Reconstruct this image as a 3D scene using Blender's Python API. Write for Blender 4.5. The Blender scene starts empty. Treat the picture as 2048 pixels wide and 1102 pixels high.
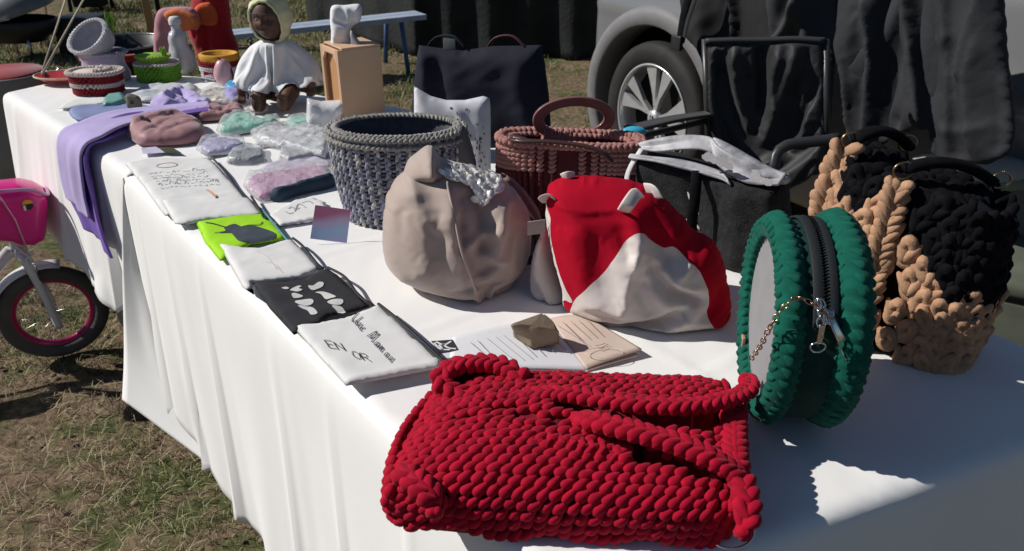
import bpy, bmesh, math, random
import numpy as np
from mathutils import Vector, Matrix
from mathutils.geometry import delaunay_2d_cdt
random.seed(7); rng = np.random.default_rng(7)
R = math.radians

# ------------------------------------------------------------------ camera, world, sun
SC = bpy.context.scene
COL = SC.collection
CAMZ = 1.35; PITCH = R(27); FPX = 1607.0; TZ = 0.74
cam = bpy.data.cameras.new('camera'); camo = bpy.data.objects.new('camera', cam); COL.objects.link(camo)
camo.location = (0, 0, CAMZ); camo.rotation_euler = (R(90) - PITCH, 0, 0)
cam.sensor_width = 36; cam.lens = 36 * FPX / 2048; cam.clip_start = .05; cam.clip_end = 500
cam.dof.use_dof = True; cam.dof.focus_distance = 1.25; cam.dof.aperture_fstop = 11
SC.camera = camo
SUN_AZ_DIR = Vector((.98, -.11, 0)).normalized(); SUN_EL = R(38)
w = bpy.data.worlds.new('World'); SC.world = w; w.use_nodes = True
nt = w.node_tree; bg = nt.nodes['Background']; sky = nt.nodes.new('ShaderNodeTexSky')
sky.sky_type = 'NISHITA'; sky.sun_disc = False; sky.sun_elevation = SUN_EL
# sun stands opposite the direction the light travels; rotation is measured clockwise from +Y
sky.sun_rotation = math.atan2(-SUN_AZ_DIR.x, -SUN_AZ_DIR.y)
sky.air_density = 1.0; sky.dust_density = .3; sky.ozone_density = 4.0
nt.links.new(sky.outputs[0], bg.inputs[0]); bg.inputs[1].default_value = .05
sl = bpy.data.lights.new('sun', 'SUN'); sl.energy = 5.0; sl.angle = R(.53); sl.color = (1, .95, .885)
so = bpy.data.objects.new('sun', sl); COL.objects.link(so)
sd = Vector((SUN_AZ_DIR.x * math.cos(SUN_EL), SUN_AZ_DIR.y * math.cos(SUN_EL), -math.sin(SUN_EL)))
so.rotation_euler = sd.to_track_quat('-Z', 'Y').to_euler(); so.location = (-3, 0, 5)
SC.view_settings.view_transform = 'Standard'; SC.view_settings.look = 'None'
SC.view_settings.exposure = -.08; SC.view_settings.gamma = 1; SC.view_settings.use_curve_mapping = False
SC.cycles.max_bounces = 6; SC.cycles.transparent_max_bounces = 12; SC.cycles.use_denoising = True

# ------------------------------------------------------------------ projection helpers (photo pixel -> point on a real plane)
CAMP = Vector((0, 0, CAMZ)); cs, sn = math.cos(PITCH), math.sin(PITCH)
def ray(px, py):
    u = (px - 1024) / FPX; v = (551 - py) / FPX
    return Vector((u, cs + v * sn, -sn + v * cs))
def U(px, py, z=TZ):
    d = ray(px, py); return CAMP + d * ((z - CAMZ) / d.z)
def proj(p):
    d = p - CAMP; dep = d.y * cs - d.z * sn; return (1024 + FPX * d.x / dep, 551 - FPX * (d.y * sn + d.z * cs) / dep)
def Pd(px, py, dep):
    return CAMP + ray(px, py) * dep
class Frame:
    """a plane: ex across, ey up, en out of it"""
    def __init__(s, P, yaw=0, lean=0):
        s.P = Vector(P); y = R(yaw); l = R(lean)
        s.ex = Vector((math.cos(y), math.sin(y), 0)); h = Vector((math.sin(y), -math.cos(y), 0)); Z = Vector((0, 0, 1))
        s.ey = -h * math.sin(l) + Z * math.cos(l); s.en = h * math.cos(l) + Z * math.sin(l)
    def loc(s, px, py):
        d = ray(px, py); t = (s.P - CAMP).dot(s.en) / d.dot(s.en); q = CAMP + d * t - s.P
        return (q.dot(s.ex), q.dot(s.ey))
    def W(s, x, y, n=0): return s.P + s.ex * x + s.ey * y + s.en * n
def flat_frame(z=TZ, at=(0, 0)):
    f = Frame((at[0], at[1], z)); f.ex = Vector((1, 0, 0)); f.ey = Vector((0, 1, 0)); f.en = Vector((0, 0, 1)); return f

# ------------------------------------------------------------------ materials
def mat(name, col, rough=.8, var=.12, scale=30, bump=.25, bscale=None, bdist=.001, metal=0, sheen=0, col2=None, weave=0, alpha=1, trans=0, coat=0, spec=.35, sub=0):
    m = bpy.data.materials.new(name); m.use_nodes = True; n = m.node_tree.nodes; l = m.node_tree.links; b = n['Principled BSDF']
    tc = n.new('ShaderNodeTexCoord'); no = n.new('ShaderNodeTexNoise'); no.inputs['Scale'].default_value = scale; no.inputs['Detail'].default_value = 6
    l.new(tc.outputs['Object'], no.inputs['Vector'])
    rp = n.new('ShaderNodeValToRGB'); c = Vector(col); c2 = Vector(col2) if col2 else c * (1 + var)
    a = c if col2 else c * (1 - var)
    rp.color_ramp.elements[0].position = .35; rp.color_ramp.elements[1].position = .65
    rp.color_ramp.elements[0].color = (*a, 1); rp.color_ramp.elements[1].color = (*[min(1, x) for x in c2], 1)
    l.new(no.outputs[0], rp.inputs[0]); l.new(rp.outputs[0], b.inputs['Base Color'])
    b.inputs['Roughness'].default_value = rough; b.inputs['Metallic'].default_value = metal
    b.inputs['Specular IOR Level'].default_value = spec
    if sheen: b.inputs['Sheen Weight'].default_value = sheen; b.inputs['Sheen Roughness'].default_value = .5
    if alpha < 1: b.inputs['Alpha'].default_value = alpha
    if trans: b.inputs['Transmission Weight'].default_value = trans
    if coat: b.inputs['Coat Weight'].default_value = coat; b.inputs['Coat Roughness'].default_value = .08
    if sub: b.inputs['Subsurface Weight'].default_value = sub; b.inputs['Subsurface Radius'].default_value = (.01, .008, .006)
    if bump:
        n2 = n.new('ShaderNodeTexNoise'); n2.inputs['Scale'].default_value = bscale or scale * 8; n2.inputs['Detail'].default_value = 4
        l.new(tc.outputs['Object'], n2.inputs['Vector'])
        bp = n.new('ShaderNodeBump'); bp.inputs['Strength'].default_value = bump; bp.inputs['Distance'].default_value = bdist
        l.new(n2.outputs[0], bp.inputs['Height']); l.new(bp.outputs[0], b.inputs['Normal'])
        if weave:
            wv = n.new('ShaderNodeTexWave'); wv.inputs['Scale'].default_value = weave; wv.inputs['Distortion'].default_value = 1.5
            l.new(tc.outputs['Object'], wv.inputs['Vector'])
            ad = n.new('ShaderNodeMath'); ad.operation = 'ADD'; l.new(n2.outputs[0], ad.inputs[0]); l.new(wv.outputs['Fac'], ad.inputs[1])
            l.new(ad.outputs[0], bp.inputs['Height'])
    return m

# ------------------------------------------------------------------ object helpers
def thing(name, label, cat, loc=(0, 0, 0), group=None):
    o = bpy.data.objects.new(name, None); COL.objects.link(o); o.location = loc; o.empty_display_size = .02
    o['label'] = label; o['category'] = cat
    if group: o['group'] = group
    return o
def tag(o, label=None, cat=None, group=None, kind=None):
    if label: o['label'] = label
    if cat: o['category'] = cat
    if group: o['group'] = group
    if kind: o['kind'] = kind
    return o
def obj(name, verts, faces, m, parent=None, smooth=True, label=None, kind=None, mats=None, fmat=None):
    me = bpy.data.meshes.new(name); me.from_pydata([tuple(v) for v in verts], [], [tuple(int(i) for i in f) for f in faces]); me.update()
    if m: me.materials.append(m)
    for x in (mats or []): me.materials.append(x)
    if fmat is not None: me.polygons.foreach_set('material_index', np.array(fmat, dtype=np.int32))
    if smooth: me.polygons.foreach_set('use_smooth', np.ones(len(me.polygons), dtype=bool))
    o = bpy.data.objects.new(name, me); COL.objects.link(o)
    if parent:
        o.parent = parent
        p = parent; M = Matrix.Translation(p.location) if not p.parent else Matrix.Translation(p.location + p.parent.location)
        # verts come in world space: keep them where they are
        o.matrix_parent_inverse = M.inverted() if (p.type == 'EMPTY' or p.location.length > 0) else Matrix.Identity(4)
    if label: o['label'] = label
    if kind: o['kind'] = kind
    return o
def outward(o):
    bm = bmesh.new(); bm.from_mesh(o.data); bmesh.ops.recalc_face_normals(bm, faces=bm.faces); bm.to_mesh(o.data); bm.free(); return o
class MB:
    def __init__(s): s.v = []; s.f = []; s.m = []
    def add(s, v, f, mi=0):
        k = len(s.v); s.v += [tuple(x) for x in v]; s.f += [tuple(i + k for i in q) for q in f]; s.m += [mi] * len(f); return s
    def out(s, name, m, parent=None, smooth=True, **k):
        return outward(obj(name, s.v, s.f, m, parent, smooth, fmat=s.m if k.get('mats') else None, **k))
def box_vf(c, s, rot=None, bev=0):
    bm = bmesh.new(); bmesh.ops.create_cube(bm, size=1)
    for v in bm.verts: v.co = Vector((v.co.x * s[0], v.co.y * s[1], v.co.z * s[2]))
    if bev: bmesh.ops.bevel(bm, geom=bm.edges[:] + bm.verts[:], offset=bev, segments=2, affect='EDGES', profile=.7)
    M = rot if rot is not None else Matrix.Identity(3)
    bm.verts.index_update(); V = [M @ v.co + Vector(c) for v in bm.verts]; F = [[v.index for v in f.verts] for f in bm.faces]; bm.free(); return V, F
def rotz(d): return Matrix.Rotation(R(d), 3, 'Z')
def catmull(pts, closed, step):
    P = [np.array(p, float) for p in pts]; n = len(P); out = []
    segs = n if closed else n - 1
    for i in range(segs):
        if closed: a, b, c, d = P[i - 1], P[i], P[(i + 1) % n], P[(i + 2) % n]
        else: a, b, c, d = P[max(i - 1, 0)], P[i], P[i + 1], P[min(i + 2, n - 1)]
        k = max(1, int(round(np.linalg.norm(c - b) / step)))
        for j in range(k):
            t = j / k
            out.append(.5 * ((2 * b) + (c - a) * t + (2 * a - 5 * b + 4 * c - d) * t * t + (3 * b - a - 3 * c + d) * t ** 3))
    if not closed: out.append(P[-1])
    return out
def tube_vf(pts, r, seg=8, closed=False, cap=True, flat=1.0, up=None):
    P = [Vector(p) for p in pts]; n = len(P); V = []; F = []
    rr = r if callable(r) else (lambda t: r)
    T = []
    for i in range(n):
        a = P[(i - 1) % n] if closed or i > 0 else P[0]; b = P[(i + 1) % n] if closed or i < n - 1 else P[-1]
        T.append((b - a).normalized() if (b - a).length > 1e-9 else Vector((0, 0, 1)))
    N = (up or Vector((0, 0, 1))).cross(T[0])
    if N.length < 1e-3: N = Vector((1, 0, 0)).cross(T[0])
    N.normalize()
    for i in range(n):
        N = (N - T[i] * N.dot(T[i])); N.normalize(); B = T[i].cross(N); q = rr(i / max(1, n - 1))
        for j in range(seg):
            a = 2 * math.pi * j / seg; V.append(P[i] + N * (q * math.cos(a)) + B * (q * flat * math.sin(a)))
    for i in range(n if closed else n - 1):
        for j in range(seg):
            a = i * seg + j; b = i * seg + (j + 1) % seg; c = ((i + 1) % n) * seg + (j + 1) % seg; d = ((i + 1) % n) * seg + j
            F.append((a, b, c, d))
    if cap and not closed: F.append(tuple(range(seg - 1, -1, -1))); F.append(tuple((n - 1) * seg + j for j in range(seg)))
    return V, F
def tube(name, pts, r, m, parent=None, seg=8, closed=False, smooth_pts=None, **k):
    if smooth_pts: pts = [Vector(p) for p in catmull([tuple(p) for p in pts], closed, smooth_pts)]
    fl = k.pop('flat', 1.0); up = k.pop('up', None)
    V, F = tube_vf(pts, r, seg, closed, flat=fl, up=up); return outward(obj(name, V, F, m, parent, **k))
def lathe_vf(prof, c, seg=32, ax=None, sx=1, sy=1, closed=False):
    """prof: (radius, height) pairs round an axis"""
    M = ax or Matrix.Identity(3); V = []; F = []
    for (r, h) in prof:
        for j in range(seg):
            a = 2 * math.pi * j / seg; V.append(M @ Vector((r * math.cos(a) * sx, r * math.sin(a) * sy, h)) + Vector(c))
    n = len(prof)
    for i in range(n if closed else n - 1):
        for j in range(seg):
            F.append((i * seg + j, i * seg + (j + 1) % seg, ((i + 1) % n) * seg + (j + 1) % seg, ((i + 1) % n) * seg + j))
    return V, F
# numpy value noise
_H = rng.random((64, 64, 64))
def vnoise(P, sc, seed=0):
    P = np.asarray(P, float) * sc + seed * 7.31 + 100; i = np.floor(P).astype(int); f = P - i; f = f * f * (3 - 2 * f); r = 0
    for dx in (0, 1):
        for dy in (0, 1):
            for dz in (0, 1):
                h = _H[(i[:, 0] + dx) % 64, (i[:, 1] + dy) % 64, (i[:, 2] + dz) % 64]
                r = r + h * np.where(dx, f[:, 0], 1 - f[:, 0]) * np.where(dy, f[:, 1], 1 - f[:, 1]) * np.where(dz, f[:, 2], 1 - f[:, 2])
    return r * 2 - 1
def fbm(P, sc, seed=0, o=3): return sum(vnoise(P, sc * 2 ** k, seed + k) / 2 ** k for k in range(o))
def seg_dist(Q, A, B, signed=False):
    AB = B - A; L = (AB ** 2).sum(1) + 1e-12
    D = Q[:, None, :] - A[None]; t = np.clip((D * AB[None]).sum(2) / L[None], 0, 1)
    E = D - t[:, :, None] * AB[None]; d = np.sqrt((E ** 2).sum(2)); k = d.argmin(1); dm = d[np.arange(len(Q)), k]
    if not signed: return dm
    s = AB[k, 0] * D[np.arange(len(Q)), k, 1] - AB[k, 1] * D[np.arange(len(Q)), k, 0]
    tt = (k + t[np.arange(len(Q)), k]) / len(A)
    return dm * np.where(s >= 0, 1, -1), tt
def ridge_h(Q, ridges):
    h = np.zeros(len(Q))
    for rd in ridges:
        pts, amp, wl, wr = rd
        p = np.array(catmull(pts, False, .006)) if len(pts) > 2 else np.array(pts, float)
        d, t = seg_dist(Q, p[:-1], p[1:], True)
        wd = np.where(d >= 0, wl, wr); fade = np.clip(np.minimum(t, 1 - t) * 5 + .35, 0, 1)
        h += amp * np.exp(-(np.abs(d) / wd) ** 1.7) * fade
    return h
def inside(Q, poly):
    x, y = Q[:, 0], Q[:, 1]; r = np.zeros(len(Q), bool); n = len(poly)
    for i in range(n):
        a = poly[i]; b = poly[(i + 1) % n]
        if a[1] == b[1]: continue
        c = ((a[1] > y) != (b[1] > y)) & (x < (b[0] - a[0]) * (y - a[1]) / (b[1] - a[1]) + a[0]); r ^= c
    return r
def sheet(poly, step, jitter=.3, seams=()):
    """triangulated polygon: boundary first. returns pts (n,2), faces, nb"""
    poly = [np.array(p) for p in poly]; nb = len(poly); P = np.array(poly)
    x0, y0 = P.min(0); x1, y1 = P.max(0)
    xs = np.arange(x0, x1, step); ys = np.arange(y0, y1, step * .87); g = []
    for j, y in enumerate(ys): g += [(x + (step / 2 if j % 2 else 0), y) for x in xs]
    g = np.array(g) + (rng.random((len(g), 2)) - .5) * step * jitter
    g = g[inside(g, P)]
    d = seg_dist(g, P, np.roll(P, -1, 0)) if len(g) else np.zeros(0)
    g = g[d > step * .5] if len(g) else g
    ex_ = []; ed_ = []; sp_ = []
    for sm in seams:
        q = np.array(catmull(sm, True, step * .8)); q = q[inside(q, P)] if False else q; k_ = nb + len(sp_); 
        ins = inside(q, P) & (seg_dist(q, P, np.roll(P, -1, 0)) > step * .3)
        for i in range(len(q)):
            if ins[i]:
                sp_.append(q[i])
                if len(sp_) > 1 and i > 0 and ins[i - 1]: ed_.append((nb + len(sp_) - 2, nb + len(sp_) - 1))
    if sp_:
        sq = np.array(sp_); dm = np.sqrt(((g[:, None, :] - sq[None]) ** 2).sum(2)).min(1); g = g[dm > step * .5]; P2 = np.vstack([P, sq])
    else: P2 = P
    allp = np.vstack([P2, g]) if len(g) else P2
    vo, eo, fo, ov, oe, of = delaunay_2d_cdt([Vector(p) for p in allp], ed_, [list(range(nb))], 1, 1e-7)
    vo = np.array([tuple(v) for v in vo]); return vo, fo
def inflate(name, poly, fr, tf, tb, Rr, step, m, parent=None, ridges=(), noise=(0, 20), floor=None, px=True, smooth=True, ex=.5, seed=0, bound=None, seams=(), crease=None, **k):
    """soft closed body with a given outline in frame fr, thickness tf in front and tb behind"""
    loc = (lambda p: fr.loc(*p)) if px else (lambda p: p)
    p2 = [loc(p) for p in poly]
    if sum(p2[i - 1][0] * p2[i][1] - p2[i][0] * p2[i - 1][1] for i in range(len(p2))) < 0: p2 = p2[::-1]
    if smooth: p2 = catmull(p2, True, step)
    else:
        q = []
        for i in range(len(p2)):
            a = np.array(p2[i]); b = np.array(p2[(i + 1) % len(p2)]); kk = max(1, int(np.linalg.norm(b - a) / step))
            q += [a + (b - a) * j / kk for j in range(kk)]
        p2 = q
    V2, F = sheet(p2, step, seams=[[loc(q) for q in sm] for sm in seams]); B = np.array(p2)
    d = seg_dist(V2, B, np.roll(B, -1, 0)); q = np.clip(d / Rr, 0, 1); g = (1 - (1 - q) ** 2) ** ex
    rds = [([loc(p) for p in r[0]], r[1], r[2], r[3] if len(r) > 3 else r[2]) for r in ridges]
    gate = np.clip(q * 1.6, 0, 1); n3 = np.column_stack([V2, np.zeros(len(V2))])
    hf = lambda X, gt: ridge_h(X, rds) * gt + noise[0] * gt * fbm(np.column_stack([X, np.zeros(len(X))]), noise[1], seed) + (0 if crease is None else -crease[0] * gt * (np.abs(vnoise(np.column_stack([X[:, 0] * 1.3 + X[:, 1] * .5, X[:, 1] * .6, np.zeros(len(X))]) + .15 * vnoise(np.column_stack([X, np.zeros(len(X))]), 8)[:, None] * .1, crease[1], seed + 3)) + .5 * np.abs(vnoise(np.column_stack([X[:, 0] * .7 - X[:, 1] * .9, X[:, 1] * .8, np.zeros(len(X))]), crease[1] * 1.9, seed + 7))))
    h = tf * g + hf(V2, gate)
    hb = -tb * g
    onb = d < step * .05
    n = len(V2); V = []; idx = {}
    for i in range(n):
        V.append(fr.W(V2[i][0], V2[i][1], h[i] if not onb[i] else 0))
    bi = [-1] * n
    for i in range(n):
        if onb[i]: bi[i] = i
        else: bi[i] = len(V); V.append(fr.W(V2[i][0], V2[i][1], hb[i]))
    FF = [tuple(f) for f in F] + [tuple(bi[j] for j in reversed(f)) for f in F]
    if floor is not None:
        V = [Vector((v.x, v.y, max(v.z, floor))) for v in V]
    o = outward(obj(name, V, FF, m, parent, **k))
    def height(x, y):
        X = np.array([[x, y]]); dd = seg_dist(X, B, np.roll(B, -1, 0)); qq = np.clip(dd / Rr, 0, 1)
        return float((tf * (1 - (1 - qq) ** 2) ** ex + hf(X, np.clip(qq * 1.6, 0, 1)))[0])
    return o, height
def ribbons(name, strokes, fr, m, parent, wd=.0012, height=None, off=.0006, px=True, kind=None, thick=0.0004, label=None):
    """painted strokes that follow a surface"""
    mb = MB(); fh = height or (lambda x, y: 0)
    for st in strokes:
        ww = wd
        if isinstance(st, tuple) and isinstance(st[0], list): st, ww = st
        p = [fr.loc(*q) if px else q for q in st]
        p = catmull(p, False, .003) if len(p) > 2 else [np.array(p[0]) + (np.array(p[1]) - np.array(p[0])) * t for t in np.linspace(0, 1, max(2, int(np.linalg.norm(np.array(p[1]) - np.array(p[0])) / .004) + 1))]
        V = []; F = []
        for i in range(len(p)):
            a = p[max(0, i - 1)]; b = p[min(len(p) - 1, i + 1)]; t = np.array(b) - np.array(a); t = t / (np.linalg.norm(t) + 1e-9); nn = np.array([-t[1], t[0]])
            for s in (-1, 1):
                x, y = p[i] + nn * s * ww / 2; V.append(fr.W(x, y, fh(x, y) + off))
        F = [(2 * i, 2 * i + 1, 2 * i + 3, 2 * i + 2) for i in range(len(p) - 1)]
        mb.add(V, F)
    o = obj(name, mb.v, mb.f, m, parent, kind=kind, label=label)
    return o
def patch(name, poly, fr, m, parent, height=None, off=.0006, px=True, step=.006, smooth=True, **k):
    p = [fr.loc(*q) if px else q for q in poly]
    if sum(p[i - 1][0] * p[i][1] - p[i][0] * p[i - 1][1] for i in range(len(p))) < 0: p = p[::-1]
    p = catmull(p, True, step) if smooth else p
    V2, F = sheet(p, step); fh = height or (lambda x, y: 0)
    return obj(name, [fr.W(x, y, fh(x, y) + off) for x, y in V2], F, m, parent, **k)
import time
def drape(objs, frames=22, floor=None, press=0.0, grow=.10, grav=1.0, mass=.25, bend=.3, tens=12, pin=None, pad=.002, quality=5, selfc=False, jit=.0008, blocks=()):
    """let cloth settle under gravity, then keep the settled shape as plain mesh. objs: list of (obj, pin function or None)"""
    t0 = time.time(); tmp = []
    if floor is not None:
        me = bpy.data.meshes.new('f'); me.from_pydata([(-6, -6, floor), (6, -6, floor), (6, 8, floor), (-6, 8, floor)], [], [(0, 1, 2, 3)]); f = bpy.data.objects.new('f', me); COL.objects.link(f); f.modifiers.new('c', 'COLLISION'); f.collision.thickness_outer = pad; f.collision.cloth_friction = 20; tmp.append(f)
    for b_ in blocks: b_.modifiers.new('c', 'COLLISION'); b_.collision.thickness_outer = pad; b_.collision.cloth_friction = 15
    for o, pf in objs:
        me = o.data; co = np.zeros(len(me.vertices) * 3); me.vertices.foreach_get('co', co); co = co.reshape(-1, 3)
        if pf is not None:
            vg = o.vertex_groups.new(name='pin'); w_ = [pf(c) for c in co]
            for i, q in enumerate(w_):
                if q > 0: vg.add([i], q, 'REPLACE')
        co += rng.normal(0, jit, co.shape) * (1 if pf is None else (np.array(w_) < .5)[:, None]); me.vertices.foreach_set('co', co.ravel())
        md = o.modifiers.new('cl', 'CLOTH'); st = md.settings; st.quality = quality; st.mass = mass; st.tension_stiffness = st.compression_stiffness = tens; st.shear_stiffness = tens * .5; st.bending_stiffness = bend; st.air_damping = 1.5
        st.tension_damping = st.compression_damping = 5; st.shrink_min = -grow; st.effector_weights.gravity = grav
        if pf is not None: st.vertex_group_mass = 'pin'
        if press: st.use_pressure = True; st.uniform_pressure_force = press
        md.collision_settings.distance_min = .002; md.collision_settings.use_self_collision = selfc; md.point_cache.frame_end = frames + 5
    for f_ in range(1, frames + 1): SC.frame_set(f_)
    dg = bpy.context.evaluated_depsgraph_get()
    for o, pf in objs:
        me = bpy.data.meshes.new_from_object(o.evaluated_get(dg), depsgraph=dg); me.name = o.name
        o.modifiers.clear(); o.vertex_groups.clear(); o.data = me
        me.polygons.foreach_set('use_smooth', np.ones(len(me.polygons), dtype=bool))
    for f in tmp: bpy.data.objects.remove(f)
    for b_ in blocks: b_.modifiers.remove(b_.modifiers['c'])
    SC.frame_set(1); print('drape', [o.name for o, _ in objs], round(time.time() - t0, 1))
def split_part(o, name, m, test):
    """move the faces whose pixel position passes test into a part of its own"""
    me = o.data; co = np.zeros(len(me.vertices) * 3); me.vertices.foreach_get('co', co); co = co.reshape(-1, 3)
    sel = [p.index for p in me.polygons if test[p.index]] if not callable(test) else [p.index for p in me.polygons if test(p)]
    sel = set(sel); F1 = [tuple(p.vertices) for p in me.polygons if p.index not in sel]; F2 = [tuple(p.vertices) for p in me.polygons if p.index in sel]
    def mk(F, nm, mm, par):
        ids = sorted({i for f in F for i in f}); mp = {k: i for i, k in enumerate(ids)}
        ob = obj(nm, [tuple(co[i]) for i in ids], [tuple(mp[i] for i in f) for f in F], mm, par); return ob
    a = mk(F1, o.name + '_tmp', o.data.materials[0], o.parent); nm = o.name; par = o.parent; bpy.data.objects.remove(o); a.name = nm
    return a, mk(F2, name, m, par)
# stitch template: tapered, slightly curled lump
def _lump(seg=12, rings=8):
    V = [(1, 0, 0)]; F = []
    for i in range(1, rings):
        a = math.pi * i / rings; x = math.cos(a); r = math.sin(a) ** .85 * (1 - .38 * x)
        for j in range(seg):
            b = 2 * math.pi * j / seg; g = 1 - .15 * max(0, math.cos(3 * b + 1.1 * x)) ** 2; V.append((x, r * g * math.cos(b) + .22 * (x * x - .4), r * g * math.sin(b)))
    V.append((-1, 0, 0)); n = len(V)
    for j in range(seg): F.append((0, 1 + j, 1 + (j + 1) % seg))
    for i in range(rings - 2):
        for j in range(seg):
            a = 1 + i * seg + j; b = 1 + i * seg + (j + 1) % seg; F.append((a, a + seg, b + seg, b))
    for j in range(seg): F.append((n - 1, n - 2 - j, n - 2 - (j + 1) % seg))
    return np.array(V), F
LV, LF = _lump()
def _loop():
    P = [Vector((math.cos(u), math.sin(u) * .46 * (1 - .3 * math.cos(u)), .30 * math.cos(u) + .10 * math.cos(2 * u))) for u in np.linspace(0, 2 * math.pi, 19)[:-1]]
    V, F = tube_vf(P, .43, 8, True); return np.array([tuple(v) for v in V]), [tuple(f) for f in F]
OV, OF = _loop()
def stitches(name, items, m, parent, kind='stuff', tmpl=None, mats=None, label=None, midx=None):
    """items: (pos, tangent, normal, length, width, height, slant_deg)"""
    LV, LF = tmpl or (globals()['LV'], globals()['LF'])
    V = []
    for n_, it in enumerate(items):
        p, t, n, L, Wd, Hh, sl_ = it
        n = np.array(n, float); n /= np.linalg.norm(n) + 1e-12; t = np.array(t, float); t -= n * t.dot(n); t /= np.linalg.norm(t) + 1e-9; b = np.cross(n, t)
        c, s = math.cos(R(sl_)), math.sin(R(sl_)); t2 = t * c + b * s; b2 = np.cross(n, t2)
        V.append(np.array(p)[None] + LV[:, 0:1] * L * t2[None] + LV[:, 1:2] * Wd * b2[None] + LV[:, 2:3] * Hh * n[None])
    V = np.vstack(V); V += (vnoise(V, 260)[:, None] * .00035) * np.array([[.6, .6, 1]]); N = len(items); nv = len(LV)
    ls = np.array([len(f) for f in LF]); li = np.array([i for f in LF for i in f])
    me = bpy.data.meshes.new(name); me.vertices.add(N * nv); me.vertices.foreach_set('co', V.ravel())
    me.loops.add(N * len(li)); me.loops.foreach_set('vertex_index', (li[None] + np.arange(N)[:, None] * nv).ravel().astype(np.int32))
    st = np.r_[0, np.cumsum(ls)[:-1]]; me.polygons.add(N * len(ls)); me.polygons.foreach_set('loop_start', (st[None] + np.arange(N)[:, None] * len(li)).ravel().astype(np.int32))
    me.polygons.foreach_set('use_smooth', np.ones(N * len(ls), dtype=bool))
    me.materials.append(m)
    for x in (mats or []): me.materials.append(x)
    if midx is not None: me.polygons.foreach_set('material_index', np.repeat(np.array(midx, dtype=np.int32), len(ls)))
    me.update(calc_edges=True); me.validate()
    o = obj(name, [], [], None, parent, kind=kind, label=label); om = o.data; o.data = me; bpy.data.meshes.remove(om); me.name = name
    return o
def strip(name, A, B, m, parent=None, nu=14, step=.01, fold=(0, 20), push=None, thick=.0015, seed=0, **k):
    """cloth strip between two 3-D paths"""
    a = [Vector(p) for p in catmull([tuple(x) for x in A], False, step)]; n = len(a)
    b0 = catmull([tuple(x) for x in B], False, step / 3); ln = np.linspace(0, len(b0) - 1, n); b = [Vector(b0[int(round(i))]) for i in ln]
    V = []
    for i in range(n):
        for j in range(nu + 1): V.append(a[i].lerp(b[i], j / nu))
    P = np.array([tuple(v) for v in V]); G = P.reshape(n, nu + 1, 3)
    du = np.gradient(G, axis=1); dv = np.gradient(G, axis=0); N = np.cross(du, dv); N /= np.linalg.norm(N, axis=2, keepdims=True) + 1e-9
    if push is not None and (N.reshape(-1, 3) @ np.array(push)).mean() < 0: N = -N
    uv = np.array([(j / nu * fold[1], i / n * 3, seed) for i in range(n) for j in range(nu + 1)])
    G = G + N * (fold[0] * (vnoise(uv, 1.0, seed) + .8)).reshape(n, nu + 1, 1)
    F = [(i * (nu + 1) + j, i * (nu + 1) + j + 1, (i + 1) * (nu + 1) + j + 1, (i + 1) * (nu + 1) + j) for i in range(n - 1) for j in range(nu)]
    o = obj(name, G.reshape(-1, 3), F, m, parent, **k)
    md = o.modifiers.new('thickness', 'SOLIDIFY'); md.thickness = thick; md.offset = 0
    return o

# ------------------------------------------------------------------ ground
def ground_mat():
    m = bpy.data.materials.new('ground_mat'); m.use_nodes = True; n = m.node_tree.nodes; l = m.node_tree.links; b = n['Principled BSDF']
    tc = n.new('ShaderNodeTexCoord')
    def noise(s, d=8, r=.6):
        x = n.new('ShaderNodeTexNoise'); x.inputs['Scale'].default_value = s; x.inputs['Detail'].default_value = d; x.inputs['Roughness'].default_value = r; l.new(tc.outputs['Object'], x.inputs['Vector']); return x
    def ramp(a, ca, c, cc):
        x = n.new('ShaderNodeValToRGB'); x.color_ramp.elements[0].position = a; x.color_ramp.elements[0].color = (*ca, 1); x.color_ramp.elements[1].position = c; x.color_ramp.elements[1].color = (*cc, 1); return x
    big = noise(2.2, 6); fine = noise(38, 8, .7); mid = noise(11, 6)
    soil = ramp(.32, (.07, .047, .030), .7, (.34, .25, .165)); l.new(fine.outputs[0], soil.inputs[0])
    grs = ramp(.35, (.040, .055, .020), .68, (.17, .185, .075)); l.new(fine.outputs[0], grs.inputs[0])
    mk = n.new('ShaderNodeMath'); mk.operation = 'ADD'; l.new(big.outputs[0], mk.inputs[0]); l.new(mid.outputs[0], mk.inputs[1])
    mr = ramp(.475, (0, 0, 0), .575, (1, 1, 1)); h = n.new('ShaderNodeMath'); h.operation = 'MULTIPLY'; h.inputs[1].default_value = .5; l.new(mk.outputs[0], h.inputs[0]); l.new(h.outputs[0], mr.inputs[0])
    mx = n.new('ShaderNodeMix'); mx.data_type = 'RGBA'; l.new(mr.outputs[0], mx.inputs[0]); l.new(soil.outputs[0], mx.inputs[6]); l.new(grs.outputs[0], mx.inputs[7])
    l.new(mx.outputs[2], b.inputs['Base Color']); b.inputs['Roughness'].default_value = .95; b.inputs['Specular IOR Level'].default_value = .1
    bp = n.new('ShaderNodeBump'); bp.inputs['Strength'].default_value = .9; bp.inputs['Distance'].default_value = .02; l.new(fine.outputs[0], bp.inputs['Height']); l.new(bp.outputs[0], b.inputs['Normal'])
    return m
gx = np.linspace(-5, 5, 140); gy = np.linspace(.4, 11, 150)
GP = np.array([(x, y, 0) for y in gy for x in gx]); GP[:, 2] = .018 * fbm(GP, 2.2, 3) + .01 * fbm(GP, 9, 5) - .012
edge = (np.abs(GP[:, 0]) > 4.9) | (GP[:, 1] > 10.9) | (GP[:, 1] < .45); GP[edge, 2] = -.03
GF = [(j * 140 + i, j * 140 + i + 1, (j + 1) * 140 + i + 1, (j + 1) * 140 + i) for j in range(149) for i in range(139)]
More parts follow.
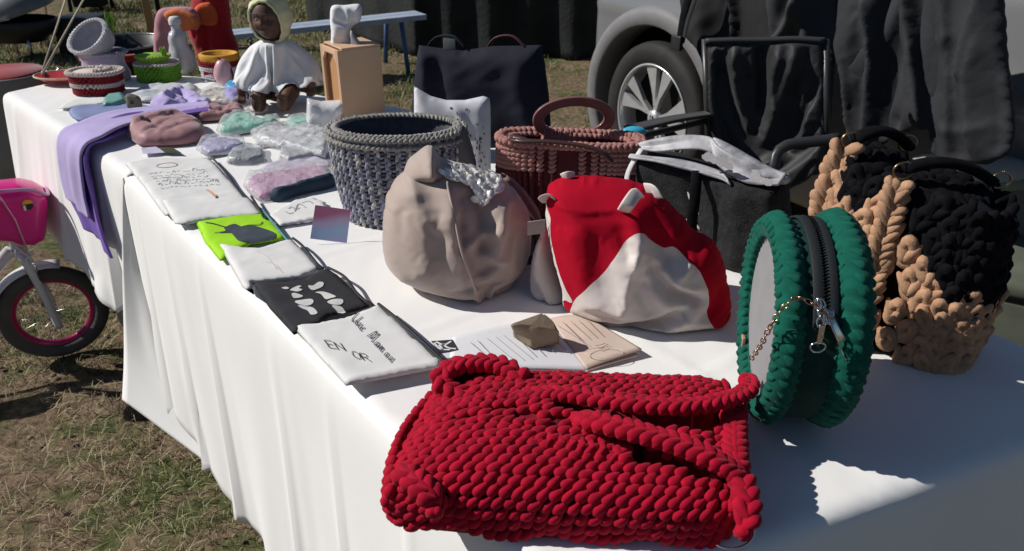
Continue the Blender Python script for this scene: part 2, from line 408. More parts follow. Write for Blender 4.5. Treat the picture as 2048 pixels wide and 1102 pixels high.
k0 = len(GP); out = [(-200, -200, -.03), (200, -200, -.03), (200, 200, -.03), (-200, 200, -.03)]
MG = ground_mat()
a, b_, c_, d_ = 0, 139, 149 * 140 + 139, 149 * 140
go = obj('ground', list(map(tuple, GP)) + out, GF + [(k0, k0 + 1, b_, a), (k0 + 1, k0 + 2, c_, b_), (k0 + 2, k0 + 3, d_, c_), (k0 + 3, k0, a, d_)], MG)
tag(go, 'trampled field of brown earth and short grass', kind='structure')
def blades(name, n, x0, x1, y0, y1, hmin, hmax, m, thr, seed, lab, flatness=.5):
    P = np.column_stack([rng.uniform(x0, x1, n), rng.uniform(y0, y1, n), np.zeros(n)])
    P = P[fbm(P, 1.7, seed) + .5 * fbm(P, 8, seed + 2) > thr]; n = len(P)
    a = rng.uniform(0, 6.28, n); h = rng.uniform(hmin, hmax, n) * (1 + .4 * fbm(P, 3, seed)); ln = rng.uniform(.2, 1.3, n) * flatness * h * 2
    wv = np.column_stack([np.cos(a), np.sin(a), 0 * a]) * .0007 * (1 + P[:, 1:2] * .45); d = np.column_stack([-np.sin(a), np.cos(a), 0 * a])
    z = np.array([0, 0, 1.])
    B = P - [0, 0, .012]
    V = np.stack([B - wv, B + wv, B + d * ln[:, None] * .4 + z * h[:, None] * .75 + wv * .7, B + d * ln[:, None] * .4 + z * h[:, None] * .75 - wv * .7, B + d * ln[:, None] + z * h[:, None]], 1).reshape(-1, 3)
    F = []
    for i in range(n): k = 5 * i; F += [(k, k + 1, k + 2, k + 3), (k + 3, k + 2, k + 4)]
    o = obj(name, V, F, m); tag(o, lab, kind='stuff'); return o
M_gr = mat('grass_green', (.085, .12, .03), .7, .4, 5, 0, col2=(.19, .21, .07)); M_dry = mat('grass_dry', (.30, .25, .15), .8, .3, 4, 0, col2=(.42, .36, .22))
blades('grass', 60000, -2.4, .3, .9, 4.2, .006, .022, M_gr, .12, 11, 'short green grass in patches on bare earth')
blades('dry_grass', 26000, -2.4, .3, .9, 4.2, .006, .022, M_dry, -.1, 21, 'dry straw and grass litter on the earth', 1.5)
blades('grass', 80000, -4.5, 3.5, 4.0, 9.5, .015, .06, M_gr, -.12, 31, 'longer green grass behind the stall')
blades('dry_grass', 26000, -4.5, 3.5, 4.0, 9.5, .012, .04, M_dry, .05, 41, 'dry straw grass behind the stall', 1.4)
# small stones and clods
mb = MB()
for i in range(200):
    x, y = random.uniform(-2.3, .2), random.uniform(.95, 3.6); s = random.uniform(.003, .011) * (1 if random.random() < .9 else 1.8)
    V, F = lathe_vf([(.01, -.5), (.8, -.2), (1, .1), (.7, .5), (.05, .7)], (0, 0, 0), 6)
    mb.add([Vector((x, y, 0)) + Vector((v.x * s * random.uniform(.8, 1.2), v.y * s * random.uniform(.8, 1.2), v.z * s)) for v in V], F)
tag(mb.out('gravel', mat('clod', (.2, .15, .1), .95, .3, 20, .5), None), 'small stones and clods on the earth', kind='stuff')

# ------------------------------------------------------------------ table cloths
M_cloth = mat('white_cloth', (.80, .80, .79), .85, .015, 6, .25, 900, .0004, sheen=.15)
def cloth(name, poly, hangs, z, hem, flare, label, seed, wr=.0012):
    """poly CCW world points; hangs: set of edge indices that hang down; hem(p)->z; flare(edge,s,w)->Vector"""
    P = []; tagE = []; S = []
    n = len(poly)
    for i in range(n):
        a = np.array(poly[i], float); b = np.array(poly[(i + 1) % n], float); k = max(1, int(np.linalg.norm(b - a) / .012))
        for j in range(k): P.append(a + (b - a) * j / k); tagE.append(i); S.append(np.linalg.norm(b - a) * j / k)
    V2, F = sheet(P, .011)
    pn = np.array(P); dd = seg_dist(V2, pn, np.roll(pn, -1, 0))
    q3 = np.column_stack([V2, 0 * V2[:, 0]])
    hz = z - .006 * np.exp(-(dd / .006) ** 2) + wr * fbm(q3, 7, seed) * np.clip(dd / .05, 0, 1) + wr * .7 * np.abs(fbm(q3 * [1, .4, 1], 16, seed + 3))*np.clip(dd / .05, 0, 1)
    d1 = np.array([-.62, .785]); d2 = np.array([.785, .62])
    for dd_, per, ph_ in ((d1, .33, .11), (d2, .27, .05)):
        q = (V2 @ dd_ + ph_) / per; fr_ = (q - np.round(q)) * per; hz = hz + .0016 * np.exp(-(fr_ / .008) ** 2) * np.clip(dd / .03, 0, 1) - .0007 * np.exp(-(fr_ / .03) ** 2)
    V = [(x, y, h) for (x, y), h in zip(V2, hz)]; F = [tuple(f) for f in F]
    N = len(P); J = 34
    nor = []
    for i in range(n):
        a = np.array(poly[i]); b = np.array(poly[(i + 1) % n]); t = (b - a) / np.linalg.norm(b - a); nor.append(np.array([t[1], -t[0]]))
    cols = {}
    for e in sorted(hangs):
        ids = [i for i in range(N) if tagE[i] == e]; ids.append((ids[-1] + 1) % N)
        L = np.linalg.norm(np.array(poly[(e + 1) % n]) - np.array(poly[e]))
        for c, i in enumerate(ids):
            if i in cols: continue
            p = P[i]; nn = nor[e].copy()
            if c == 0 and (e - 1) % n in hangs: nn = nor[e] + nor[e - 1]
            if c == len(ids) - 1 and (e + 1) % n in hangs: nn = nor[e] + nor[(e + 1) % n]
            nn = nn / np.linalg.norm(nn); s = S[i] if c < len(ids) - 1 else L
            col = [i]; hz_ = hem(p)
            for j in range(1, J + 1):
                w_ = (j / J) ** 1.15; zz = z - .006 - (z - hz_) * w_
                u = [[p[0] * 1.0 + p[1] * .3, w_ * .5, seed]]
                f1 = float(vnoise(np.array([[s * 9 + e * 7, w_ * .8, seed]]), 1)[0]); f2 = float(vnoise(np.array([[s * 24 + e * 5, w_ * .9, seed + 4]]), 1)[0])
                f3 = 1 - abs(float(vnoise(np.array([[s * 5.5 + e * 3, w_ * .35, seed + 8]]), 1)[0])) * 7
                am = w_ ** .9
                o = .010 * (1 - math.exp(-w_ * 30)) + am * (.016 * f1 + .004 * f2) + .020 * max(0, f3) * am + .012 * am
                q = Vector((p[0] + nn[0] * o, p[1] + nn[1] * o, zz)) + Vector(flare(e, s, w_, L))
                col.append(len(V)); V.append(tuple(q))
            cols[i] = col
        for c in range(len(ids) - 1):
            A, B = cols[ids[c]], cols[ids[c + 1]]
            for j in range(J): F.append((A[j], A[j + 1], B[j + 1], B[j]))
    o = outward(obj(name, V, F, M_cloth)); tag(o, label, 'tablecloth')
    md = o.modifiers.new('thickness', 'SOLIDIFY'); md.thickness = .0012; md.offset = -1
    return o
near_poly = [(-.857, 1.687), (.0635, .518), (.84, .856), (.735, .988), (-.20, 2.17), (-.25, 2.15)]
def lerp(a, b, t): return a + (b - a) * max(0, min(1, t))
def flare_near(e, s, w_, L):
    if e == 0:
        k = max(0, 1 - s / .20); r = min(1, s / .004)
        return (0, 0, 0)
    if e == 1: return (.015 * w_, -.03 * w_, 0)
    return (0, 0, 0)
nc_ = cloth('tablecloth', near_poly, {0, 1, 2}, TZ, lambda p: lerp(.185, .10, math.hypot(p[0] + .857, p[1] - 1.687) / .42), flare_near, 'white tablecloth on the near table, hanging nearly to the ground', 1)
cf_ = strip('corner_flap', [Vector((-.859, 1.688, .732)), Vector((-.845, 1.678, .45)), Vector((-.80, 1.62, .22)), Vector((-.64, 1.44, .075))], [Vector((-.862, 1.69, .733)), Vector((-.925, 1.695, .45)), Vector((-.965, 1.695, .25)), Vector((-.992, 1.69, .135))], M_cloth, nc_, nu=16, fold=(.008, 2.5), step=.02, seed=4)
far_poly = [(-1.55, 2.44), (-1.0, 1.87), (-.865, 1.715), (-.2, 2.18), (-.40, 2.335), (-.57, 2.41), (-.86, 2.60), (-1.15, 2.69), (-1.44, 2.63)]
def hem_far(p):
    t = ((p[0] + 1.55) * .69 + (2.44 - p[1]) * .72); return lerp(.455, .33, t / .8) if t < .8 else lerp(.33, .2, (t - .8) / .2)
def flare_far(e, s, w_, L): return (-.02 * w_, -.02 * w_, -.03 * w_ * abs(math.sin(s * 9))) if e == 0 else (0, 0, 0)
cloth('tablecloth', far_poly, {0, 1, 8}, TZ - .005, hem_far, flare_far, 'shorter white tablecloth on the far table, under the purple towel', 5)
M_metal = mat('steel', (.45, .45, .46), .3, .05, 40, .1, metal=1); M_board = mat('table_board', (.5, .47, .42), .6, .1, 20, .1)
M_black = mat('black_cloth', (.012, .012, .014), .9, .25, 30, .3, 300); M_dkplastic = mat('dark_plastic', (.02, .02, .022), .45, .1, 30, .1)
def folding_table(P, lab, zt):
    t = thing('folding_table', lab, 'table', (sum(p[0] for p in P) / 4, sum(p[1] for p in P) / 4, 0))
    mbt = MB(); V = [(p[0], p[1], z) for z in (zt - .035, zt) for p in P]
    mbt.add(V, [(0, 1, 2, 3), (4, 5, 6, 7), (0, 1, 5, 4), (1, 2, 6, 5), (2, 3, 7, 6), (3, 0, 4, 7)]).out('tabletop', M_board, t, smooth=False)
    cx = sum(p[0] for p in P) / 4; cy = sum(p[1] for p in P) / 4
    for p in P:
        x = cx + (p[0] - cx) * .86; y = cy + (p[1] - cy) * .86; tube('leg', [(x, y, 0), (x, y, zt - .03)], .0125, M_metal, t)
folding_table([(.05, .56), (.74, .87), (-.25, 2.09), (-.81, 1.68)], 'folding table hidden under the near white cloth', TZ - .02)
folding_table([(-1.46, 2.44), (-.87, 1.78), (-.36, 2.22), (-1.2, 2.6)], 'folding table hidden under the far white cloth', TZ - .02)
# black bag and crate added to deepen the shade under the far table
for (x, y, sx, sy, sz, rz, lab, nm) in ((-1.12, 2.28, .30, .22, .36, -40, 'added black fabric bag that deepens the shade under the far table', 'shade_bag'), (-.78, 1.98, .26, .22, .30, -40, 'added low black crate that deepens the shade between the two cloths', 'shade_crate')):
    t = thing(nm, lab, 'bag' if nm == 'shade_bag' else 'crate', (x, y, 0))
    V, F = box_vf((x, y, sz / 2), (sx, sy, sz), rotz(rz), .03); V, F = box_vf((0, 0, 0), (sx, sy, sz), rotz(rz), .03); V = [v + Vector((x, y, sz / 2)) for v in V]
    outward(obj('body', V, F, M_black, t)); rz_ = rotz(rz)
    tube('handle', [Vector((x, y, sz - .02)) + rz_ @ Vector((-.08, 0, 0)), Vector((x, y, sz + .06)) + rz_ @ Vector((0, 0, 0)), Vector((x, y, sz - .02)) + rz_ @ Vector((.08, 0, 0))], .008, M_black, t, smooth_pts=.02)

# ------------------------------------------------------------------ background: bench, added stall with a shade sheet, grill, pots, posts
M_paint = mat('pale_plank', (.34, .40, .50), .6, .08, 12, .2); M_blue = mat('blue_paint', (.05, .10, .24), .5, .1, 20, .1); M_shade_sheet = mat('shade_sheet_m', (.010, .013, .012), .8, .4, 6, .5, 30, .01)
t = thing('trestle_bench', 'pale trestle bench standing on the grass behind the doll', 'bench', (-1.2, 5.8, 0))
a0 = Vector((-2.0, 5.25, .37)); a1 = Vector((-.62, 6.045, .392)); dv = (a1 - a0).normalized(); nv = Vector((-dv.y, dv.x, 0))
for k in range(2):
    off = nv * (.0 + .11 * k); V = [a0 + off, a1 + off, a1 + off + nv * .10, a0 + off + nv * .10]; V += [v - Vector((0, 0, .035)) for v in V]
    MB().add(V, [(0, 1, 2, 3), (4, 5, 6, 7), (0, 1, 5, 4), (1, 2, 6, 5), (2, 3, 7, 6), (3, 0, 4, 7)]).out('plank', M_paint, t, smooth=False)
for f_ in (.12, .88):
    p = a0.lerp(a1, f_)
    for s_ in (0, 1): tube('leg', [p + nv * (.02 + .28 * s_) - Vector((0, 0, .03)), Vector((p.x, p.y, 0)) + nv * (-.06 + .44 * s_)], .018, M_blue, t)
t = thing('added_stall_table', 'added stall table whose black sheet stands in for deep shade on the grass', 'table', (.1, 7.3, 0))  # guessed stall; its near-black sheet stands in for the shade behind the bench
V = []; F = []
pts = []
path = [(-1.9, 7.75), (-.75, 6.55), (1.05, 6.35), (1.5, 7.6)]
pp = catmull([(p[0], p[1]) for p in path], False, .06)
pp = [np.array(path[0]) + (np.array(path[1]) - np.array(path[0])) * k / 24 for k in range(24)] + [np.array(path[1]) + (np.array(path[2]) - np.array(path[1])) * k / 40 for k in range(40)] + [np.array(path[2]) + (np.array(path[3]) - np.array(path[2])) * k / 20 for k in range(21)]
for i, p in enumerate(pp):
    for j in range(13):
        w_ = j / 12; o = .05 * w_ * math.sin(i * .9) + .03 * w_ * math.sin(i * .37 + 1)
        V.append((p[0] + o * .4, p[1] - o - .03 * w_, .80 * (1 - w_) + .0))
F = [(i * 13 + j, i * 13 + j + 1, (i + 1) * 13 + j + 1, (i + 1) * 13 + j) for i in range(len(pp) - 1) for j in range(12)]
o = obj('shade_sheet', V, F, M_shade_sheet, t); o.modifiers.new('thickness', 'SOLIDIFY').thickness = .004
MB().add([(-1.9, 7.75, .78), (-.75, 6.56, .78), (1.05, 6.36, .78), (1.5, 7.6, .78), (-1.9, 7.75, .75), (-.75, 6.56, .75), (1.05, 6.36, .75), (1.5, 7.6, .75)], [(0, 1, 2, 3), (4, 5, 6, 7), (0, 1, 5, 4), (1, 2, 6, 5), (2, 3, 7, 6), (3, 0, 4, 7)]).out('tabletop', M_board, t, smooth=False)
f = Frame(U(1055, 70, 0), 0)
o = tube('prop_pole', [U(1062, 66, 0), U(1062, 66, 0) + Vector((-.05, -.12, .75))], .012, M_blue); tag(o, 'thin blue pole leaning against the black shade sheet', 'pole')
p = U(1140, 118, 0); V, F = box_vf((p.x, p.y - .05, .66), (.22, .02, .34), None, .004); tag(outward(obj('grey_board', V, F, mat('grey_board_m', (.09, .12, .12), .6))), 'dull grey board propped against the black shade sheet', 'board')
V, F = box_vf((p.x, p.y - .03, .25), (.03, .02, .5)); 

# domed grill at the far left
M_grl = mat('grey_enamel', (.16, .165, .17), .35, .1, 8, .1, coat=.3)
gp = U(50, 112, 0); t = thing('domed_grill', 'grey domed kettle grill on short black legs, on the grass at the far left', 'grill', (gp.x, gp.y, 0))
fz = .28
V, F = lathe_vf([(.27, 0), (.275, .02), (.26, .07), (.21, .13), (.13, .17), (.04, .185), (.001, .187)], (0, 0, 0), 28, sx=1.25, sy=.9)
rot = Matrix.Rotation(R(-14), 3, 'Y') @ Matrix.Rotation(R(8), 3, 'X'); V = [rot @ v + Vector((gp.x, gp.y, fz + .05)) for v in V]; outward(obj('lid', V, F, M_grl, t))
V, F = lathe_vf([(.001, -.17), (.16, -.16), (.24, -.08), (.27, 0), (.25, .01)], (gp.x, gp.y, fz), 28, sx=1.2, sy=.9); outward(obj('bowl', V, F, M_dkplastic, t))
for a in (0, 90, 180, 270):
    q = Vector((gp.x + .2 * math.cos(R(a + 40)), gp.y + .16 * math.sin(R(a + 40)), 0)); tube('leg', [q + Vector((0, 0, .17)), q], .014, M_metal, t)
tube('handle', [(gp.x - .1, gp.y - .27, fz + .04), (gp.x, gp.y - .31, fz + .04), (gp.x + .12, gp.y - .27, fz + .05)], .012, M_metal, t, smooth_pts=.03)
V, F = box_vf((gp.x + .42, gp.y + .2, .14), (.34, .3, .28), None, .03); o = outward(obj('dark_box', V, F, M_dkplastic)); tag(o, 'dark plastic box lying beside the domed grill', 'box')
# grey cushion edge in the top left corner
p = U(-5, 60, 0); o, h = inflate('grey_bag', [(-60, -30), (18, -30), (26, 20), (22, 48), (-60, 52)], Frame(p, 0), .12, .12, .2, .03, mat('grey_fabric', (.16, .17, .18), .9), None, floor=0, seed=3); tag(o, 'grey fabric bag in the top left corner', 'bag')
# dark stools behind
p = U(185, 20, 0)
for q, lab in ((p, 'small black stool on the bare earth behind the baskets'),):
    t = thing('black_stool', lab, 'stool', (q.x, q.y, 0)); V, F = box_vf((q.x, q.y, .30), (.36, .3, .05), None, .01); outward(obj('seat', V, F, M_black, t))
    for sx in (-1, 1):
        for sy in (-1, 1): tube('leg', [(q.x + .15 * sx, q.y + .12 * sy, .28), (q.x + .16 * sx, q.y + .13 * sy, 0)], .02, M_black, t)
    V, F = box_vf((q.x, q.y, .14), (.28, .22, .2), None, .02); outward(obj('cloth_bag', V, F, M_black, t))
M_wood2 = mat('orange_wood', (.45, .25, .11), .6, .2, 6, .2)
p = U(309, 92, 0); o = outward(obj('wooden_post', *box_vf((p.x, p.y, .7), (.06, .06, 1.4), rotz(20), .004), M_wood2)); tag(o, 'orange wooden post rising behind the pink cushion', 'post')
p = U(330, 88, 0); o = tube('dark_post', [(p.x, p.y, 0), (p.x, p.y, 1.4)], .02, M_black); tag(o, 'slim dark metal post beside the orange wooden post', 'post')
# grey pot with red top, and the red tray, with cords
M_potgrey = mat('grey_pot_m', (.24, .24, .23), .8, .1, 10, .3); M_redfelt = mat('red_felt', (.30, .012, .02), .9, .15, 40, .4, 300, sheen=.3); M_cord = mat('cord_m', (.50, .44, .32), .9, .15, 60, .4)
pc = U(8, 240, .35); pc = Vector((pc.x, pc.y + .1, 0))
t = thing('lidded_pot', 'grey pot with a red top standing on the grass at the left edge', 'pot', pc)
V, F = lathe_vf([(.001, 0), (.15, 0), (.165, .25), (.17, .52), (.172, .535), (.16, .535), (.001, .53)], pc, 36); outward(obj('body', V, F, M_potgrey, t))
V, F = lathe_vf([(.158, .535), (.15, .545), (.001, .548)], pc, 36); outward(obj('top_pad', V, F, M_redfelt, t))
pe = Vector((pc.x + .17, pc.y - .02, .535)); tube('hook', [pe, pe + Vector((.03, 0, .01)), pe + Vector((.06, -.01, .0)), pe + Vector((.09, 0, .025))], .006, M_metal, t, smooth_pts=.01)
tt = CAMP + ray(150, -60) * 5.2; o = tube('cord', [pe + Vector((.01, 0, .01)), tt], .005, M_cord); tag(o, 'left cord rising steeply from the grey pot with a red top', 'cord')
pt = U(112, 158, TZ + .008); t = thing('red_tray', 'shallow red tray with a pale rim at the far left corner of the table', 'tray', pt)
V, F = lathe_vf([(.001, 0), (.062, 0), (.078, .012), (.080, .014), (.074, .013), (.058, .004), (.001, .004)], pt, 36, sx=1.15, sy=.8); V = [v + Vector((.03, 0, 0)) for v in V]
outward(obj('tray_body', V, F, mat('red_tray_m', (.42, .03, .035), .5, .1), t))
tube('rim', [(pt.x + .03 + .092 * math.cos(a), pt.y + .064 * math.sin(a), pt.z + .0135) for a in np.linspace(0, 2 * math.pi, 30)[:-1]], .003, M_cord, t, closed=True)
tt = CAMP + ray(200, -60) * 4.6; o = tube('cord', [Vector((pt.x - .04, pt.y, pt.z + .014)), tt], .004, M_cord); tag(o, 'right cord rising from the shallow red tray', 'cord')
tt = CAMP + ray(120, -30) * 6.3; q = U(95, 40, 0); o = tube('cord', [q, q + Vector((.12, .0, 1.2))], .009, M_cord); tag(o, 'thick pale rope hanging behind the domed grill', 'rope')
# big black pan behind the baskets
pb = U(245, 100, .62); t = thing('round_pan', 'wide round black pan with red handles on a brown drum behind the baskets', 'pan', (pb.x, pb.y, 0)); q = Vector((pb.x, pb.y, 0))
V, F = lathe_vf([(.001, .55), (.15, .555), (.19, .60), (.2, .645), (.206, .65), (.2, .655), (.192, .65), (.18, .61), (.14, .568), (.001, .565)], q, 44); outward(obj('pan_body', V, F, M_dkplastic, t))
tube('rim', [(q.x + .203 * math.cos(a), q.y + .203 * math.sin(a), .655) for a in np.linspace(0, 2 * math.pi, 44)[:-1]], .004, M_metal, t, closed=True)
V, F = lathe_vf([(.16, 0), (.17, .3), (.165, .545), (.001, .548)], q, 36); outward(obj('drum', V, F, mat('rust_brown', (.16, .05, .025), .7, .3), t))
for dx in (-.07, .115): V, F = box_vf((q.x + dx, q.y - .19, .625), (.05, .04, .03), rotz(dx * 200), .01); outward(obj('handle', V, F, M_redfelt, t))

# ------------------------------------------------------------------ red crochet bag in the foreground
M_red = mat('red_yarn', (.36, .001, .020), .82, .14, 60, .4, 1400, .0004, sheen=.05, spec=.15)
M_redb = mat('red_yarn_base', (.22, .003, .015), .95, .2, 60, .3, 900)
# top face corners (photo pixels on the plane of the upper face) and footprint
BL, BR, FR_, FL_ = U(872, 757, .80), U(1462, 748, .80), U(1480, 992, .795), U(768, 965, .795)
def bag_pt(s, a, grow=0):
    """s along the width 0..1, a angle round the cross section: 0 = front low edge, pi = back low edge (over the top)"""
    back = BL.lerp(BR, s); front = FL_.lerp(FR_, s); c = (back + front) / 2; hd = (back - front) / 2
    e = abs(2 * s - 1); k = max(0, 1 - e ** (7 if s > .5 else 4)) ** .45
    sa, ca = math.sin(a), math.cos(a)
    sg = lambda x, p: math.copysign(abs(x) ** p, x)
    hgt = .060 + .006 * math.sin(s * 5 + .5); dd = (1.17 + grow) * (.80 + .20 * k)
    z0 = TZ + .014 + (1 - k) * .018
    p = c - hd * (sg(ca, .62) * dd); z = z0 + (hgt - (1 - k) * .020 + grow * .06) * (.30 + .70 * k) * sg(max(sa, -1), .55)
    # gentle sag in the middle and the slot recesses
    return Vector((p.x, p.y, z))
SLOTS = [[(1085, 776), (1150, 784), (1277, 800), (1380, 802), (1450, 800), (1452, 850), (1430, 862), (1330, 862), (1200, 850), (1125, 832)], [(915, 812), (1000, 818), (1130, 840), (1130, 850), (1000, 832), (915, 820)], [(1222, 868), (1260, 876), (1340, 908), (1430, 946), (1418, 958), (1330, 930), (1240, 912)]]
def in_slot(s, a):
    q = np.array([proj(bag_pt(s, a))]); return any(inside(q, sl)[0] for sl in SLOTS)
rbag = thing('crochet_bag', 'crimson chunky crochet bag lying flat at the front edge of the table', 'bag', ((BL + FR_) / 2).to_tuple()[:2] + (TZ,))
NS, NA = 70, 44; A0, A1 = -.42, math.pi + .42
V = []; 
for i in range(NS + 1):
    s = i / NS
    for j in range(NA + 1):
        a = A0 + (A1 - A0) * j / NA; p = bag_pt(s * .96 + .02, a, -.04); r = .5 - .5 * math.copysign(abs(math.cos(a)) ** .62, math.cos(a))
        if 0 < a < math.pi and in_slot(s * .96 + .02, a): p.z -= .045
        p.z = max(p.z, TZ + .002); V.append(p)
F = [(i * (NA + 1) + j, (i + 1) * (NA + 1) + j, (i + 1) * (NA + 1) + j + 1, i * (NA + 1) + j + 1) for i in range(NS) for j in range(NA)]
F += [tuple(range(NA, -1, -1)), tuple(NS * (NA + 1) + j for j in range(NA + 1)), tuple([i * (NA + 1) for i in range(NS + 1)] + [i * (NA + 1) + NA for i in range(NS, -1, -1)])]
outward(obj('lining', V, F, M_redb, rbag))
# equal arc-length rows round the cross section
aa = np.linspace(A0, A1, 400); pts = np.array([tuple(bag_pt(.5, a)) for a in aa]); ln = np.r_[0, np.cumsum(np.linalg.norm(np.diff(pts, axis=0), axis=1))]
NR = int(ln[-1] / .0112); rowsA = np.interp(np.linspace(0, ln[-1], NR), ln, aa)
items = []; SL = .0130; BC = (bag_pt(.5, math.pi / 2) + Vector((0, 0, -.03)))
def surf(s, a, it, L=.0098, W=.0058, Hh=.0048, slant=40, lift=.0, skip=True):
    p = bag_pt(s, a); q = bag_pt(min(.999, s + .004), a); q0 = bag_pt(max(.001, s - .004), a); u = bag_pt(s, a + .03); u0 = bag_pt(s, a - .03)
    t = q - q0; n = t.cross(u - u0)
    if n.dot(p - BC) < 0: n = -n
    if n.length < 1e-12 or t.length < 1e-9: return
    n.normalize(); p = p + n * lift
    if p.z < TZ + .003: return
    j = random.uniform(-1.4, 1.4); it.append((p + n * random.uniform(-.0008, .0008), t, n, L * random.uniform(.9, 1.12), W * random.uniform(.88, 1.1), Hh * random.uniform(.9, 1.1), slant + 7 * j))
for ri, a in enumerate(rowsA):
    s = .012; sh = (ri % 2) * .5
    Lr = (bag_pt(1, a) - bag_pt(0, a)).length; ds = SL / .36; s += sh * ds * .6
    while s < .992:
        r = .5 - .5 * math.copysign(abs(math.cos(a)) ** .62, math.cos(a))
        if not (.2 < a < math.pi - .1 and in_slot(s, a)): surf(s, a + .012 * math.sin(s * 23 + ri), items)
        s += ds * random.uniform(.93, 1.07)
# end caps
for (s0, sgn) in ((0.004, -1), (.996, 1)):
    c = bag_pt(s0, math.pi / 2); ax = (BR - BL).normalized() * sgn; dp = (BL - FL_).normalized() if sgn < 0 else (BR - FR_).normalized()
    for zz in np.arange(TZ + .012, TZ + .056, .0115):
        k = -.5
        base = FL_.lerp(BL, .5) if sgn < 0 else FR_.lerp(BR, .5); half = ((BL - FL_).length if sgn < 0 else (BR - FR_).length) * .5
        d = -half * 1.0
        while d < half * 1.0:
            bulge = .020 * math.cos(d / half * 1.45) * (1 if sgn < 0 else .35) - .004
            items.append((Vector((base.x, base.y, zz)) + dp * d + ax * (bulge - .35 * abs(zz - TZ - .035)), dp, ax + Vector((0, 0, (zz - TZ - .035) * 12)), .0092, .0072, .0066, 30 + random.uniform(-8, 8))); d += .0145
stitches('stitch_rows', items, M_red, rbag)
# raised braided straps and edges
def braid(name, path, m, parent, L=.011, W=.0068, Hh=.0078, sp=.0115, width=.0075, up=Vector((0, 0, 1)), double=True, slant=38, core=True, closed=False):
    P = [Vector(p) for p in catmull([tuple(p) for p in path], closed, .003)]; it = []; acc = 0
    for i in range(1, len(P)):
        acc += (P[i] - P[i - 1]).length
        if acc >= sp:
            acc = 0; t = (P[i] - P[i - 1]).normalized(); b = up.cross(t); 
            if b.length < 1e-3: b = Vector((1, 0, 0)).cross(t)
            b.normalize(); n = t.cross(b)
            if n.dot(up) < 0: n = -n
            for sd in ((-1, 1) if double else (0,)):
                it.append((P[i] + b * (sd * width * .5), t, n + b * sd * .5, L * random.uniform(.92, 1.1), W, Hh * random.uniform(.9, 1.1), slant * (-sd if double else 1) + random.uniform(-5, 5)))
                if double: it.append((P[i] + b * (sd * width * .5) - n * Hh * .7, t, -n + b * sd * .5, L, W, Hh * .8, slant * sd))
    o = stitches(name, it, m, parent)
    if core:
        V, F = tube_vf(P, width * .55, 8, closed); outward(obj('core_cord', V, F, m, parent))
    return o
zt = .808
# edge of the back handle, sagging over the slot
braid('handle', [U(868, 792, .800), U(960, 800, .812), U(1060, 790, .818), U(1130, 786, .822), U(1260, 806, .826), U(1380, 810, .824), U(1470, 792, .818), U(1500, 770, .812), U(1490, 752, .806)], M_red, rbag, width=.007, L=.0105, W=.0060, Hh=.0066, sp=.0100)
braid('handle', [U(868, 806, .798), U(960, 818, .806), U(1060, 830, .810), U(1128, 842, .806)], M_red, rbag, width=.007, L=.0105)
# the open loop at the left back corner
lp = [(960 + 78 * math.cos(a), 757 + 34 * math.sin(a)) for a in np.linspace(0, 2 * math.pi, 25)[:-1]]
braid('loop_edge', [U(x, y, .818 + .008 * (757 - y) / 34) for x, y in lp], M_red, rbag, width=.0085, L=.0115, W=.0068, closed=True)
braid('loop_edge', [U(x * .98 + 19, y + 10, .806) for x, y in lp], M_red, rbag, width=.007, L=.011, closed=True, core=False)
V, F = lathe_vf([(.030, .004), (.024, .0), (.001, -.001)], U(958, 762, .812), 24, sx=1.1, sy=.72); outward(obj('loop_shade_disc', V, F, mat('loop_shade_red', (.035, .001, .003), .95), rbag))  # near-black disc: the shade inside the loop is put into its colour
# diagonal front handle
braid('handle', [U(1152, 832, .806), U(1178, 838, .824), U(1255, 856, .832), U(1340, 880, .828), U(1420, 912, .820), U(1478, 945, .808)], M_red, rbag, width=.0105, L=.0115, W=.0068, Hh=.0072, sp=.0100)
# lifted edge below the slot and tucked second handle
braid('slot_edge', [U(900, 868, .804), U(1010, 876, .812), U(1130, 890, .812), U(1220, 908, .808), U(1236, 924, .802)], M_red, rbag, width=.008, L=.0095, W=.0055, sp=.009, slant=62)
braid('slot_edge', [U(1236, 880, .800), U(1238, 905, .806), U(1236, 935, .802)], M_red, rbag, width=.012)
# right front corner knot
braid('corner_knot', [U(1478, 945, .806), U(1492, 985, .802), U(1494, 1030, .79), U(1482, 1062, .77)], M_red, rbag, width=.009, L=.012, W=.007, Hh=.0075)
braid('side_edge', [U(1468, 806, .796), U(1468, 850, .800), U(1469, 900, .801), U(1472, 950, .799)], M_red, rbag, width=.012, L=.011, W=.007, Hh=.0070, sp=.010)
# front left folded curl
braid('corner_curl', [U(800, 935, .803), U(838, 968, .804), U(870, 1000, .795), U(862, 1028, .776)], M_red, rbag, width=.012)
c = U(1462, 1076, TZ + .004); tube('metal_ring', [(c.x + .021 * math.cos(a), c.y + .017 * math.sin(a), c.z + .006 + .005 * math.sin(a + 1)) for a in np.linspace(0, 6.283, 36)[:-1]], .0014, mat('chrome', (.7, .7, .7), .15, .02, 10, 0, metal=1), rbag, closed=True)

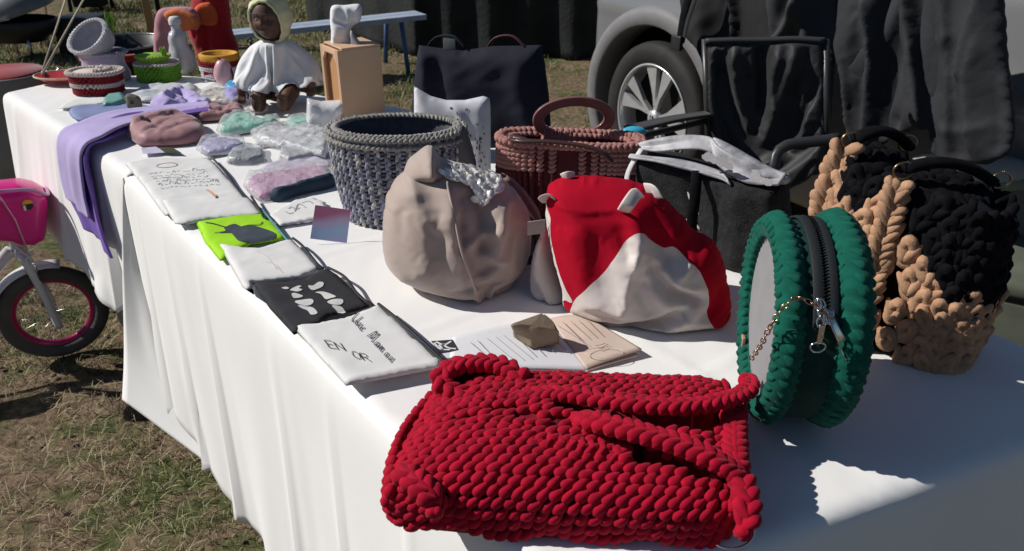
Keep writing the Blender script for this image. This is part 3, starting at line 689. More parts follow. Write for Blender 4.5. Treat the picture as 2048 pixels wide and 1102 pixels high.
# ------------------------------------------------------------------ round green bag
M_green = mat('green_yarn', (.002, .085, .058), .85, .16, 70, .4, 1300, .0004, sheen=.05, spec=.15)
M_zip = mat('zip_tape', (.012, .016, .018), .7, .1, 200, .3, 700); M_chrome = bpy.data.materials['chrome']; M_lin = mat('grey_lining', (.24, .24, .25), .75, .04, 30, .2, 500)
gb_e = Vector((math.sin(R(6.5)), math.cos(R(6.5)), 0)); gb_n = Vector((math.cos(R(6.5)), -math.sin(R(6.5)), 0)); gc = Vector((.308, .838, TZ + .1275))
gbag = thing('round_bag', 'round emerald bag with two crochet rings standing on its edge', 'bag', (gc.x + .04, gc.y, TZ))
RX, RZ = .108, .1105
def ring(c, name, tr=.0185):
    V = []; F = []; NN = 150; MM = 20
    for i in range(NN):
        a = 2 * math.pi * i / NN
        for j in range(MM):
            b = 2 * math.pi * j / MM
            # twisted wraps: ridges that run slanting round the ring
            rd = .5 + .5 * math.cos(a * 46 + b * 1.0 + .6 * math.sin(a * 5)); rr = tr * (.90 + .20 * rd ** .6 + .03 * math.sin(a * 13 + b))
            rad = rr * math.cos(b) * .95
            V.append(c + gb_e * ((RX + rad) * math.sin(a)) + Vector((0, 0, (RZ + rad) * math.cos(a))) + gb_n * (rr * 1.0 * math.sin(b)))
    for i in range(NN):
        for j in range(MM): F.append((i * MM + j, i * MM + (j + 1) % MM, ((i + 1) % NN) * MM + (j + 1) % MM, ((i + 1) % NN) * MM + j))
    outward(obj(name, V, F, M_green, gbag))
    it = []
    for i in range(52):
        a = 2 * math.pi * i / 52
        for b, wd in ((0, 1), (1.2, .8), (-1.2, .8), (2.3, .7), (-2.3, .7)):
            rad = tr * .86 * math.cos(b); p = c + gb_e * ((RX + rad) * math.sin(a)) + Vector((0, 0, (RZ + rad) * math.cos(a))) + gb_n * (tr * .86 * math.sin(b))
            n = gb_e * math.sin(a) * math.cos(b) + Vector((0, 0, math.cos(a) * math.cos(b))) + gb_n * math.sin(b); t = gb_e * math.cos(a) - Vector((0, 0, math.sin(a)))
            it.append((p, t, n, .0085 * wd, .0048, .0048, 55 * (1 if b >= 0 else -1) + random.uniform(-9, 9)))
    stitches('stitch_rows', it, M_green, gbag)
c1 = gc; c2 = gc + gb_n * .066 + Vector((0, 0, .0035))
ring(c1, 'yarn_ring', .0155); ring(c2, 'yarn_ring', .0185)
def disc_pts(c, rx, rz, off): return [c + gb_e * (rx * math.sin(a)) + Vector((0, 0, rz * math.cos(a))) + gb_n * off for a in np.linspace(0, 2 * math.pi, 65)[:-1]]
for cc, off, nm in ((c1, -.004, 'side_panel'), (c2, .004, 'side_panel')):
    V = [cc + gb_n * off * 1.6] + disc_pts(cc, RX * .55, RZ * .55, off * 1.4) + disc_pts(cc, RX, RZ, off); F = [(0, 1 + j, 1 + (j + 1) % 64) for j in range(64)] + [(1 + j, 65 + j, 65 + (j + 1) % 64, 1 + (j + 1) % 64) for j in range(64)]
    outward(obj(nm, V, F, M_lin, gbag))
# gusset: dark green crochet round the bottom, zip tape over the top
def gusset(name, a0, a1, r0, r1, m, n=60, ridg=0, o0=.010, o1=.056):
    V = []; F = []
    for i in range(n + 1):
        a = a0 + (a1 - a0) * i / n
        for j in range(9):
            q = j / 8; rr = r0 + (r1 - r0) * math.sin(q * math.pi) + ridg * (math.cos(j * math.pi * 2 / 2) * .5); V.append(c1 + gb_e * ((RX + rr) * math.sin(a)) + Vector((0, 0, (RZ + rr) * math.cos(a))) + gb_n * (o0 + (o1 - o0) * q))
    F = [(i * 9 + j, (i + 1) * 9 + j, (i + 1) * 9 + j + 1, i * 9 + j + 1) for i in range(n) for j in range(8)]
    o = obj(name, V, F, m, gbag); md = o.modifiers.new('thickness', 'SOLIDIFY'); md.thickness = .003; return o
gusset('gusset', R(0), R(359.9), .003, .005, mat('deep_green', (.002, .030, .023), .9, .2, 60, .4, 800)); 
gusset('zip_tape', R(-66), R(104), .009, .010, M_zip, o0=.021, o1=.031); gusset('zip_tape', R(-66), R(104), .009, .010, M_zip, o0=.036, o1=.046)
mbz = MB()
for i in range(90):
    a = R(-62 + 164 * i / 90)
    for q, dl in ((.0320, 0), (.0352, .5)):
        aa_ = a + R(dl); rr = .0125; p = c1 + gb_e * ((RX + rr) * math.sin(aa_)) + Vector((0, 0, (RZ + rr) * math.cos(aa_))) + gb_n * q
        V, F = box_vf((0, 0, 0), (.0032, .0010, .0014)); M3 = Matrix((gb_n, gb_e * math.cos(aa_) - Vector((0, 0, math.sin(aa_))), gb_e * math.sin(aa_) + Vector((0, 0, math.cos(aa_))))).transposed()
        mbz.add([M3 @ v + p for v in V], F)
mbz.out('zip_teeth', mat('dark_metal', (.02, .02, .02), .5, .1, 30, 0, metal=1), gbag, kind='stuff')
# slider and pull tab on the near side
def gpt(adeg, q, rr): a = R(adeg); return c1 + gb_e * ((RX + rr) * math.sin(a)) + Vector((0, 0, (RZ + rr) * math.cos(a))) + gb_n * q
near = -1  # near side is towards -e
def obox(name, p, ex_, ey_, ez_, sz, m, parent, bev=.001):
    V, F = box_vf((0, 0, 0), sz, None, bev); M3 = Matrix((ex_.normalized(), ey_.normalized(), ez_.normalized())).transposed(); return outward(obj(name, [M3 @ v + p for v in V], F, m, parent))
ps = gpt(-60, .0335, .017); tdir = (gpt(-62, .0335, .017) - ps).normalized(); ndir = (ps - gc).normalized()
obox('zip_slider', ps, gb_n, tdir, ndir, (.011, .016, .007), M_chrome, gbag, .002)
pl0 = ps + ndir * .005; pl1 = pl0 + Vector((.026, -.010, -.046)); dl = (pl1 - pl0)
sd_ = dl.cross(ndir).normalized()
for s_ in (-1, 1): tube('pull_tab', [pl0 + sd_ * .0025 * s_, pl1 + sd_ * .005 * s_], .0012, M_chrome, gbag)
obox('pull_tab', pl1, sd_, dl, ndir, (.012, .009, .0018), M_chrome, gbag, .0006)
obox('pull_tab', pl0.lerp(pl1, .35), sd_, dl, ndir, (.008, .022, .0018), M_chrome, gbag, .0006)
# chain
M_chain = mat('chain_metal', (.60, .36, .22), .22, .05, 20, 0, metal=1)
def chain(path, m, parent, lk=.0085, rr=.0008, name='chain_link'):
    P = [Vector(p) for p in catmull([tuple(p) for p in path], False, .0015)]; acc = lk; k = 0
    for i in range(1, len(P)):
        acc += (P[i] - P[i - 1]).length
        if acc >= lk * .72:
            acc = 0; t = (P[i] - P[i - 1]).normalized(); u = Vector((0, 0, 1)).cross(t); u.normalize() if u.length > 1e-4 else None
            w2 = t.cross(u); x = (u + w2 if k % 2 else u - w2).normalized(); k += 1
            tube(name, [P[i] + t * (lk * .5 * math.cos(a)) + x * (lk * .30 * math.sin(a)) for a in np.linspace(0, 6.283, 13)[:-1]], rr, m, parent, seg=6, closed=True)
def Pd(px, py, dep):  # point on a pixel's ray at camera depth dep
    return CAMP + ray(px, py) * dep
sl_p = ps + ndir * .006
dS = (sl_p - CAMP).dot(Vector((0, cs, -sn)))
chain([sl_p, Pd(1600, 596, dS + .0), Pd(1565, 618, dS + .002), Pd(1540, 655, dS + .01), Pd(1522, 690, dS + .03), Pd(1502, 718, dS + .06)], M_chain, gbag)
chain([sl_p + Vector((0, 0, -.004)), Pd(1637, 600, dS), Pd(1640, 640, dS - .002), Pd(1645, 668, dS - .003)], M_chrome, gbag, lk=.012, rr=.0010)
q = Pd(1641, 668, dS - .004); obox('clasp', q, Vector((1, 0, 0)), Vector((0, 0, 1)), Vector((0, -1, 0)), (.006, .022, .004), M_chrome, gbag, .001)
tube('clasp_ring', [q + Vector((.008 * math.cos(a), 0, -.016 + .006 * math.sin(a))) for a in np.linspace(0, 6.28, 15)[:-1]], .0011, M_chrome, gbag, closed=True, seg=6)
obox('tab', Pd(1484, 690, gc.y * cs + .48 * sn + .10), gb_e, Vector((0, 0, 1)), gb_n, (.016, .03, .004), mat('tan_tab', (.35, .22, .15), .7), gbag)

# ------------------------------------------------------------------ tan and black chunky bag
M_tan = mat('tan_yarn', (.42, .25, .155), .9, .16, 60, .6, 420, .0012, spec=.15); M_blk = mat('black_yarn', (.006, .006, .008), .95, .3, 50, .4, 900, .0005, spec=.08)
tbag = thing('chunky_knit_bag', 'tall chunky knit bag, tan below and black above, behind the round green bag', 'bag', (.60, 1.05, TZ))
t_c = Vector((.548, 1.008, 0)); t_yaw = R(50)   # long axis
tex = Vector((math.cos(t_yaw + math.pi / 2 + .0), math.sin(t_yaw + math.pi / 2), 0)); tey = Vector((math.cos(t_yaw), math.sin(t_yaw), 0))
def tb(a, h):   # a angle, h 0..1 height
    ca, sa = math.cos(a), math.sin(a); e = .62
    X = math.copysign(abs(ca) ** e, ca); Y = math.copysign(abs(sa) ** e, sa)
    fl = .98 + .09 * math.sin(min(h, 1) * math.pi) - .07 * h
    z = TZ + .004 + h * (.236 + .022 * math.cos(a) )
    p = t_c + tex * (X * .112 * fl) + tey * (Y * .068 * fl * (1 - .12 * h)); return Vector((p.x, p.y, z))
angs = np.linspace(0, 2 * math.pi, 241)[:-1]; pr = [proj(tb(a_, 1.0)) for a_ in angs]
a_near = angs[int(np.argmin([(x - 1795) ** 2 + (y - 400) ** 2 for x, y in pr]))]; a_far = angs[int(np.argmin([(x - 1665) ** 2 + (y - 330) ** 2 for x, y in pr]))]
dfa = (a_far - a_near + math.pi) % (2 * math.pi) - math.pi
def black_line(a):   # height where tan gives way to black, measured from the near corner
    d = ((a - a_near + math.pi) % (2 * math.pi) - math.pi) / abs(dfa) * (1 if dfa > 0 else -1)   # 0 near corner, 1 far-left corner, negative round the front
    return float(np.interp(d, [-4, -2.2, -1.5, -1.0, -.6, -.3, -.08, .05, .18, .5, .8, .95, 1.1, 1.4], [.5, .48, .40, .44, .50, .58, .80, .98, .86, .74, .84, 1.08, .8, .5])) + random.uniform(-.05, .05)
V = []; NAg, NH = 72, 26
for j in range(NH + 1):
    for i in range(NAg):
        p = tb(2 * math.pi * i / NAg, j / NH); c = t_c; V.append(Vector((c.x + (p.x - c.x) * .93, c.y + (p.y - c.y) * .93, p.z)))
F = [(j * NAg + i, j * NAg + (i + 1) % NAg, (j + 1) * NAg + (i + 1) % NAg, (j + 1) * NAg + i) for j in range(NH) for i in range(NAg)] + [tuple(range(NAg - 1, -1, -1))]
V.append(Vector((t_c.x, t_c.y, TZ + .236))); k = len(V) - 1; F += [(NH * NAg + i, NH * NAg + (i + 1) % NAg, k) for i in range(NAg)]
obj('lining', V, F, M_blk, tbag)
it = []; mi = []; rows = 11; itf = []; mif = []
for r_ in range(rows):
    h = (r_ + .3) / rows; n_ = 25
    for i in range(n_):
        a = 2 * math.pi * (i + .5 * (r_ % 2) + random.uniform(-.15, .15)) / n_; p = tb(a, h); up = tb(a, h + .03) - tb(a, h - .03); al = tb(a + .02, h) - tb(a - .02, h); n = al.cross(up)
        if n.dot(p - Vector((t_c.x, t_c.y, p.z))) < 0: n = -n
        n.normalize(); blk = h > black_line(a); sl_ = random.uniform(-28, 28)
        it.append((p + n * random.uniform(-.002, .004), up, n, .0165 * random.uniform(.9, 1.2), .0155 * random.uniform(.85, 1.15), .0125 * random.uniform(.85, 1.2), sl_)); mi.append(1 if blk else 0)
        for s_ in (-1, 1): itf.append((p - n * .0005 + al.normalized() * .007 * s_, up, n, .018, .0080, .0085, 30 * s_ + sl_)); mif.append(1 if blk else 0)
for k in range(80):
    a = random.uniform(0, 6.283); q = random.uniform(.1, .97); e_ = tb(a, 1.0); p = Vector((t_c.x + (e_.x - t_c.x) * q, t_c.y + (e_.y - t_c.y) * q, TZ + .236 + (e_.z - TZ - .236) * q)); itf.append((p, Vector((math.cos(a + 1), math.sin(a + 1), .1)), Vector((0, 0, 1)), .020, .011, .010, random.uniform(-30, 30))); mif.append(1)
stitches('knit_loops', it, M_tan, tbag, mats=[M_blk], midx=mi, tmpl=(OV, OF))
stitches('knit_filling', itf, M_tan, tbag, mats=[M_blk], midx=mif)
# corner ridges (tan rolls running up the near corner and far-left edge), black drooping upper part
def roll(pts, m, nm, rad=.014, sp=.017):
    P = [Vector(p) for p in catmull([tuple(p) for p in pts], False, .003)]; acc = 0; itr = []; k = 0
    for i in range(1, len(P)):
        acc += (P[i] - P[i - 1]).length
        if acc >= rad * .62:
            acc = 0; k += 1; t = (P[i] - P[i - 1]).normalized(); n = (Vector((-.5, -1, .1)) - t * t.dot(Vector((-.5, -1, .1)))).normalized(); x = t.cross(n)
            for s_ in (-1, 1): itr.append((P[i] + x * rad * .42 * s_ + n * random.uniform(-.001, .003), t, n, rad * random.uniform(.95, 1.25), rad * random.uniform(.42, .52), rad * random.uniform(.5, .7), 40 * s_ + random.uniform(-14, 14)))
    stitches(nm, itr, m, tbag)
def tb_out(a, h, k=1.06):
    p = tb(a, h); return Vector((t_c.x + (p.x - t_c.x) * k, t_c.y + (p.y - t_c.y) * k, p.z))
roll([tb_out(a_near, h) for h in (1.05, .9, .7, .5, .3)], M_tan, 'corner_roll', .015)
roll([tb_out(a_far, h) for h in (1.08, .95, .8, .62)], M_tan, 'corner_roll', .017)
M_brass = mat('brass', (.35, .26, .16), .3, .1, 20, 0, metal=1)
for a_ in (a_near, a_far, a_near + math.pi * .9, a_far + math.pi * .9):
    q = tb_out(a_, 1.09, 1.0); tube('handle_ring', [q + Vector((.013 * math.cos(a), 0, .011 * math.sin(a))) for a in np.linspace(0, 6.28, 19)[:-1]], .0016, M_brass, tbag, closed=True, seg=6)
for a_, b_ in ((a_far, a_near + math.pi * .9), (a_near, a_far + math.pi * .9)):
    p0 = tb_out(a_, 1.1, .95); p1 = tb_out(b_, 1.08, .9); md_ = (p0 + p1) / 2
    tube('handle', [p0, p0.lerp(md_, .5) + Vector((0, 0, .012)), md_ + Vector((0, 0, .016)), p1.lerp(md_, .5) + Vector((0, 0, .012)), p1], .012, M_blk, tbag, smooth_pts=.01, flat=.6)

# ------------------------------------------------------------------ beige fabric bag with silver petals
M_beige = mat('beige_fabric', (.40, .32, .28), .72, .05, 12, .3, 900, .0004, sheen=.3); M_beige2 = mat('taupe_trim', (.20, .155, .135), .7, .08, 30, .3)
M_silver = mat('silver_scale', (.82, .80, .76), .42, .25, 60, .3, 160, .001, metal=.15)
fb = Frame(U(900, 560, TZ) + Vector((.01, .0, 0)), 12, 4)
ebag = thing('slouchy_bag', 'slouchy beige fabric bag with silver petals on its gathered top', 'bag', fb.P)
o, hb_ = inflate('body', [(768, 500), (772, 420), (782, 372), (815, 340), (850, 345), (885, 332), (925, 336), (962, 342), (1000, 352), (1030, 385), (1055, 432), (1052, 490), (1030, 545), (1020, 592), (975, 612), (930, 612), (880, 598), (830, 565), (785, 540)], fb, .085, .085, .085, .006, M_beige, ebag, floor=TZ + .001, seed=4, crease=(.007, 12),
    ridges=[([(885, 345), (893, 400), (905, 460), (930, 530), (945, 600)], .020, .006, .024), ([(800, 372), (850, 362), (905, 352)], .014, .014, .007), ([(935, 350), (950, 420), (945, 470)], -.020, .012), ([(1000, 380), (985, 440), (975, 490)], .022, .008, .014), ([(900, 470), (930, 440), (985, 420)], .012, .005, .012), ([(900, 400), (908, 470), (925, 540)], -.016, .010), ([(975, 520), (960, 560), (958, 600)], .010, .008), ([(1010, 430), (970, 478), (930, 500)], -.010, .010), ([(830, 400), (835, 460), (850, 540)], .007, .03), ([(865, 420), (870, 500), (890, 570)], -.008, .012), ([(905, 380), (920, 370), (935, 385)], -.014, .008), ([(1035, 420), (1015, 480), (1005, 540)], -.010, .008), ([(790, 500), (840, 520), (900, 560)], .006, .02)], noise=(.006, 14))
drape([(o, lambda c: 1.0 if c[2] > TZ + .15 else .0)], 12, floor=TZ, press=.9, grow=.05, mass=.2, bend=9, grav=.6, jit=.0004); o.modifiers.new('soft', 'SUBSURF').render_levels = 1
from mathutils.bvhtree import BVHTree
bvh = BVHTree.FromPolygons([v.co.copy() for v in o.data.vertices], [tuple(p.vertices) for p in o.data.polygons])
def on_bag(x, y):
    d = ray(x, y); h_ = bvh.ray_cast(CAMP, d.normalized())
    return (h_[0], h_[1] if h_[1] is None or h_[1].dot(d) < 0 else -h_[1])
o, _ = inflate('top_flap', [(808, 356), (815, 322), (832, 306), (855, 290), (868, 296), (880, 312), (905, 322), (940, 330), (975, 345), (1003, 350), (1003, 374), (960, 376), (920, 366), (880, 362), (840, 366)], Frame(fb.W(0, 0, 0) + Vector((0, .005, 0)), 12, 4), .050, .03, .035, .005, M_beige, ebag, seed=8, ridges=[([(856, 292), (858, 330), (862, 355)], .014, .004, .012), ([(880, 315), (890, 340), (900, 360)], -.010, .006), ([(930, 332), (950, 350), (990, 362)], .008, .006)], noise=(.005, 24))
# taupe gusset on the right and back
o, _ = inflate('side_gusset', [(1000, 345), (1042, 372), (1075, 420), (1088, 470), (1072, 520), (1050, 490), (1052, 440), (1025, 390)], Frame(fb.P + Vector((.02, .03, 0)), 30, 4), .03, .03, .03, .006, mat('mauve_fabric', (.26, .16, .15), .7, .06, 20, .3), ebag, floor=TZ, seed=9, noise=(.004, 20))
tube('piping', [fb.W(*fb.loc(884, 344), .055), fb.W(*fb.loc(893, 400), .092), fb.W(*fb.loc(905, 460), .104), fb.W(*fb.loc(930, 530), .098), fb.W(*fb.loc(946, 598), .078)], .0022, M_beige, ebag, smooth_pts=.01)
M_satin = mat('silver_satin', (.80, .78, .74), .30, .12, 60, .5, 120, .002, metal=.25)
for pl_ in ([(884, 350), (905, 338), (940, 342), (975, 352), (1000, 364), (1003, 384), (985, 396), (972, 412), (955, 402), (948, 384), (925, 370), (900, 364)],):
    pq = catmull(pl_, True, 3.0); V2_, F_ = sheet(pq, 2.6); ns = np.column_stack([V2_ * .001, 0 * V2_[:, 0]]); dz_ = .0035 + .0045 * np.abs(fbm(ns, 70, 5)) + .002 * fbm(ns, 190, 6)
    VV = []
    for (x, y), dz in zip(V2_, dz_):
        h_, n_ = on_bag(x, y); VV.append((h_ + n_ * float(dz)) if h_ is not None else Pd(x, y, 1.22))
    o2 = obj('satin_tie', VV, F_, M_satin, ebag); o2.modifiers.new('thickness', 'SOLIDIFY').thickness = .002
def petal(c, t, n, L, W, m, parent):
    t = Vector(t).normalized(); n = Vector(n).normalized(); b = n.cross(t).normalized(); V = []
    for i in range(6):
        q = i / 5; ww = W * math.sin(max(.12, min(q * 1.15 + .1, 1)) * math.pi) ** .6 * (1 if q < .95 else .5)
        for j in (-1, 0, 1): V.append(c + t * (L * (q - .5)) + b * (ww * .5 * j) + n * (.0015 * math.sin(q * 3.1) - .001 * abs(j)))
    F = [(i * 3 + j, (i + 1) * 3 + j, (i + 1) * 3 + j + 1, i * 3 + j + 1) for i in range(5) for j in (0, 1)]
    o = obj('petal', V, F, m, parent, smooth=False); o.modifiers.new('thickness', 'SOLIDIFY').thickness = .0006; return o
cent = [(832, 325), (842, 312), (838, 345), (826, 335), (885, 345), (900, 340), (912, 352), (925, 344), (938, 355), (948, 345), (905, 362), (925, 366), (942, 372), (955, 362), (965, 352), (975, 362), (985, 372), (972, 380), (960, 385), (950, 380), (985, 355), (993, 362), (968, 395), (958, 400), (890, 356), (872, 352), (918, 330), (935, 335)]
for i, (x, y) in enumerate(cent):
    h_, n_ = on_bag(x, y)
    if h_ is None: continue
    a = random.uniform(-1, 1); petal(h_ + n_ * .009, fb.ex * math.cos(a) - fb.ey * .7, n_ + Vector((random.uniform(-.8, .1), 0, random.uniform(0, .6))), random.uniform(.014, .022), random.uniform(.008, .013), M_silver, ebag)
# brown leather strap loop beside it
q = U(1040, 520, TZ); tube('strap_loop', [q + Vector((.0, .02, .10)), q + Vector((.025, .0, .06)), q + Vector((.03, -.02, .02)), q + Vector((.0, -.03, .012)), q + Vector((-.03, -.01, .02))], .010, mat('dark_leather', (.045, .026, .018), .4, .2, 20, .3, coat=.2), ebag, smooth_pts=.008, flat=.35)

# ------------------------------------------------------------------ red and white tote
M_redf = mat('red_canvas', (.36, .001, .016), .85, .06, 20, .3, 1100, .0003, spec=.12); M_wht = mat('offwhite_faux_leather', (.60, .55, .52), .55, .03, 14, .2, 900, .0003, sheen=.15)
fw = Frame(U(1260, 625, TZ) + Vector((0, .02, 0)), -8, 6)
wbag = thing('two_tone_tote', 'red canvas tote with white lower panels, slumped beside the beige bag', 'bag', fw.P)
regW = [[(1148, 612), (1172, 572), (1208, 535), (1240, 492), (1265, 466), (1284, 462), (1300, 478), (1330, 502), (1345, 498), (1372, 520), (1400, 545), (1415, 590), (1416, 640), (1405, 700), (1150, 700), (1140, 640)], [(1050, 430), (1092, 440), (1104, 500), (1122, 550), (1150, 606), (1128, 612), (1126, 700), (1040, 700)]]
fwm = Frame(fw.W(0, 0, .07), -8, 6); regL = [catmull([fwm.loc(*q) for q in r_], True, .006) for r_ in regW]
def unl(q): return proj(fw.W(q[0], q[1], 0))
o, hr_ = inflate('body', [(1092, 380), (1105, 362), (1140, 352), (1200, 352), (1262, 362), (1300, 375), (1330, 395), (1368, 435), (1385, 462), (1420, 480), (1440, 520), (1445, 570), (1456, 625), (1440, 650), (1380, 672), (1300, 676), (1200, 668), (1150, 620), (1125, 600), (1122, 560), (1105, 500), (1095, 440)], fw, .085, .085, .10, .006, M_redf, wbag, floor=TZ + .001, seed=12, crease=(.007, 11), seams=[[unl(q) for q in r_] for r_ in regL],
    ridges=[([(1112, 388), (1180, 398), (1250, 394)], .010, .004, .012), ([(1110, 396), (1180, 408), (1245, 402)], -.008, .006), ([(1268, 400), (1288, 450), (1296, 520)], .014, .006, .020), ([(1300, 395), (1318, 440), (1336, 500)], -.020, .014), ([(1240, 420), (1258, 470), (1270, 520)], -.007, .012), ([(1145, 420), (1160, 500), (1190, 580)], .012, .022), ([(1372, 445), (1378, 490), (1352, 520)], .016, .008), ([(1110, 430), (1140, 520), (1165, 590)], -.014, .012), ([(1400, 500), (1420, 570), (1425, 630)], .010, .014), ([(1276, 470), (1256, 530), (1244, 590)], .020, .010, .034), ([(1288, 470), (1284, 540), (1300, 590)], -.010, .010), ([(1160, 614), (1230, 614), (1300, 606), (1352, 580)], -.026, .007, .012), ([(1160, 630), (1230, 634), (1310, 627), (1370, 600)], .016, .020, .008), ([(1300, 490), (1330, 535), (1390, 565)], -.020, .009), ([(1310, 482), (1345, 525), (1400, 552)], .012, .008), ([(1250, 625), (1290, 650), (1360, 668)], -.008, .014)], noise=(.003, 14))
me_ = o.data; tst = []
for p in me_.polygons:
    c_ = Vector(p.center) - fw.P; fr_ = Vector(p.normal).dot(fw.en) > 0 or c_.dot(fw.en) > .0; q_ = np.array([(c_.dot(fw.ex), c_.dot(fw.ey))]); tst.append(bool(fr_ and any(inside(q_, r_)[0] for r_ in regL)))
drape([(o, lambda c: 1.0 if c[2] > TZ + .145 else 0)], 9, floor=TZ, press=.8, grow=.035, mass=.2, bend=12, grav=.5, jit=.0003)
o, wp_ = split_part(o, 'white_panel', M_wht, tst)
for q in (o, wp_): q.modifiers.new('soft', 'SUBSURF').render_levels = 1
o, _ = inflate('side_panel', [(1094, 446), (1102, 500), (1118, 545), (1146, 590), (1150, 612), (1118, 612), (1080, 590), (1066, 562), (1070, 510), (1080, 475)], Frame(fw.W(-.02, 0, -.005), -24, 4), .045, .03, .03, .005, M_wht, wbag, floor=TZ + .001, seed=15, ridges=[([(1090, 470), (1100, 530), (1130, 590)], .012, .008), ([(1080, 540), (1100, 570), (1120, 605)], -.008, .006)], noise=(.004, 18))
def wtab(pts, off, wdt=.012):
    P = [fw.W(*fw.loc(x, y), off + dz) for x, y, dz in pts]; tube('white_tab', P, wdt, M_wht, wbag, smooth_pts=.004, flat=.16, up=fw.en)
wtab([(1248, 398, 0.045), (1256, 378, .065), (1270, 366, .045), (1280, 372, .02)], .02, .0095)
wtab([(1290, 366, .01), (1306, 362, .03), (1316, 378, .03)], .02, .0085)
wtab([(1096, 400, .0), (1092, 380, .03), (1105, 374, .035), (1116, 388, .03)], .01, .008)
wtab([(1125, 354, .0), (1136, 347, .01), (1148, 352, .0)], .0, .006)
q = fw.W(*fw.loc(1077, 443), .03); obox('price_tag', q, Vector((1, .1, .1)), Vector((0, -.3, 1)), Vector((0, -1, -.3)), (.026, .026, .0015), mat('grey_card', (.33, .31, .29), .8), wbag, .0004)

# ------------------------------------------------------------------ woven grey basket
M_gy = [mat('rope_' + n_, c_, .85, .2, 80, .4, 1200, .0004) for n_, c_ in (('slate', (.21, .22, .27)), ('lilac', (.30, .30, .38)), ('sand', (.46, .43, .40)), ('dark', (.08, .08, .10)))]
bc = Vector((-.215, 1.455, TZ)); kb = thing('woven_basket', 'slate and lilac woven basket with a thick plaited rim', 'basket', bc)
RB = lambda h: (.106 + .020 * math.sin(min(1, h * 1.1) * 1.6)) ; HB = .178; SYB = .66
V, F = lathe_vf([(.001, .004), (.095, .004)] + [(RB(h) - .008, .004 + h * HB) for h in np.linspace(0, 1, 12)] + [(RB(1) - .014, HB), (RB(1) - .016, HB - .03), (.10, .03), (.001, .02)], bc, 48, sy=SYB); outward(obj('wall', V, F, M_gy[3], kb))
it = []; mi = []
for r_ in range(22):
    h = (r_ + .5) / 22; n_ = 82
    for i in range(n_):
        a = 2 * math.pi * (i + .5 * (r_ % 2)) / n_; 
        if math.sin(a) > .75: continue
        rr = RB(h) - .002; p = bc + Vector((rr * math.cos(a), rr * math.sin(a) * SYB, .004 + h * HB)); n = Vector((math.cos(a) * SYB, math.sin(a), 0)).normalized(); 
        vert = (i + r_) % 2
        if vert: it.append((p + n * .002, Vector((0, 0, 1)), n, .0070, .0036, .0032, random.uniform(-9, 9)))
        else: it.append((p - n * .0005, Vector((-math.sin(a), math.cos(a), 0)), n, .0068, .0034, .0031, random.uniform(-6, 6)))
        mi.append(random.choice((0, 0, 1, 1, 2, 0)) if vert else random.choice((0, 0, 1, 3)))
stitches('weave', it, M_gy[0], kb, mats=M_gy[1:], midx=mi)
for zz, rr in ((HB, RB(1) - .001), (HB - .013, RB(1) + .001), (HB + .003, RB(1) - .013)):
    braid('rim_plait', [bc + Vector((rr * math.cos(a), rr * math.sin(a) * SYB, zz)) for a in np.linspace(0, 6.283, 49)], mat('rope_rim', (.27, .26, .24), .85, .2, 80, .4), kb, width=.005, L=.0078, W=.0036, Hh=.0040, sp=.0075)

# ------------------------------------------------------------------ book, small brown box, patterned card
FT = flat_frame(TZ + .0015)
M_paper = mat('white_paper', (.66, .67, .70), .7, .03, 8, .15, 60, .002); M_kraft = mat('kraft_paper', (.56, .45, .38), .75, .06, 12, .2, 60, .002); M_ink = mat('grey_ink', (.33, .33, .38), .8, .1, 30, 0); M_inkd = mat('dark_ink', (.03, .03, .035), .7, .1, 30, 0)
bk = thing('booklet', 'open booklet with one white and one kraft page under the small brown box', 'booklet', U(1100, 700))
def page(name, poly, h0, h1, m, curl=0):
    P = [U(*q) for q in poly]; nA = 22; V = []
    for i in range(nA + 1):
        a = P[0].lerp(P[1], i / nA); b = P[3].lerp(P[2], i / nA)
        for j in range(13):
            p = a.lerp(b, j / 12); u = i / nA; z = TZ + .003 + h0 + h1 * math.sin(u * math.pi) + curl * u ** 3 * (j / 12); V.append(Vector((p.x, p.y, z)))
    F = [(i * 13 + j, i * 13 + j + 1, (i + 1) * 13 + j + 1, (i + 1) * 13 + j) for i in range(nA) for j in range(12)]
    o = obj(name, V, F, m, bk); md = o.modifiers.new('thickness', 'SOLIDIFY'); md.thickness = .0016; md.offset = -1; return o
page('white_page', [(905, 678), (1098, 642), (1180, 742), (895, 745)], 0, .004, M_paper)
page('kraft_page', [(1098, 642), (1172, 636), (1282, 712), (1172, 742)], .001, .004, M_kraft, .008)
page('under_page', [(1098, 644), (1170, 640), (1276, 717), (1172, 745)], -.001, .002, M_kraft, .004)
ls = []
for k in range(13):
    t_ = k / 12; a = (940 + 205 * t_ + random.uniform(-3, 3), 692 - 42 * t_); b = (a[0] + 42 + 28 * random.random(), a[1] + 40 + 14 * random.random() * (1 - t_ * .2)); ls.append([a, b])
ribbons('printed_lines', ls, FT, M_ink, bk, .0012, off=.0066)
ls = [[(1125 + 16 * k, 655 - 1.5 * k), (1160 + 17 * k + random.uniform(-6, 6), 690 - 2 * k)] for k in range(4)]
ribbons('printed_lines', ls, FT, mat('brown_ink', (.30, .21, .17), .8), bk, .001, off=.0096)
q = U(1208, 706, TZ + .0115); mbz = MB(); V = [(q.x + .026 * math.cos(a), q.y + .013 * math.sin(a), q.z + .0008) for a in np.linspace(0, 6.283, 33)[:-1]]
tube('printed_seal', V, .0005, mat('seal', (.66, .58, .50), .8), bk, seg=5, closed=True); ribbons('seal_mark', [[(1196, 711), (1206, 708), (1215, 702)], [(1190, 706), (1204, 703), (1210, 700)]], FT, M_inkd, bk, .001, off=.0118)
bx = thing('paper_box', 'small crumpled brown paper box standing on the open booklet', 'box', U(1070, 690))
M_brn = mat('brown_paper', (.24, .185, .125), .75, .15, 30, .5, 120, .002)
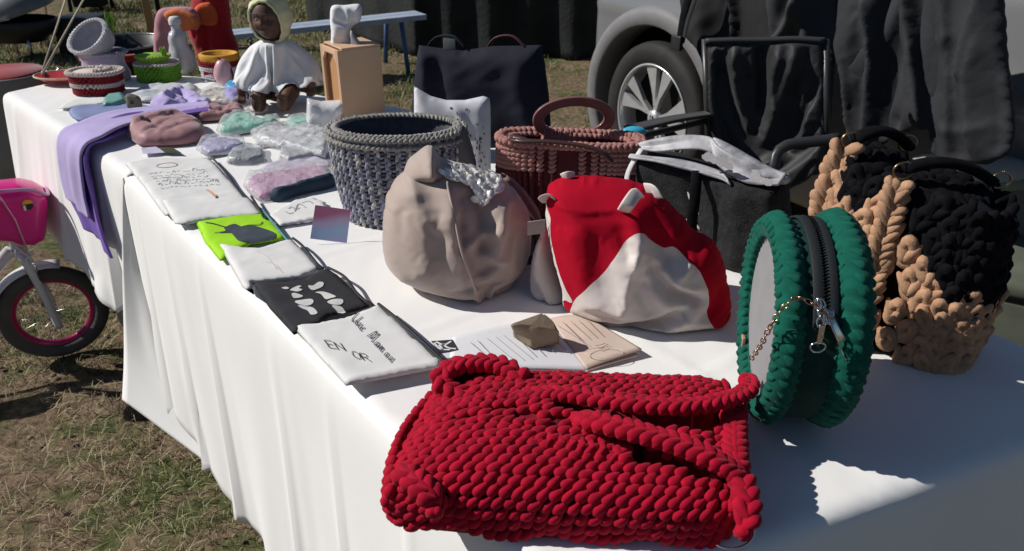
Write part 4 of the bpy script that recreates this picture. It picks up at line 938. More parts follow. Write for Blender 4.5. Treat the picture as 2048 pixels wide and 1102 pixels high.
pts_ = [U(1045, 690, TZ + .009), U(1064, 697, TZ + .009), U(1122, 688, TZ + .009), U(1092, 668, TZ + .009)]
tp = [p + Vector((0, 0, .040)) for p in pts_]
tp = [U(1022, 650, TZ + .045), U(1062, 652, TZ + .044), U(1122, 663, TZ + .036), U(1090, 626, TZ + .056)]
pts_ = [U(1026, 674, TZ + .009), U(1062, 698, TZ + .009), U(1120, 688, TZ + .009), U(1098, 662, TZ + .009)]
bm = bmesh.new(); vs = [bm.verts.new(p) for p in pts_ + tp]
for f_ in ((0, 1, 2, 3), (4, 5, 6, 7), (0, 1, 5, 4), (1, 2, 6, 5), (2, 3, 7, 6), (3, 0, 4, 7)): bm.faces.new([vs[i] for i in f_])
bmesh.ops.subdivide_edges(bm, edges=bm.edges[:], cuts=7, use_grid_fill=True); bmesh.ops.recalc_face_normals(bm, faces=bm.faces)
co = np.array([tuple(v.co) for v in bm.verts]); nn_ = fbm(co, 60, 2) * .0022; no_ = [v.normal.copy() for v in bm.verts]
for v, d_2, nv_ in zip(bm.verts, nn_, no_): v.co += nv_ * (d_2 if v.co.z > TZ + .012 else 0)
bmesh.ops.smooth_vert(bm, verts=bm.verts[:], factor=.35, use_axis_x=True, use_axis_y=True, use_axis_z=True)
bm.verts.index_update(); obj('body', [v.co.copy() for v in bm.verts], [[v.index for v in f.verts] for f in bm.faces], M_brn, bx); bm.free()
fl_ = [Vector(p) + Vector((0, 0, .0015)) for p in (tp[0].lerp(tp[3], .05), tp[0].lerp(tp[1], .95), tp[1].lerp(tp[2], .8), tp[3].lerp(tp[2], .55), tp[3].lerp(tp[0], .1))]
o = outward(obj('flap', fl_ + [p - Vector((0, 0, .002)) for p in fl_], [(0, 1, 2, 3, 4), (5, 6, 7, 8, 9)] + [(i, (i + 1) % 5, 5 + (i + 1) % 5, 5 + i) for i in range(5)], M_brn, bx, smooth=False))
pc_ = thing('patterned_card', 'small black and white patterned card at the corner of the booklet', 'card', U(890, 692))
patch('card', [(862, 682), (905, 679), (918, 700), (880, 706)], flat_frame(TZ + .004), M_inkd, pc_, smooth=False, step=.01, off=0)
ribbons('pale_pattern', [[(868, 686), (880, 698), (900, 700)], [(872, 684), (888, 690), (902, 683)], [(885, 688), (896, 696), (912, 698)], [(878, 690), (886, 700)]], flat_frame(TZ + .004), M_paper, pc_, .0032, off=.0006)
o = patch('paper_slip', [(880, 706), (930, 700), (940, 722), (892, 726)], flat_frame(TZ + .003), M_paper, None, smooth=False, step=.02, off=0); tag(o, 'white paper slip below the patterned card', 'paper')
ribbons('printed_bar', [([(893, 719), (934, 713)], .004)], flat_frame(TZ + .003), mat('bar_ink', (.12, .12, .15), .7), o, .004, off=.0008)

# ------------------------------------------------------------------ zip pouches along the edge
M_pouch = mat('natural_canvas', (.68, .68, .67), .85, .03, 20, .3, 1500, .0003); M_pblk = mat('charcoal_canvas', (.022, .022, .027), .85, .12, 40, .3, 1500, .0003); M_lime = mat('lime_canvas', (.33, .66, .01), .8, .06, 20, .25, 1500, .0003)
M_zipb = mat('black_zip', (.015, .015, .017), .6, .1, 60, .3); M_tealzip = mat('teal_zip', (.08, .22, .26), .7)
def pouch(label, poly, z0, m, zip_px, zm=M_zipb, th=.0055, ridges=(), seed=1, corner=None):
    c = U(sum(p[0] for p in poly) / len(poly), sum(p[1] for p in poly) / len(poly)); t = thing('zip_pouch', label, 'pouch', c, 'zip pouches laid along the table edge')
    f = flat_frame(z0)
    o, h = inflate('canvas_body', poly, f, th, .001, .016, .006, m, t, smooth=False, ridges=ridges, noise=(.0016, 18), seed=seed, floor=TZ + .001)
    tube('zip', [f.W(*f.loc(x, y), .004 + .002 * math.sin(i * 2.1)) for i, (x, y) in enumerate(zip_px)], .0026, zm, t, smooth_pts=.006, flat=.7)
    q = f.W(*f.loc(*zip_px[-1]), .006); obox('zip_pull', q, Vector((.6, -.6, -.1)), Vector((.5, .5, 0)), Vector((0, 0, 1)), (.014, .005, .002), M_zipb, t, .0005)
    return t, f, h
tA, fA, hA = pouch('white zip pouch with a grey print block and a small red oval', [(250, 328), (300, 318), (410, 318), (425, 322), (470, 372), (505, 412), (440, 418), (330, 432), (320, 420), (285, 370)], TZ + .004, M_pouch, [(428, 322), (452, 350), (480, 385), (512, 415)], seed=21)
ribbons('red_oval', [[(314, 336), (322, 333), (345, 331), (356, 334), (348, 338), (325, 340), (314, 337)]], fA, mat('red_ink', (.30, .06, .07), .8), tA, .0022, hA)
gl = []
for r_ in range(6):
    x = 298 + r_ * 5
    while x < 405 + r_ * 7:
        y = 352 + r_ * 6 - (x - 300) * .06; k = random.random(); 
        gl.append(([(x, y), (x + random.uniform(2, 6), y - random.uniform(0, 4) + (2 if k > .5 else -1)), (x + random.uniform(5, 9), y + random.uniform(-3, 2))], random.uniform(.0012, .0026))); x += random.uniform(7, 13)
ribbons('grey_print', gl, fA, mat('mid_ink', (.34, .34, .36), .8), tA, .002, hA, kind='stuff')
tB, fB, hB_ = pouch('white zip pouch with a small orange mark, tucked under the lime one', [(322, 402), (430, 392), (500, 398), (525, 430), (420, 440), (372, 450), (350, 448)], TZ + .010, M_pouch, [(503, 396), (520, 425), (530, 440)], seed=22)
ribbons('orange_mark', [([(415, 388), (425, 394), (432, 402)], .006)], fB, mat('orange_ink', (.65, .36, .24), .8), tB, .006, lambda x, y: .009)
tC, fC, hC = pouch('lime green zip pouch with a dark bird silhouette', [(392, 446), (450, 436), (500, 425), (522, 420), (556, 455), (575, 478), (500, 490), (452, 520), (440, 522), (410, 485)], TZ + .008, M_lime, [(524, 421), (545, 448), (575, 482), (600, 505)], M_tealzip, seed=23)
patch('bird_print', [(450, 462), (470, 455), (485, 460), (500, 457), (525, 462), (550, 472), (551, 480), (535, 487), (505, 490), (480, 489), (470, 480), (462, 472), (440, 472), (452, 468)], fC, mat('charcoal_print', (.045, .06, .075), .8), tC, hC, off=.0012, step=.003)
for st_ in (([(412, 452), (430, 455), (455, 462)], .003), ([(486, 460), (505, 457), (520, 456), (526, 450)], .0022), ([(430, 472), (448, 470), (462, 468)], .002)): ribbons('bird_print', [st_], fC, M_inkd, tC, .002, hC, off=.0013)
patch('green_tab', [(474, 405), (498, 407), (502, 426), (481, 430)], flat_frame(TZ + .012), mat('green_felt', (.02, .38, .03), .8), tC, smooth=False, step=.01, off=.001)
tD_, fD, hD = pouch('plain white zip pouch with faint pink lines, between the lime and the black one', [(437, 487), (470, 494), (520, 498), (570, 482), (585, 480), (625, 520), (642, 540), (600, 556), (505, 566), (508, 590), (485, 575), (460, 530)], TZ + .013, M_pouch, [(586, 480), (608, 500), (642, 540)], seed=24)
ribbons('pink_lines', [[(515, 508), (535, 520), (555, 545)], [(535, 530), (552, 536), (566, 552)]], fD, mat('pink_ink', (.62, .52, .52), .8), tD_, .0014, hD)
tE, fE, hE = pouch('charcoal zip pouch with white lettering', [(504, 566), (560, 566), (610, 560), (640, 542), (656, 538), (675, 550), (741, 614), (715, 622), (660, 632), (640, 648), (588, 670), (540, 618)], TZ + .014, M_pblk, [(656, 539), (690, 560), (715, 590), (741, 614)], seed=25)
BLB = [[(535, 558), (560, 552), (575, 560), (560, 566)], [(580, 570), (600, 556), (625, 545), (640, 550), (625, 560), (645, 568), (620, 578), (595, 575)], [(588, 590), (605, 585), (645, 597), (640, 605), (600, 608)], [(608, 625), (640, 620), (690, 617), (703, 630), (690, 645), (655, 650), (612, 637)], [(622, 648), (660, 653), (700, 662), (723, 690), (690, 697), (670, 675), (637, 662)], [(675, 545), (700, 545), (730, 527), (755, 530), (750, 548), (725, 560), (700, 567), (682, 560)], [(712, 580), (740, 575), (775, 582), (820, 605), (790, 615), (765, 618), (740, 590)], [(775, 635), (800, 622), (850, 620), (858, 635), (840, 648), (800, 648)], [(800, 653), (845, 656), (870, 676), (868, 686), (850, 690), (820, 672)]]
M_wi = mat('white_ink', (.55, .55, .54), .8)
for q_ in BLB: patch('white_lettering', [(360 + x / 2.623, 370 + y / 2.623) for x, y in q_], fE, M_wi, tE, hE, off=.0012, step=.0025)
tF, fF, hF = pouch('white zip pouch reading EN OR in thin letters, nearest in the row', [(585, 652), (640, 646), (700, 634), (740, 618), (755, 611), (768, 618), (820, 668), (882, 722), (885, 735), (800, 752), (692, 772), (640, 716)], TZ + .016, M_pouch, [(757, 612), (790, 640), (840, 680), (882, 722), (892, 730)], seed=26, ridges=[([(700, 765), (800, 745), (880, 730)], .003, .006)])
# handwriting across (runs from the upper left to the lower right of the pouch) and EN OR below it
def plf(p): return p
scr = []
def script(u0, letters, A, B, hgt):
    a = np.array(A, float); b = np.array(B, float); d = b - a; up = np.array([.62, -.50]) * hgt
    for (u, st) in letters: scr.append([tuple(a + d * (u + x * .1) + up * y) for x, y in st])
L_U = [(0, 1), (.1, .2), (.5, 0), (.8, .5), (.9, 1), (.8, .3), (1.1, 0)]; L_n = [(0, .5), (.1, 0), (.3, .45), (.5, .5), (.55, 0), (.7, .1)]; L_e = [(0, .2), (.4, .35), (.3, .5), (.05, .3), (.2, 0), (.5, .1)]
L_M = [(0, 0), (.3, 1.1), (.5, .1), (.8, 1.1), (1, 0), (1.15, .1)]; L_a = [(.4, .45), (.1, .4), (.1, .05), (.4, .1), (.45, .45), (.5, 0), (.65, .1)]; L_m = [(0, .5), (.05, 0), (.2, .45), (.32, .45), (.35, 0), (.5, .45), (.62, .45), (.68, 0), (.8, .1)]
script(0, [(.0, L_U), (.12, L_n), (.2, L_e)], (702, 645), (786, 742), 26); script(0, [(.32, L_M), (.46, L_a), (.54, L_m), (.66, L_a), (.75, L_n)], (702, 645), (800, 752), 26)
ribbons('handwriting', [(s_, .0017) for s_ in scr], fF, mat('slate_ink', (.11, .12, .14), .8), tF, .0016, hF, off=.0014)
def block(ch, o, dx, up):
    o = np.array(o, float); dx = np.array(dx, float); up = np.array(up, float); G = {'E': [[(1, 0), (0, 0), (0, 1), (1, 1)], [(0, .5), (.8, .5)]], 'N': [[(0, 0), (0, 1)], [(0, 1), (1, 0)], [(1, 0), (1, 1)]], 'O': [[(.5, 0), (.05, .2), (0, .6), (.3, 1), (.7, 1), (1, .7), (1, .3), (.75, .05), (.5, 0)]], 'R': [[(0, 0), (0, 1)], [(0, 1), (.7, 1), (.95, .8), (.7, .5), (0, .5)], [(.4, .5), (1, 0)]]}
    return [[tuple(o + dx * x + up * y) for x, y in st] for st in G[ch]]
bl = []
for i, ch in enumerate('EN'): bl += block(ch, (660 + 18 * i, 702 + 3.8 * i), (14, 2), (-11, -15))
for i, ch in enumerate('OR'): bl += block(ch, (711 + 18 * i, 723 + 4.5 * i), (14, 2.5), (-10, -15))
bl2 = []
for s_ in bl: bl2 += [[s_[i], s_[i + 1]] for i in range(len(s_) - 1)]
ribbons('letters_en_or', bl2, fF, M_inkd, tF, .0011, hF, off=.0014)

# ------------------------------------------------------------------ soft goods and clear packets on the table
M_clear = mat('clear_film', (.78, .80, .82), .20, .04, 20, 1.0, 42, .010, alpha=.40, spec=.6)
M_lav = mat('lavender_cotton', (.43, .36, .64), .85, .06, 20, .35, 700, .0004, sheen=.2); M_mauve = mat('mauve_satin', (.33, .16, .17), .55, .08, 20, .25, 400, .0006, sheen=.3); M_mint = mat('mint_fabric', (.08, .46, .32), .7, .1, 20, .3)
M_navyc = mat('navy_fabric', (.02, .045, .075), .75, .1, 20, .3); M_teal = mat('teal_leather', (.16, .36, .33), .5, .1, 20, .2); M_pink = mat('magenta_fabric', (.42, .12, .30), .7, .1, 20, .3); M_lil = mat('lilac_fabric', (.27, .24, .50), .75, .12, 30, .3)
M_gry = mat('grey_fabric2', (.22, .22, .25), .8, .15, 40, .3); M_bge = mat('cream_lace', (.46, .40, .31), .8, .12, 50, .4)
SOFT = []
def soft(name, label, cat, poly, z, th, m, Rr=.03, noise=(.004, 30), seed=1, ridges=(), step=.007, wrap=None, group=None, smooth=True, parts=()):
    c = U(sum(p[0] for p in poly) / len(poly), sum(p[1] for p in poly) / len(poly), z); f = flat_frame(z)
    t = thing(name, label, cat, c, group)
    inner = poly
    if wrap:
        cx = sum(p[0] for p in poly) / len(poly); cy = sum(p[1] for p in poly) / len(poly); inner = [(cx + (x - cx) * wrap, cy + (y - cy) * wrap) for x, y in poly]
    o, h = inflate('fabric', inner, f, th * (.48 if wrap else .85), .002, Rr, step, m, t, ridges=ridges, noise=(noise[0] * (.55 if wrap else 1), noise[1] * 1.4), seed=seed, floor=TZ + .002, smooth=smooth)
    if wrap: ow_, _ = inflate('clear_wrapper', poly, f, th * .55 + .004, .001, Rr * .7, step * .7, M_clear, t, smooth=False, noise=(noise[0] * .6, noise[1] * 1.6), seed=seed + 50, floor=TZ + .001)
    if wrap: SOFT.extend([o, ow_])
    for (pp_, mm, nm) in parts: inflate(nm, pp_, f, th * 1.15, .002, Rr, step, mm, t, noise=noise, seed=seed + 9, floor=TZ + .002)
    return t, f, h
soft('wrapped_bundle', 'dusty pink satin bundle lying in front of the purple towel', 'bundle', [(250, 262), (270, 248), (310, 240), (350, 238), (395, 246), (413, 262), (410, 278), (370, 288), (310, 291), (275, 288)], TZ + .003, .038, M_mauve, .04, (.004, 20), 31, ridges=[([(262, 270), (310, 258), (360, 246)], .010, .010, .006), ([(290, 285), (340, 262), (400, 256)], -.008, .006), ([(320, 286), (370, 268), (408, 262)], .008, .005), ([(265, 256), (300, 262), (330, 280)], -.006, .006)])
# purple towel: part on the table, part hanging over the edge
E1, E2 = Vector((-1.55, 2.44, 0)), Vector((-1.0, 1.87, 0)); En = Vector((-.72, -.694, 0))
def edge_at(px):  # point of the far table's front edge under photo column px
    best = None
    for k in range(400):
        p = E1.lerp(E2, k / 399) + Vector((0, 0, TZ)); d = p - CAMP; dep = d.y * cs - d.z * sn; x = 1024 + FPX * d.x / dep
        if best is None or abs(x - px) < best[0]: best = (abs(x - px), p)
    return best[1]
e1 = edge_at(150); e2 = edge_at(212)
tw = thing('towel', 'lavender towel folded on the far table and hanging over its front edge', 'towel', e1)
zt_ = TZ + .010
Lp = [U(418, 214, zt_), U(330, 222, zt_), U(230, 236, zt_ + .003), Vector((e1.x, e1.y, zt_)) - En * .02, e1 + En * .018 + Vector((0, 0, -.01)), e1 + En * .035 + Vector((0, 0, -.10)), e1 + En * .04 + Vector((.01, -.01, -.16)), e1 + En * .04 + Vector((.03, -.03, -.21))]
Rp = [U(425, 232, zt_), U(340, 243, zt_), U(262, 262, zt_ + .002), Vector((e2.x, e2.y, zt_)) - En * .02, e2 + En * .018 + Vector((0, 0, -.01)), e2 + En * .03 + Vector((.02, -.02, -.12)), e2 + En * .035 + Vector((.03, -.03, -.19)), e2 + En * .035 + Vector((.045, -.045, -.255))]
strip('towel_body', Lp, Rp, mat('violet_cotton', (.19, .11, .42), .85, .08, 20, .35, 700, .0004), tw, nu=30, fold=(.012, 5), push=(En.x, En.y, 1), thick=.006, seed=3)
Lq = [p + Vector((0, 0, .009)) + (En * .012 if i > 3 else Vector()) for i, p in enumerate(Lp[:7])]; Rq = [Lp[i].lerp(Rp[i], .97 if i < 5 else .70) + Vector((0, 0, .010)) + (En * .012 if i > 3 else Vector()) for i in range(7)]
strip('towel_fold', Lq, Rq, M_lav, tw, nu=18, fold=(.009, 4), push=(En.x, En.y, 1), thick=.005, seed=8)
soft('folded_cloth', 'flat blue-grey folded cloth beside the purple towel', 'cloth', [(138, 222), (170, 212), (260, 208), (308, 216), (300, 224), (230, 232), (160, 242)], TZ + .002, .008, mat('bluegrey_cotton', (.20, .24, .42), .8, .1, 10, .3), .02, (.001, 20), 33)
soft('folded_cloth', 'white folded gauze on the corner beside the red and cream box', 'cloth', [(118, 216), (150, 200), (205, 196), (250, 200), (210, 208), (170, 212), (140, 218)], TZ + .001, .006, M_pouch, .02, (.001, 20), 34)
soft('wallet', 'small pale teal wallet beside the tan tag block', 'wallet', [(204, 206), (214, 194), (248, 190), (254, 205), (235, 212), (206, 214)], TZ + .008, .014, M_teal, .012, (.0006, 20), 35, smooth=False)
q = U(268, 216, TZ + .011); t = thing('tan_block', 'tan leather block standing upright on the blue-grey cloth', 'block', q); fq = Frame(q, 0, 10)
inflate('block_body', [(252, 190), (262, 187), (278, 193), (284, 205), (282, 217), (258, 217), (253, 208)], fq, .010, .010, .01, .004, mat('olive_tan', (.17, .15, .11), .7, .25, 60, .4), t, seed=36)
obox('stamp', fq.W(*fq.loc(267, 204), .011), fq.ex, fq.ey, fq.en, (.010, .010, .001), mat('stamp_dark', (.05, .045, .04), .7), t, .0003)
soft('lilac_scarf', 'crumpled lilac scarf behind the purple towel', 'scarf', [(298, 214), (330, 200), (362, 190), (400, 196), (425, 210), (398, 222), (360, 216), (325, 222)], TZ + .004, .026, M_lav, .02, (.008, 28), 37, ridges=[([(330, 214), (350, 198), (372, 192)], .014, .008), ([(360, 196), (375, 208), (380, 220)], -.014, .008)])
soft('frilled_garment', 'mauve frilled garment crumpled in front of the doll', 'garment', [(372, 236), (405, 218), (420, 212), (450, 222), (470, 216), (492, 224), (486, 234), (440, 240), (400, 242)], TZ + .003, .022, M_mauve, .018, (.010, 35), 38)
soft('cream_packet', 'cream lace packet in clear film, crumpled beside the doll', 'packet', [(382, 208), (395, 188), (425, 174), (462, 178), (490, 192), (494, 206), (465, 212), (430, 210)], TZ + .003, .022, M_bge, .02, (.010, 30), 39, wrap=.8, parts=[([(448, 196), (470, 184), (488, 192), (486, 204), (462, 208)], M_lil, 'lilac_part')])
soft('blue_sachet', 'small bright blue sachet beside the pink ornament', 'sachet', [(448, 176), (460, 168), (482, 170), (484, 180), (462, 183)], TZ + .010, .016, mat('cyan_film', (.06, .33, .58), .4), .012, (.003, 40), 40)
soft('tissue_sheet', 'pale crinkled tissue between the green box and the cream packet', 'tissue', [(250, 192), (290, 176), (350, 170), (395, 174), (380, 192), (330, 202), (280, 204)], TZ + .001, .012, mat('grey_tissue', (.52, .54, .57), .6, .05, 10, .3), .03, (.006, 18), 41)
soft('mint_packet', 'mint green garment in clear film, left of the two mint ones', 'packet', [(432, 262), (440, 246), (470, 230), (505, 228), (520, 244), (560, 236), (562, 250), (520, 262), (480, 268), (445, 270)], TZ + .003, .026, M_mint, .02, (.009, 30), 42, wrap=.86)
soft('mint_packet', 'mint green packet lying right against the clear upright box', 'packet', [(566, 254), (575, 240), (608, 234), (628, 238), (622, 252), (590, 258)], TZ + .003, .020, M_mint, .016, (.004, 30), 43, wrap=.84)
soft('white_packet', 'clear crumpled packet of white lace behind the lilac packet', 'packet', [(500, 268), (540, 252), (600, 256), (650, 262), (655, 285), (610, 300), (560, 300), (515, 290)], TZ + .003, .026, mat('white_lace', (.55, .55, .57), .7, .08, 40, .4), .025, (.009, 26), 44, wrap=.84)
soft('lilac_packet', 'lilac packet in clear film above the grey printed pouch', 'packet', [(392, 300), (402, 280), (440, 274), (490, 280), (495, 296), (460, 308), (415, 312)], TZ + .003, .022, M_lil, .02, (.007, 30), 45, wrap=.80)
soft('navy_packet', 'navy folded cloth in clear film', 'packet', [(452, 326), (462, 308), (490, 300), (528, 298), (532, 322), (500, 330), (470, 330)], TZ + .003, .024, M_navyc, .016, (.004, 26), 46, wrap=.9, smooth=False)
soft('grey_packet', 'grey folded cloth in clear film right of the navy packet', 'packet', [(556, 318), (562, 300), (600, 292), (640, 296), (645, 312), (610, 320), (575, 326)], TZ + .003, .020, M_gry, .018, (.005, 26), 47, wrap=.88)
soft('clear_packet', 'flat clear packet between the mint garments and the grey basket', 'packet', [(560, 292), (600, 268), (655, 262), (662, 292), (650, 316), (590, 300)], TZ + .012, .020, mat('pale_grey_film', (.48, .50, .53), .5, .08, 30, .4), .02, (.009, 30), 48, wrap=.86)
soft('magenta_packet', 'long magenta packet in clear film left of the grey basket', 'packet', [(486, 372), (494, 352), (560, 342), (640, 332), (665, 330), (668, 372), (600, 384), (560, 396), (520, 404), (500, 390)], TZ + .003, .024, M_pink, .022, (.004, 24), 49, wrap=.88, smooth=False, parts=[([(540, 396), (600, 380), (665, 362), (666, 374), (600, 390), (560, 402)], M_navyc, 'dark_band')])
soft('lilac_tissue', 'pale lilac tissue under the grey and navy packets', 'tissue', [(520, 340), (560, 320), (640, 308), (662, 312), (664, 332), (600, 342), (550, 348)], TZ + .001, .008, mat('lilac_tissue_m', (.46, .43, .52), .7), .03, (.003, 18), 50)
q = U(320, 300, TZ); t = thing('price_card', 'small folded card with a dark end above the printed pouch', 'card', q)
patch('card', [(282, 296), (312, 293), (330, 305), (286, 308)], flat_frame(TZ + .004), mat('lilac_card', (.50, .48, .62), .7), t, smooth=False, step=.02, off=0)
patch('dark_end', [(314, 294), (345, 295), (364, 306), (330, 305)], flat_frame(TZ + .0045), mat('olive_dark', (.05, .05, .03), .7), t, smooth=False, step=.02, off=0)
cd = thing('printed_card', 'white card with a small grey drawing, curling up beside the magenta packet', 'card', U(585, 430))
fcd = flat_frame(TZ + .006)
o, hcd = inflate('card', [(535, 432), (558, 418), (590, 400), (625, 395), (652, 405), (655, 425), (640, 440), (560, 452)], fcd, .004, .004, .004, .007, M_pouch, cd, smooth=False, noise=(.003, 12), seed=51)
ribbons('drawing', [[(578, 422), (584, 418), (592, 424), (600, 420)], [(590, 428), (598, 412), (612, 420)], [(604, 410), (618, 406), (626, 412)], [(572, 428), (580, 432), (588, 430)]], fcd, mat('mid_ink2', (.28, .28, .30), .8), cd, .0022, hcd, off=.001)
# pastel card leaning on the basket
q = U(660, 488, TZ); fc_ = Frame(q, 8, 18); pm = bpy.data.materials.new('pastel_print'); pm.use_nodes = True; n = pm.node_tree.nodes; l = pm.node_tree.links
tcn = n.new('ShaderNodeTexCoord'); mp = n.new('ShaderNodeSeparateXYZ'); nz = n.new('ShaderNodeTexNoise'); nz.inputs['Scale'].default_value = 14; l.new(tcn.outputs['Object'], nz.inputs['Vector']); l.new(tcn.outputs['Generated'], mp.inputs[0])
ad = n.new('ShaderNodeMath'); ad.operation = 'ADD'; l.new(mp.outputs[2], ad.inputs[0]); m2 = n.new('ShaderNodeMath'); m2.operation = 'MULTIPLY'; m2.inputs[1].default_value = .5; l.new(nz.outputs[0], m2.inputs[0]); l.new(m2.outputs[0], ad.inputs[1])
rp = n.new('ShaderNodeValToRGB'); e = rp.color_ramp.elements; e[0].position = .25; e[0].color = (.48, .38, .66, 1); e[1].position = 1.25 if False else 1; e[1].color = (.55, .18, .30, 1)
x_ = e.new(.55); x_.color = (.40, .60, .82, 1); x_ = e.new(.8); x_.color = (.60, .48, .68, 1); l.new(ad.outputs[0], rp.inputs[0]); l.new(rp.outputs[0], n['Principled BSDF'].inputs['Base Color']); n['Principled BSDF'].inputs['Roughness'].default_value = .5
cpts = [fc_.W(*fc_.loc(x, y)) for x, y in ((621, 482), (631, 415), (702, 425), (694, 491))]
zmin = min(p.z for p in cpts); cpts = [p + Vector((0, 0, TZ + .0005 - zmin)) for p in cpts]
o = outward(obj('pastel_card', cpts + [p + fc_.en * -.0012 for p in cpts], [(0, 1, 2, 3), (7, 6, 5, 4), (0, 1, 5, 4), (1, 2, 6, 5), (2, 3, 7, 6), (3, 0, 4, 7)], pm, None, smooth=False)); tag(o, 'pink and blue pastel card leaning against the woven basket', 'card')
# clear upright box and white tag behind
t = thing('clear_box', 'crumpled clear upright box between the doll and the wooden block', 'box', U(650, 250)); fx = Frame(U(652, 252), 10, 0)
inflate('film', [(612, 240), (614, 196), (640, 202), (688, 199), (691, 222), (680, 236), (684, 252), (650, 258), (616, 256)], fx, .03, .03, .02, .006, mat('frosted_film', (.78, .79, .82), .2, .04, 20, .8, 30, .006, alpha=.8, spec=.8), t, smooth=False, noise=(.006, 26), seed=52)
inflate('white_insert', [(640, 206), (682, 203), (684, 222), (660, 232), (642, 226)], Frame(U(652, 252) + Vector((0, 0, 0)), 10, 0), .01, .01, .01, .006, M_paper, t, smooth=False, seed=53)

# ------------------------------------------------------------------ crochet boxes and ornaments on the far table
def crochet_box(name, label, cat, c, rx, ry, bands, n=28, sq=.75, rot=0, lid=None, rowh=.0075, lw=.0068):
    """bands: list of (z0, z1, material)"""
    t = thing(name, label, cat, c); rm = rotz(rot)
    def pt(a, k=1): ca, sa = math.cos(a), math.sin(a); return rm @ Vector((math.copysign(abs(ca) ** sq, ca) * rx * k, math.copysign(abs(sa) ** sq, sa) * ry * k, 0))
    for bi, (z0, z1, m, nm) in enumerate(bands):
        V = []; F = []; K = 40; zs = np.linspace(z0, z1, 4)
        for z in zs:
            for i in range(K): V.append(c + pt(2 * math.pi * i / K, .93 if z > .01 else .86) + Vector((0, 0, z)))
        F = [(j * K + i, j * K + (i + 1) % K, (j + 1) * K + (i + 1) % K, (j + 1) * K + i) for j in range(3) for i in range(K)] + [tuple(range(K - 1, -1, -1)), tuple(3 * K + i for i in range(K))]
        outward(obj(nm, V, F, m, t)); it = []
        nr = max(1, int(round((z1 - z0) / rowh)))
        for r_ in range(nr):
            z = z0 + (r_ + .5) * (z1 - z0) / nr; per = int(2 * math.pi * (rx + ry) / 2 / (lw * 1.35))
            for i in range(per):
                a = 2 * math.pi * (i + .5 * (r_ % 2)) / per; kk = .98 if z > .02 else .93; p = pt(a, kk); tt = pt(a + .05) - pt(a - .05); nn = Vector((tt.y, -tt.x, 0)); it.append((c + p + Vector((0, 0, z)), tt, nn, lw * .85, rowh * .58, .004, 35 + random.uniform(-8, 8)))
        stitches('stitch_rows', it, m, t)
    return t, pt
M_mar = mat('maroon_yarn', (.20, .008, .018), .85, .15, 60, .4, 900); M_cream = mat('cream_yarn', (.50, .43, .40), .85, .1, 60, .4, 900); M_grn = mat('green_yarn2', (.12, .30, .025), .85, .15, 60, .4, 900); M_grn2 = mat('light_green_yarn', (.24, .42, .05), .85, .12, 60, .4, 900)
M_orange = mat('ochre_yarn', (.60, .30, .04), .85, .12, 60, .4, 900); M_whiteyarn = mat('white_yarn', (.60, .60, .62), .85, .08, 60, .4, 900); M_greyl = mat('lilac_grey_yarn', (.40, .39, .44), .85, .08, 50, .4, 900)
c = U(190, 188) ; c.y += .03
t, pt = crochet_box('crochet_box', 'crimson and cream striped crochet box at the far left of the table', 'box', c, .074, .052, [(.0, .022, M_mar, 'side_band'), (.022, .034, M_cream, 'side_band'), (.034, .056, M_mar, 'side_band'), (.056, .062, M_cream, 'lid')])
braid('lid_edge', [c + pt(a, 1.0) + Vector((0, 0, .063)) for a in np.linspace(0, 6.283, 36)], M_cream, t, width=.006, L=.008, W=.005, Hh=.005, sp=.008, core=False)
braid('curl', [c + Vector((.0, .0, .066)), c + Vector((.025, .012, .070)), c + Vector((.045, -.005, .068)), c + Vector((.025, -.022, .067)), c + Vector((.008, -.012, .067))], M_cream, t, width=.008, L=.009, W=.006, sp=.008)
c = U(312, 162); c.y += .03
t, pt = crochet_box('crochet_box', 'bright green crochet box with a small lighter lid and sprig', 'box', c, .068, .050, [(.0, .048, M_grn, 'side_band'), (.048, .055, M_cream, 'lid')])
c2_ = c + Vector((-.008, 0, .055)); 
for (z0, z1, rx_, m_) in ((0, .024, .046, M_grn2),):
    V, F = lathe_vf([(rx_ * .9, 0), (rx_, .006), (rx_, .018), (rx_ * .9, .023), (.001, .024)], c2_, 32, sx=1.05, sy=.75); outward(obj('lid_top', V, F, m_, t))
    braid('lid_edge', [c2_ + Vector((rx_ * 1.05 * math.cos(a), rx_ * .75 * math.sin(a), .018)) for a in np.linspace(0, 6.283, 30)], m_, t, width=.005, L=.007, W=.0045, Hh=.0045, sp=.007, core=False)
q = c2_ + Vector((.04, -.01, .024)); it = [(q + Vector((random.uniform(-.008, .008), random.uniform(-.006, .006), random.uniform(0, .022))), Vector((random.uniform(-1, 1), random.uniform(-1, 1), 1)), Vector((1, .2, 0)), .007, .003, .002, 0) for _ in range(26)]; stitches('sprig', it, M_grn2, t, kind='')
# two stacked pale baskets
c = U(200, 165); c.y += .05; M_holo = mat('pearly_panel', (.44, .43, .48), .45, .1, 30, .2, col2=(.40, .33, .52))
t = thing('pale_basket', 'pale pearly basket standing behind the crimson striped box', 'basket', c)
V, F = lathe_vf([(.001, 0), (.070, 0), (.074, .02), (.064, .045), (.062, .06), (.072, .085), (.069, .087), (.058, .06), (.06, .03), (.001, .01)], c, 44, sx=1.05, sy=.8); outward(obj('basket_body', V, F, M_holo, t))
braid('rim', [c + Vector((.074 * math.cos(a), .057 * math.sin(a), .086)) for a in np.linspace(0, 6.283, 40)], M_greyl, t, width=.004, L=.007, W=.004, Hh=.004, sp=.007, core=False)
t2 = thing('tilted_basket', 'small grey crochet basket tipped towards the front on top of the pale basket', 'basket', c + Vector((0, 0, .1)))
ax = Matrix.Rotation(R(38), 3, 'X') @ Matrix.Rotation(R(-16), 3, 'Y'); cq = c + Vector((-.005, .01, .098))
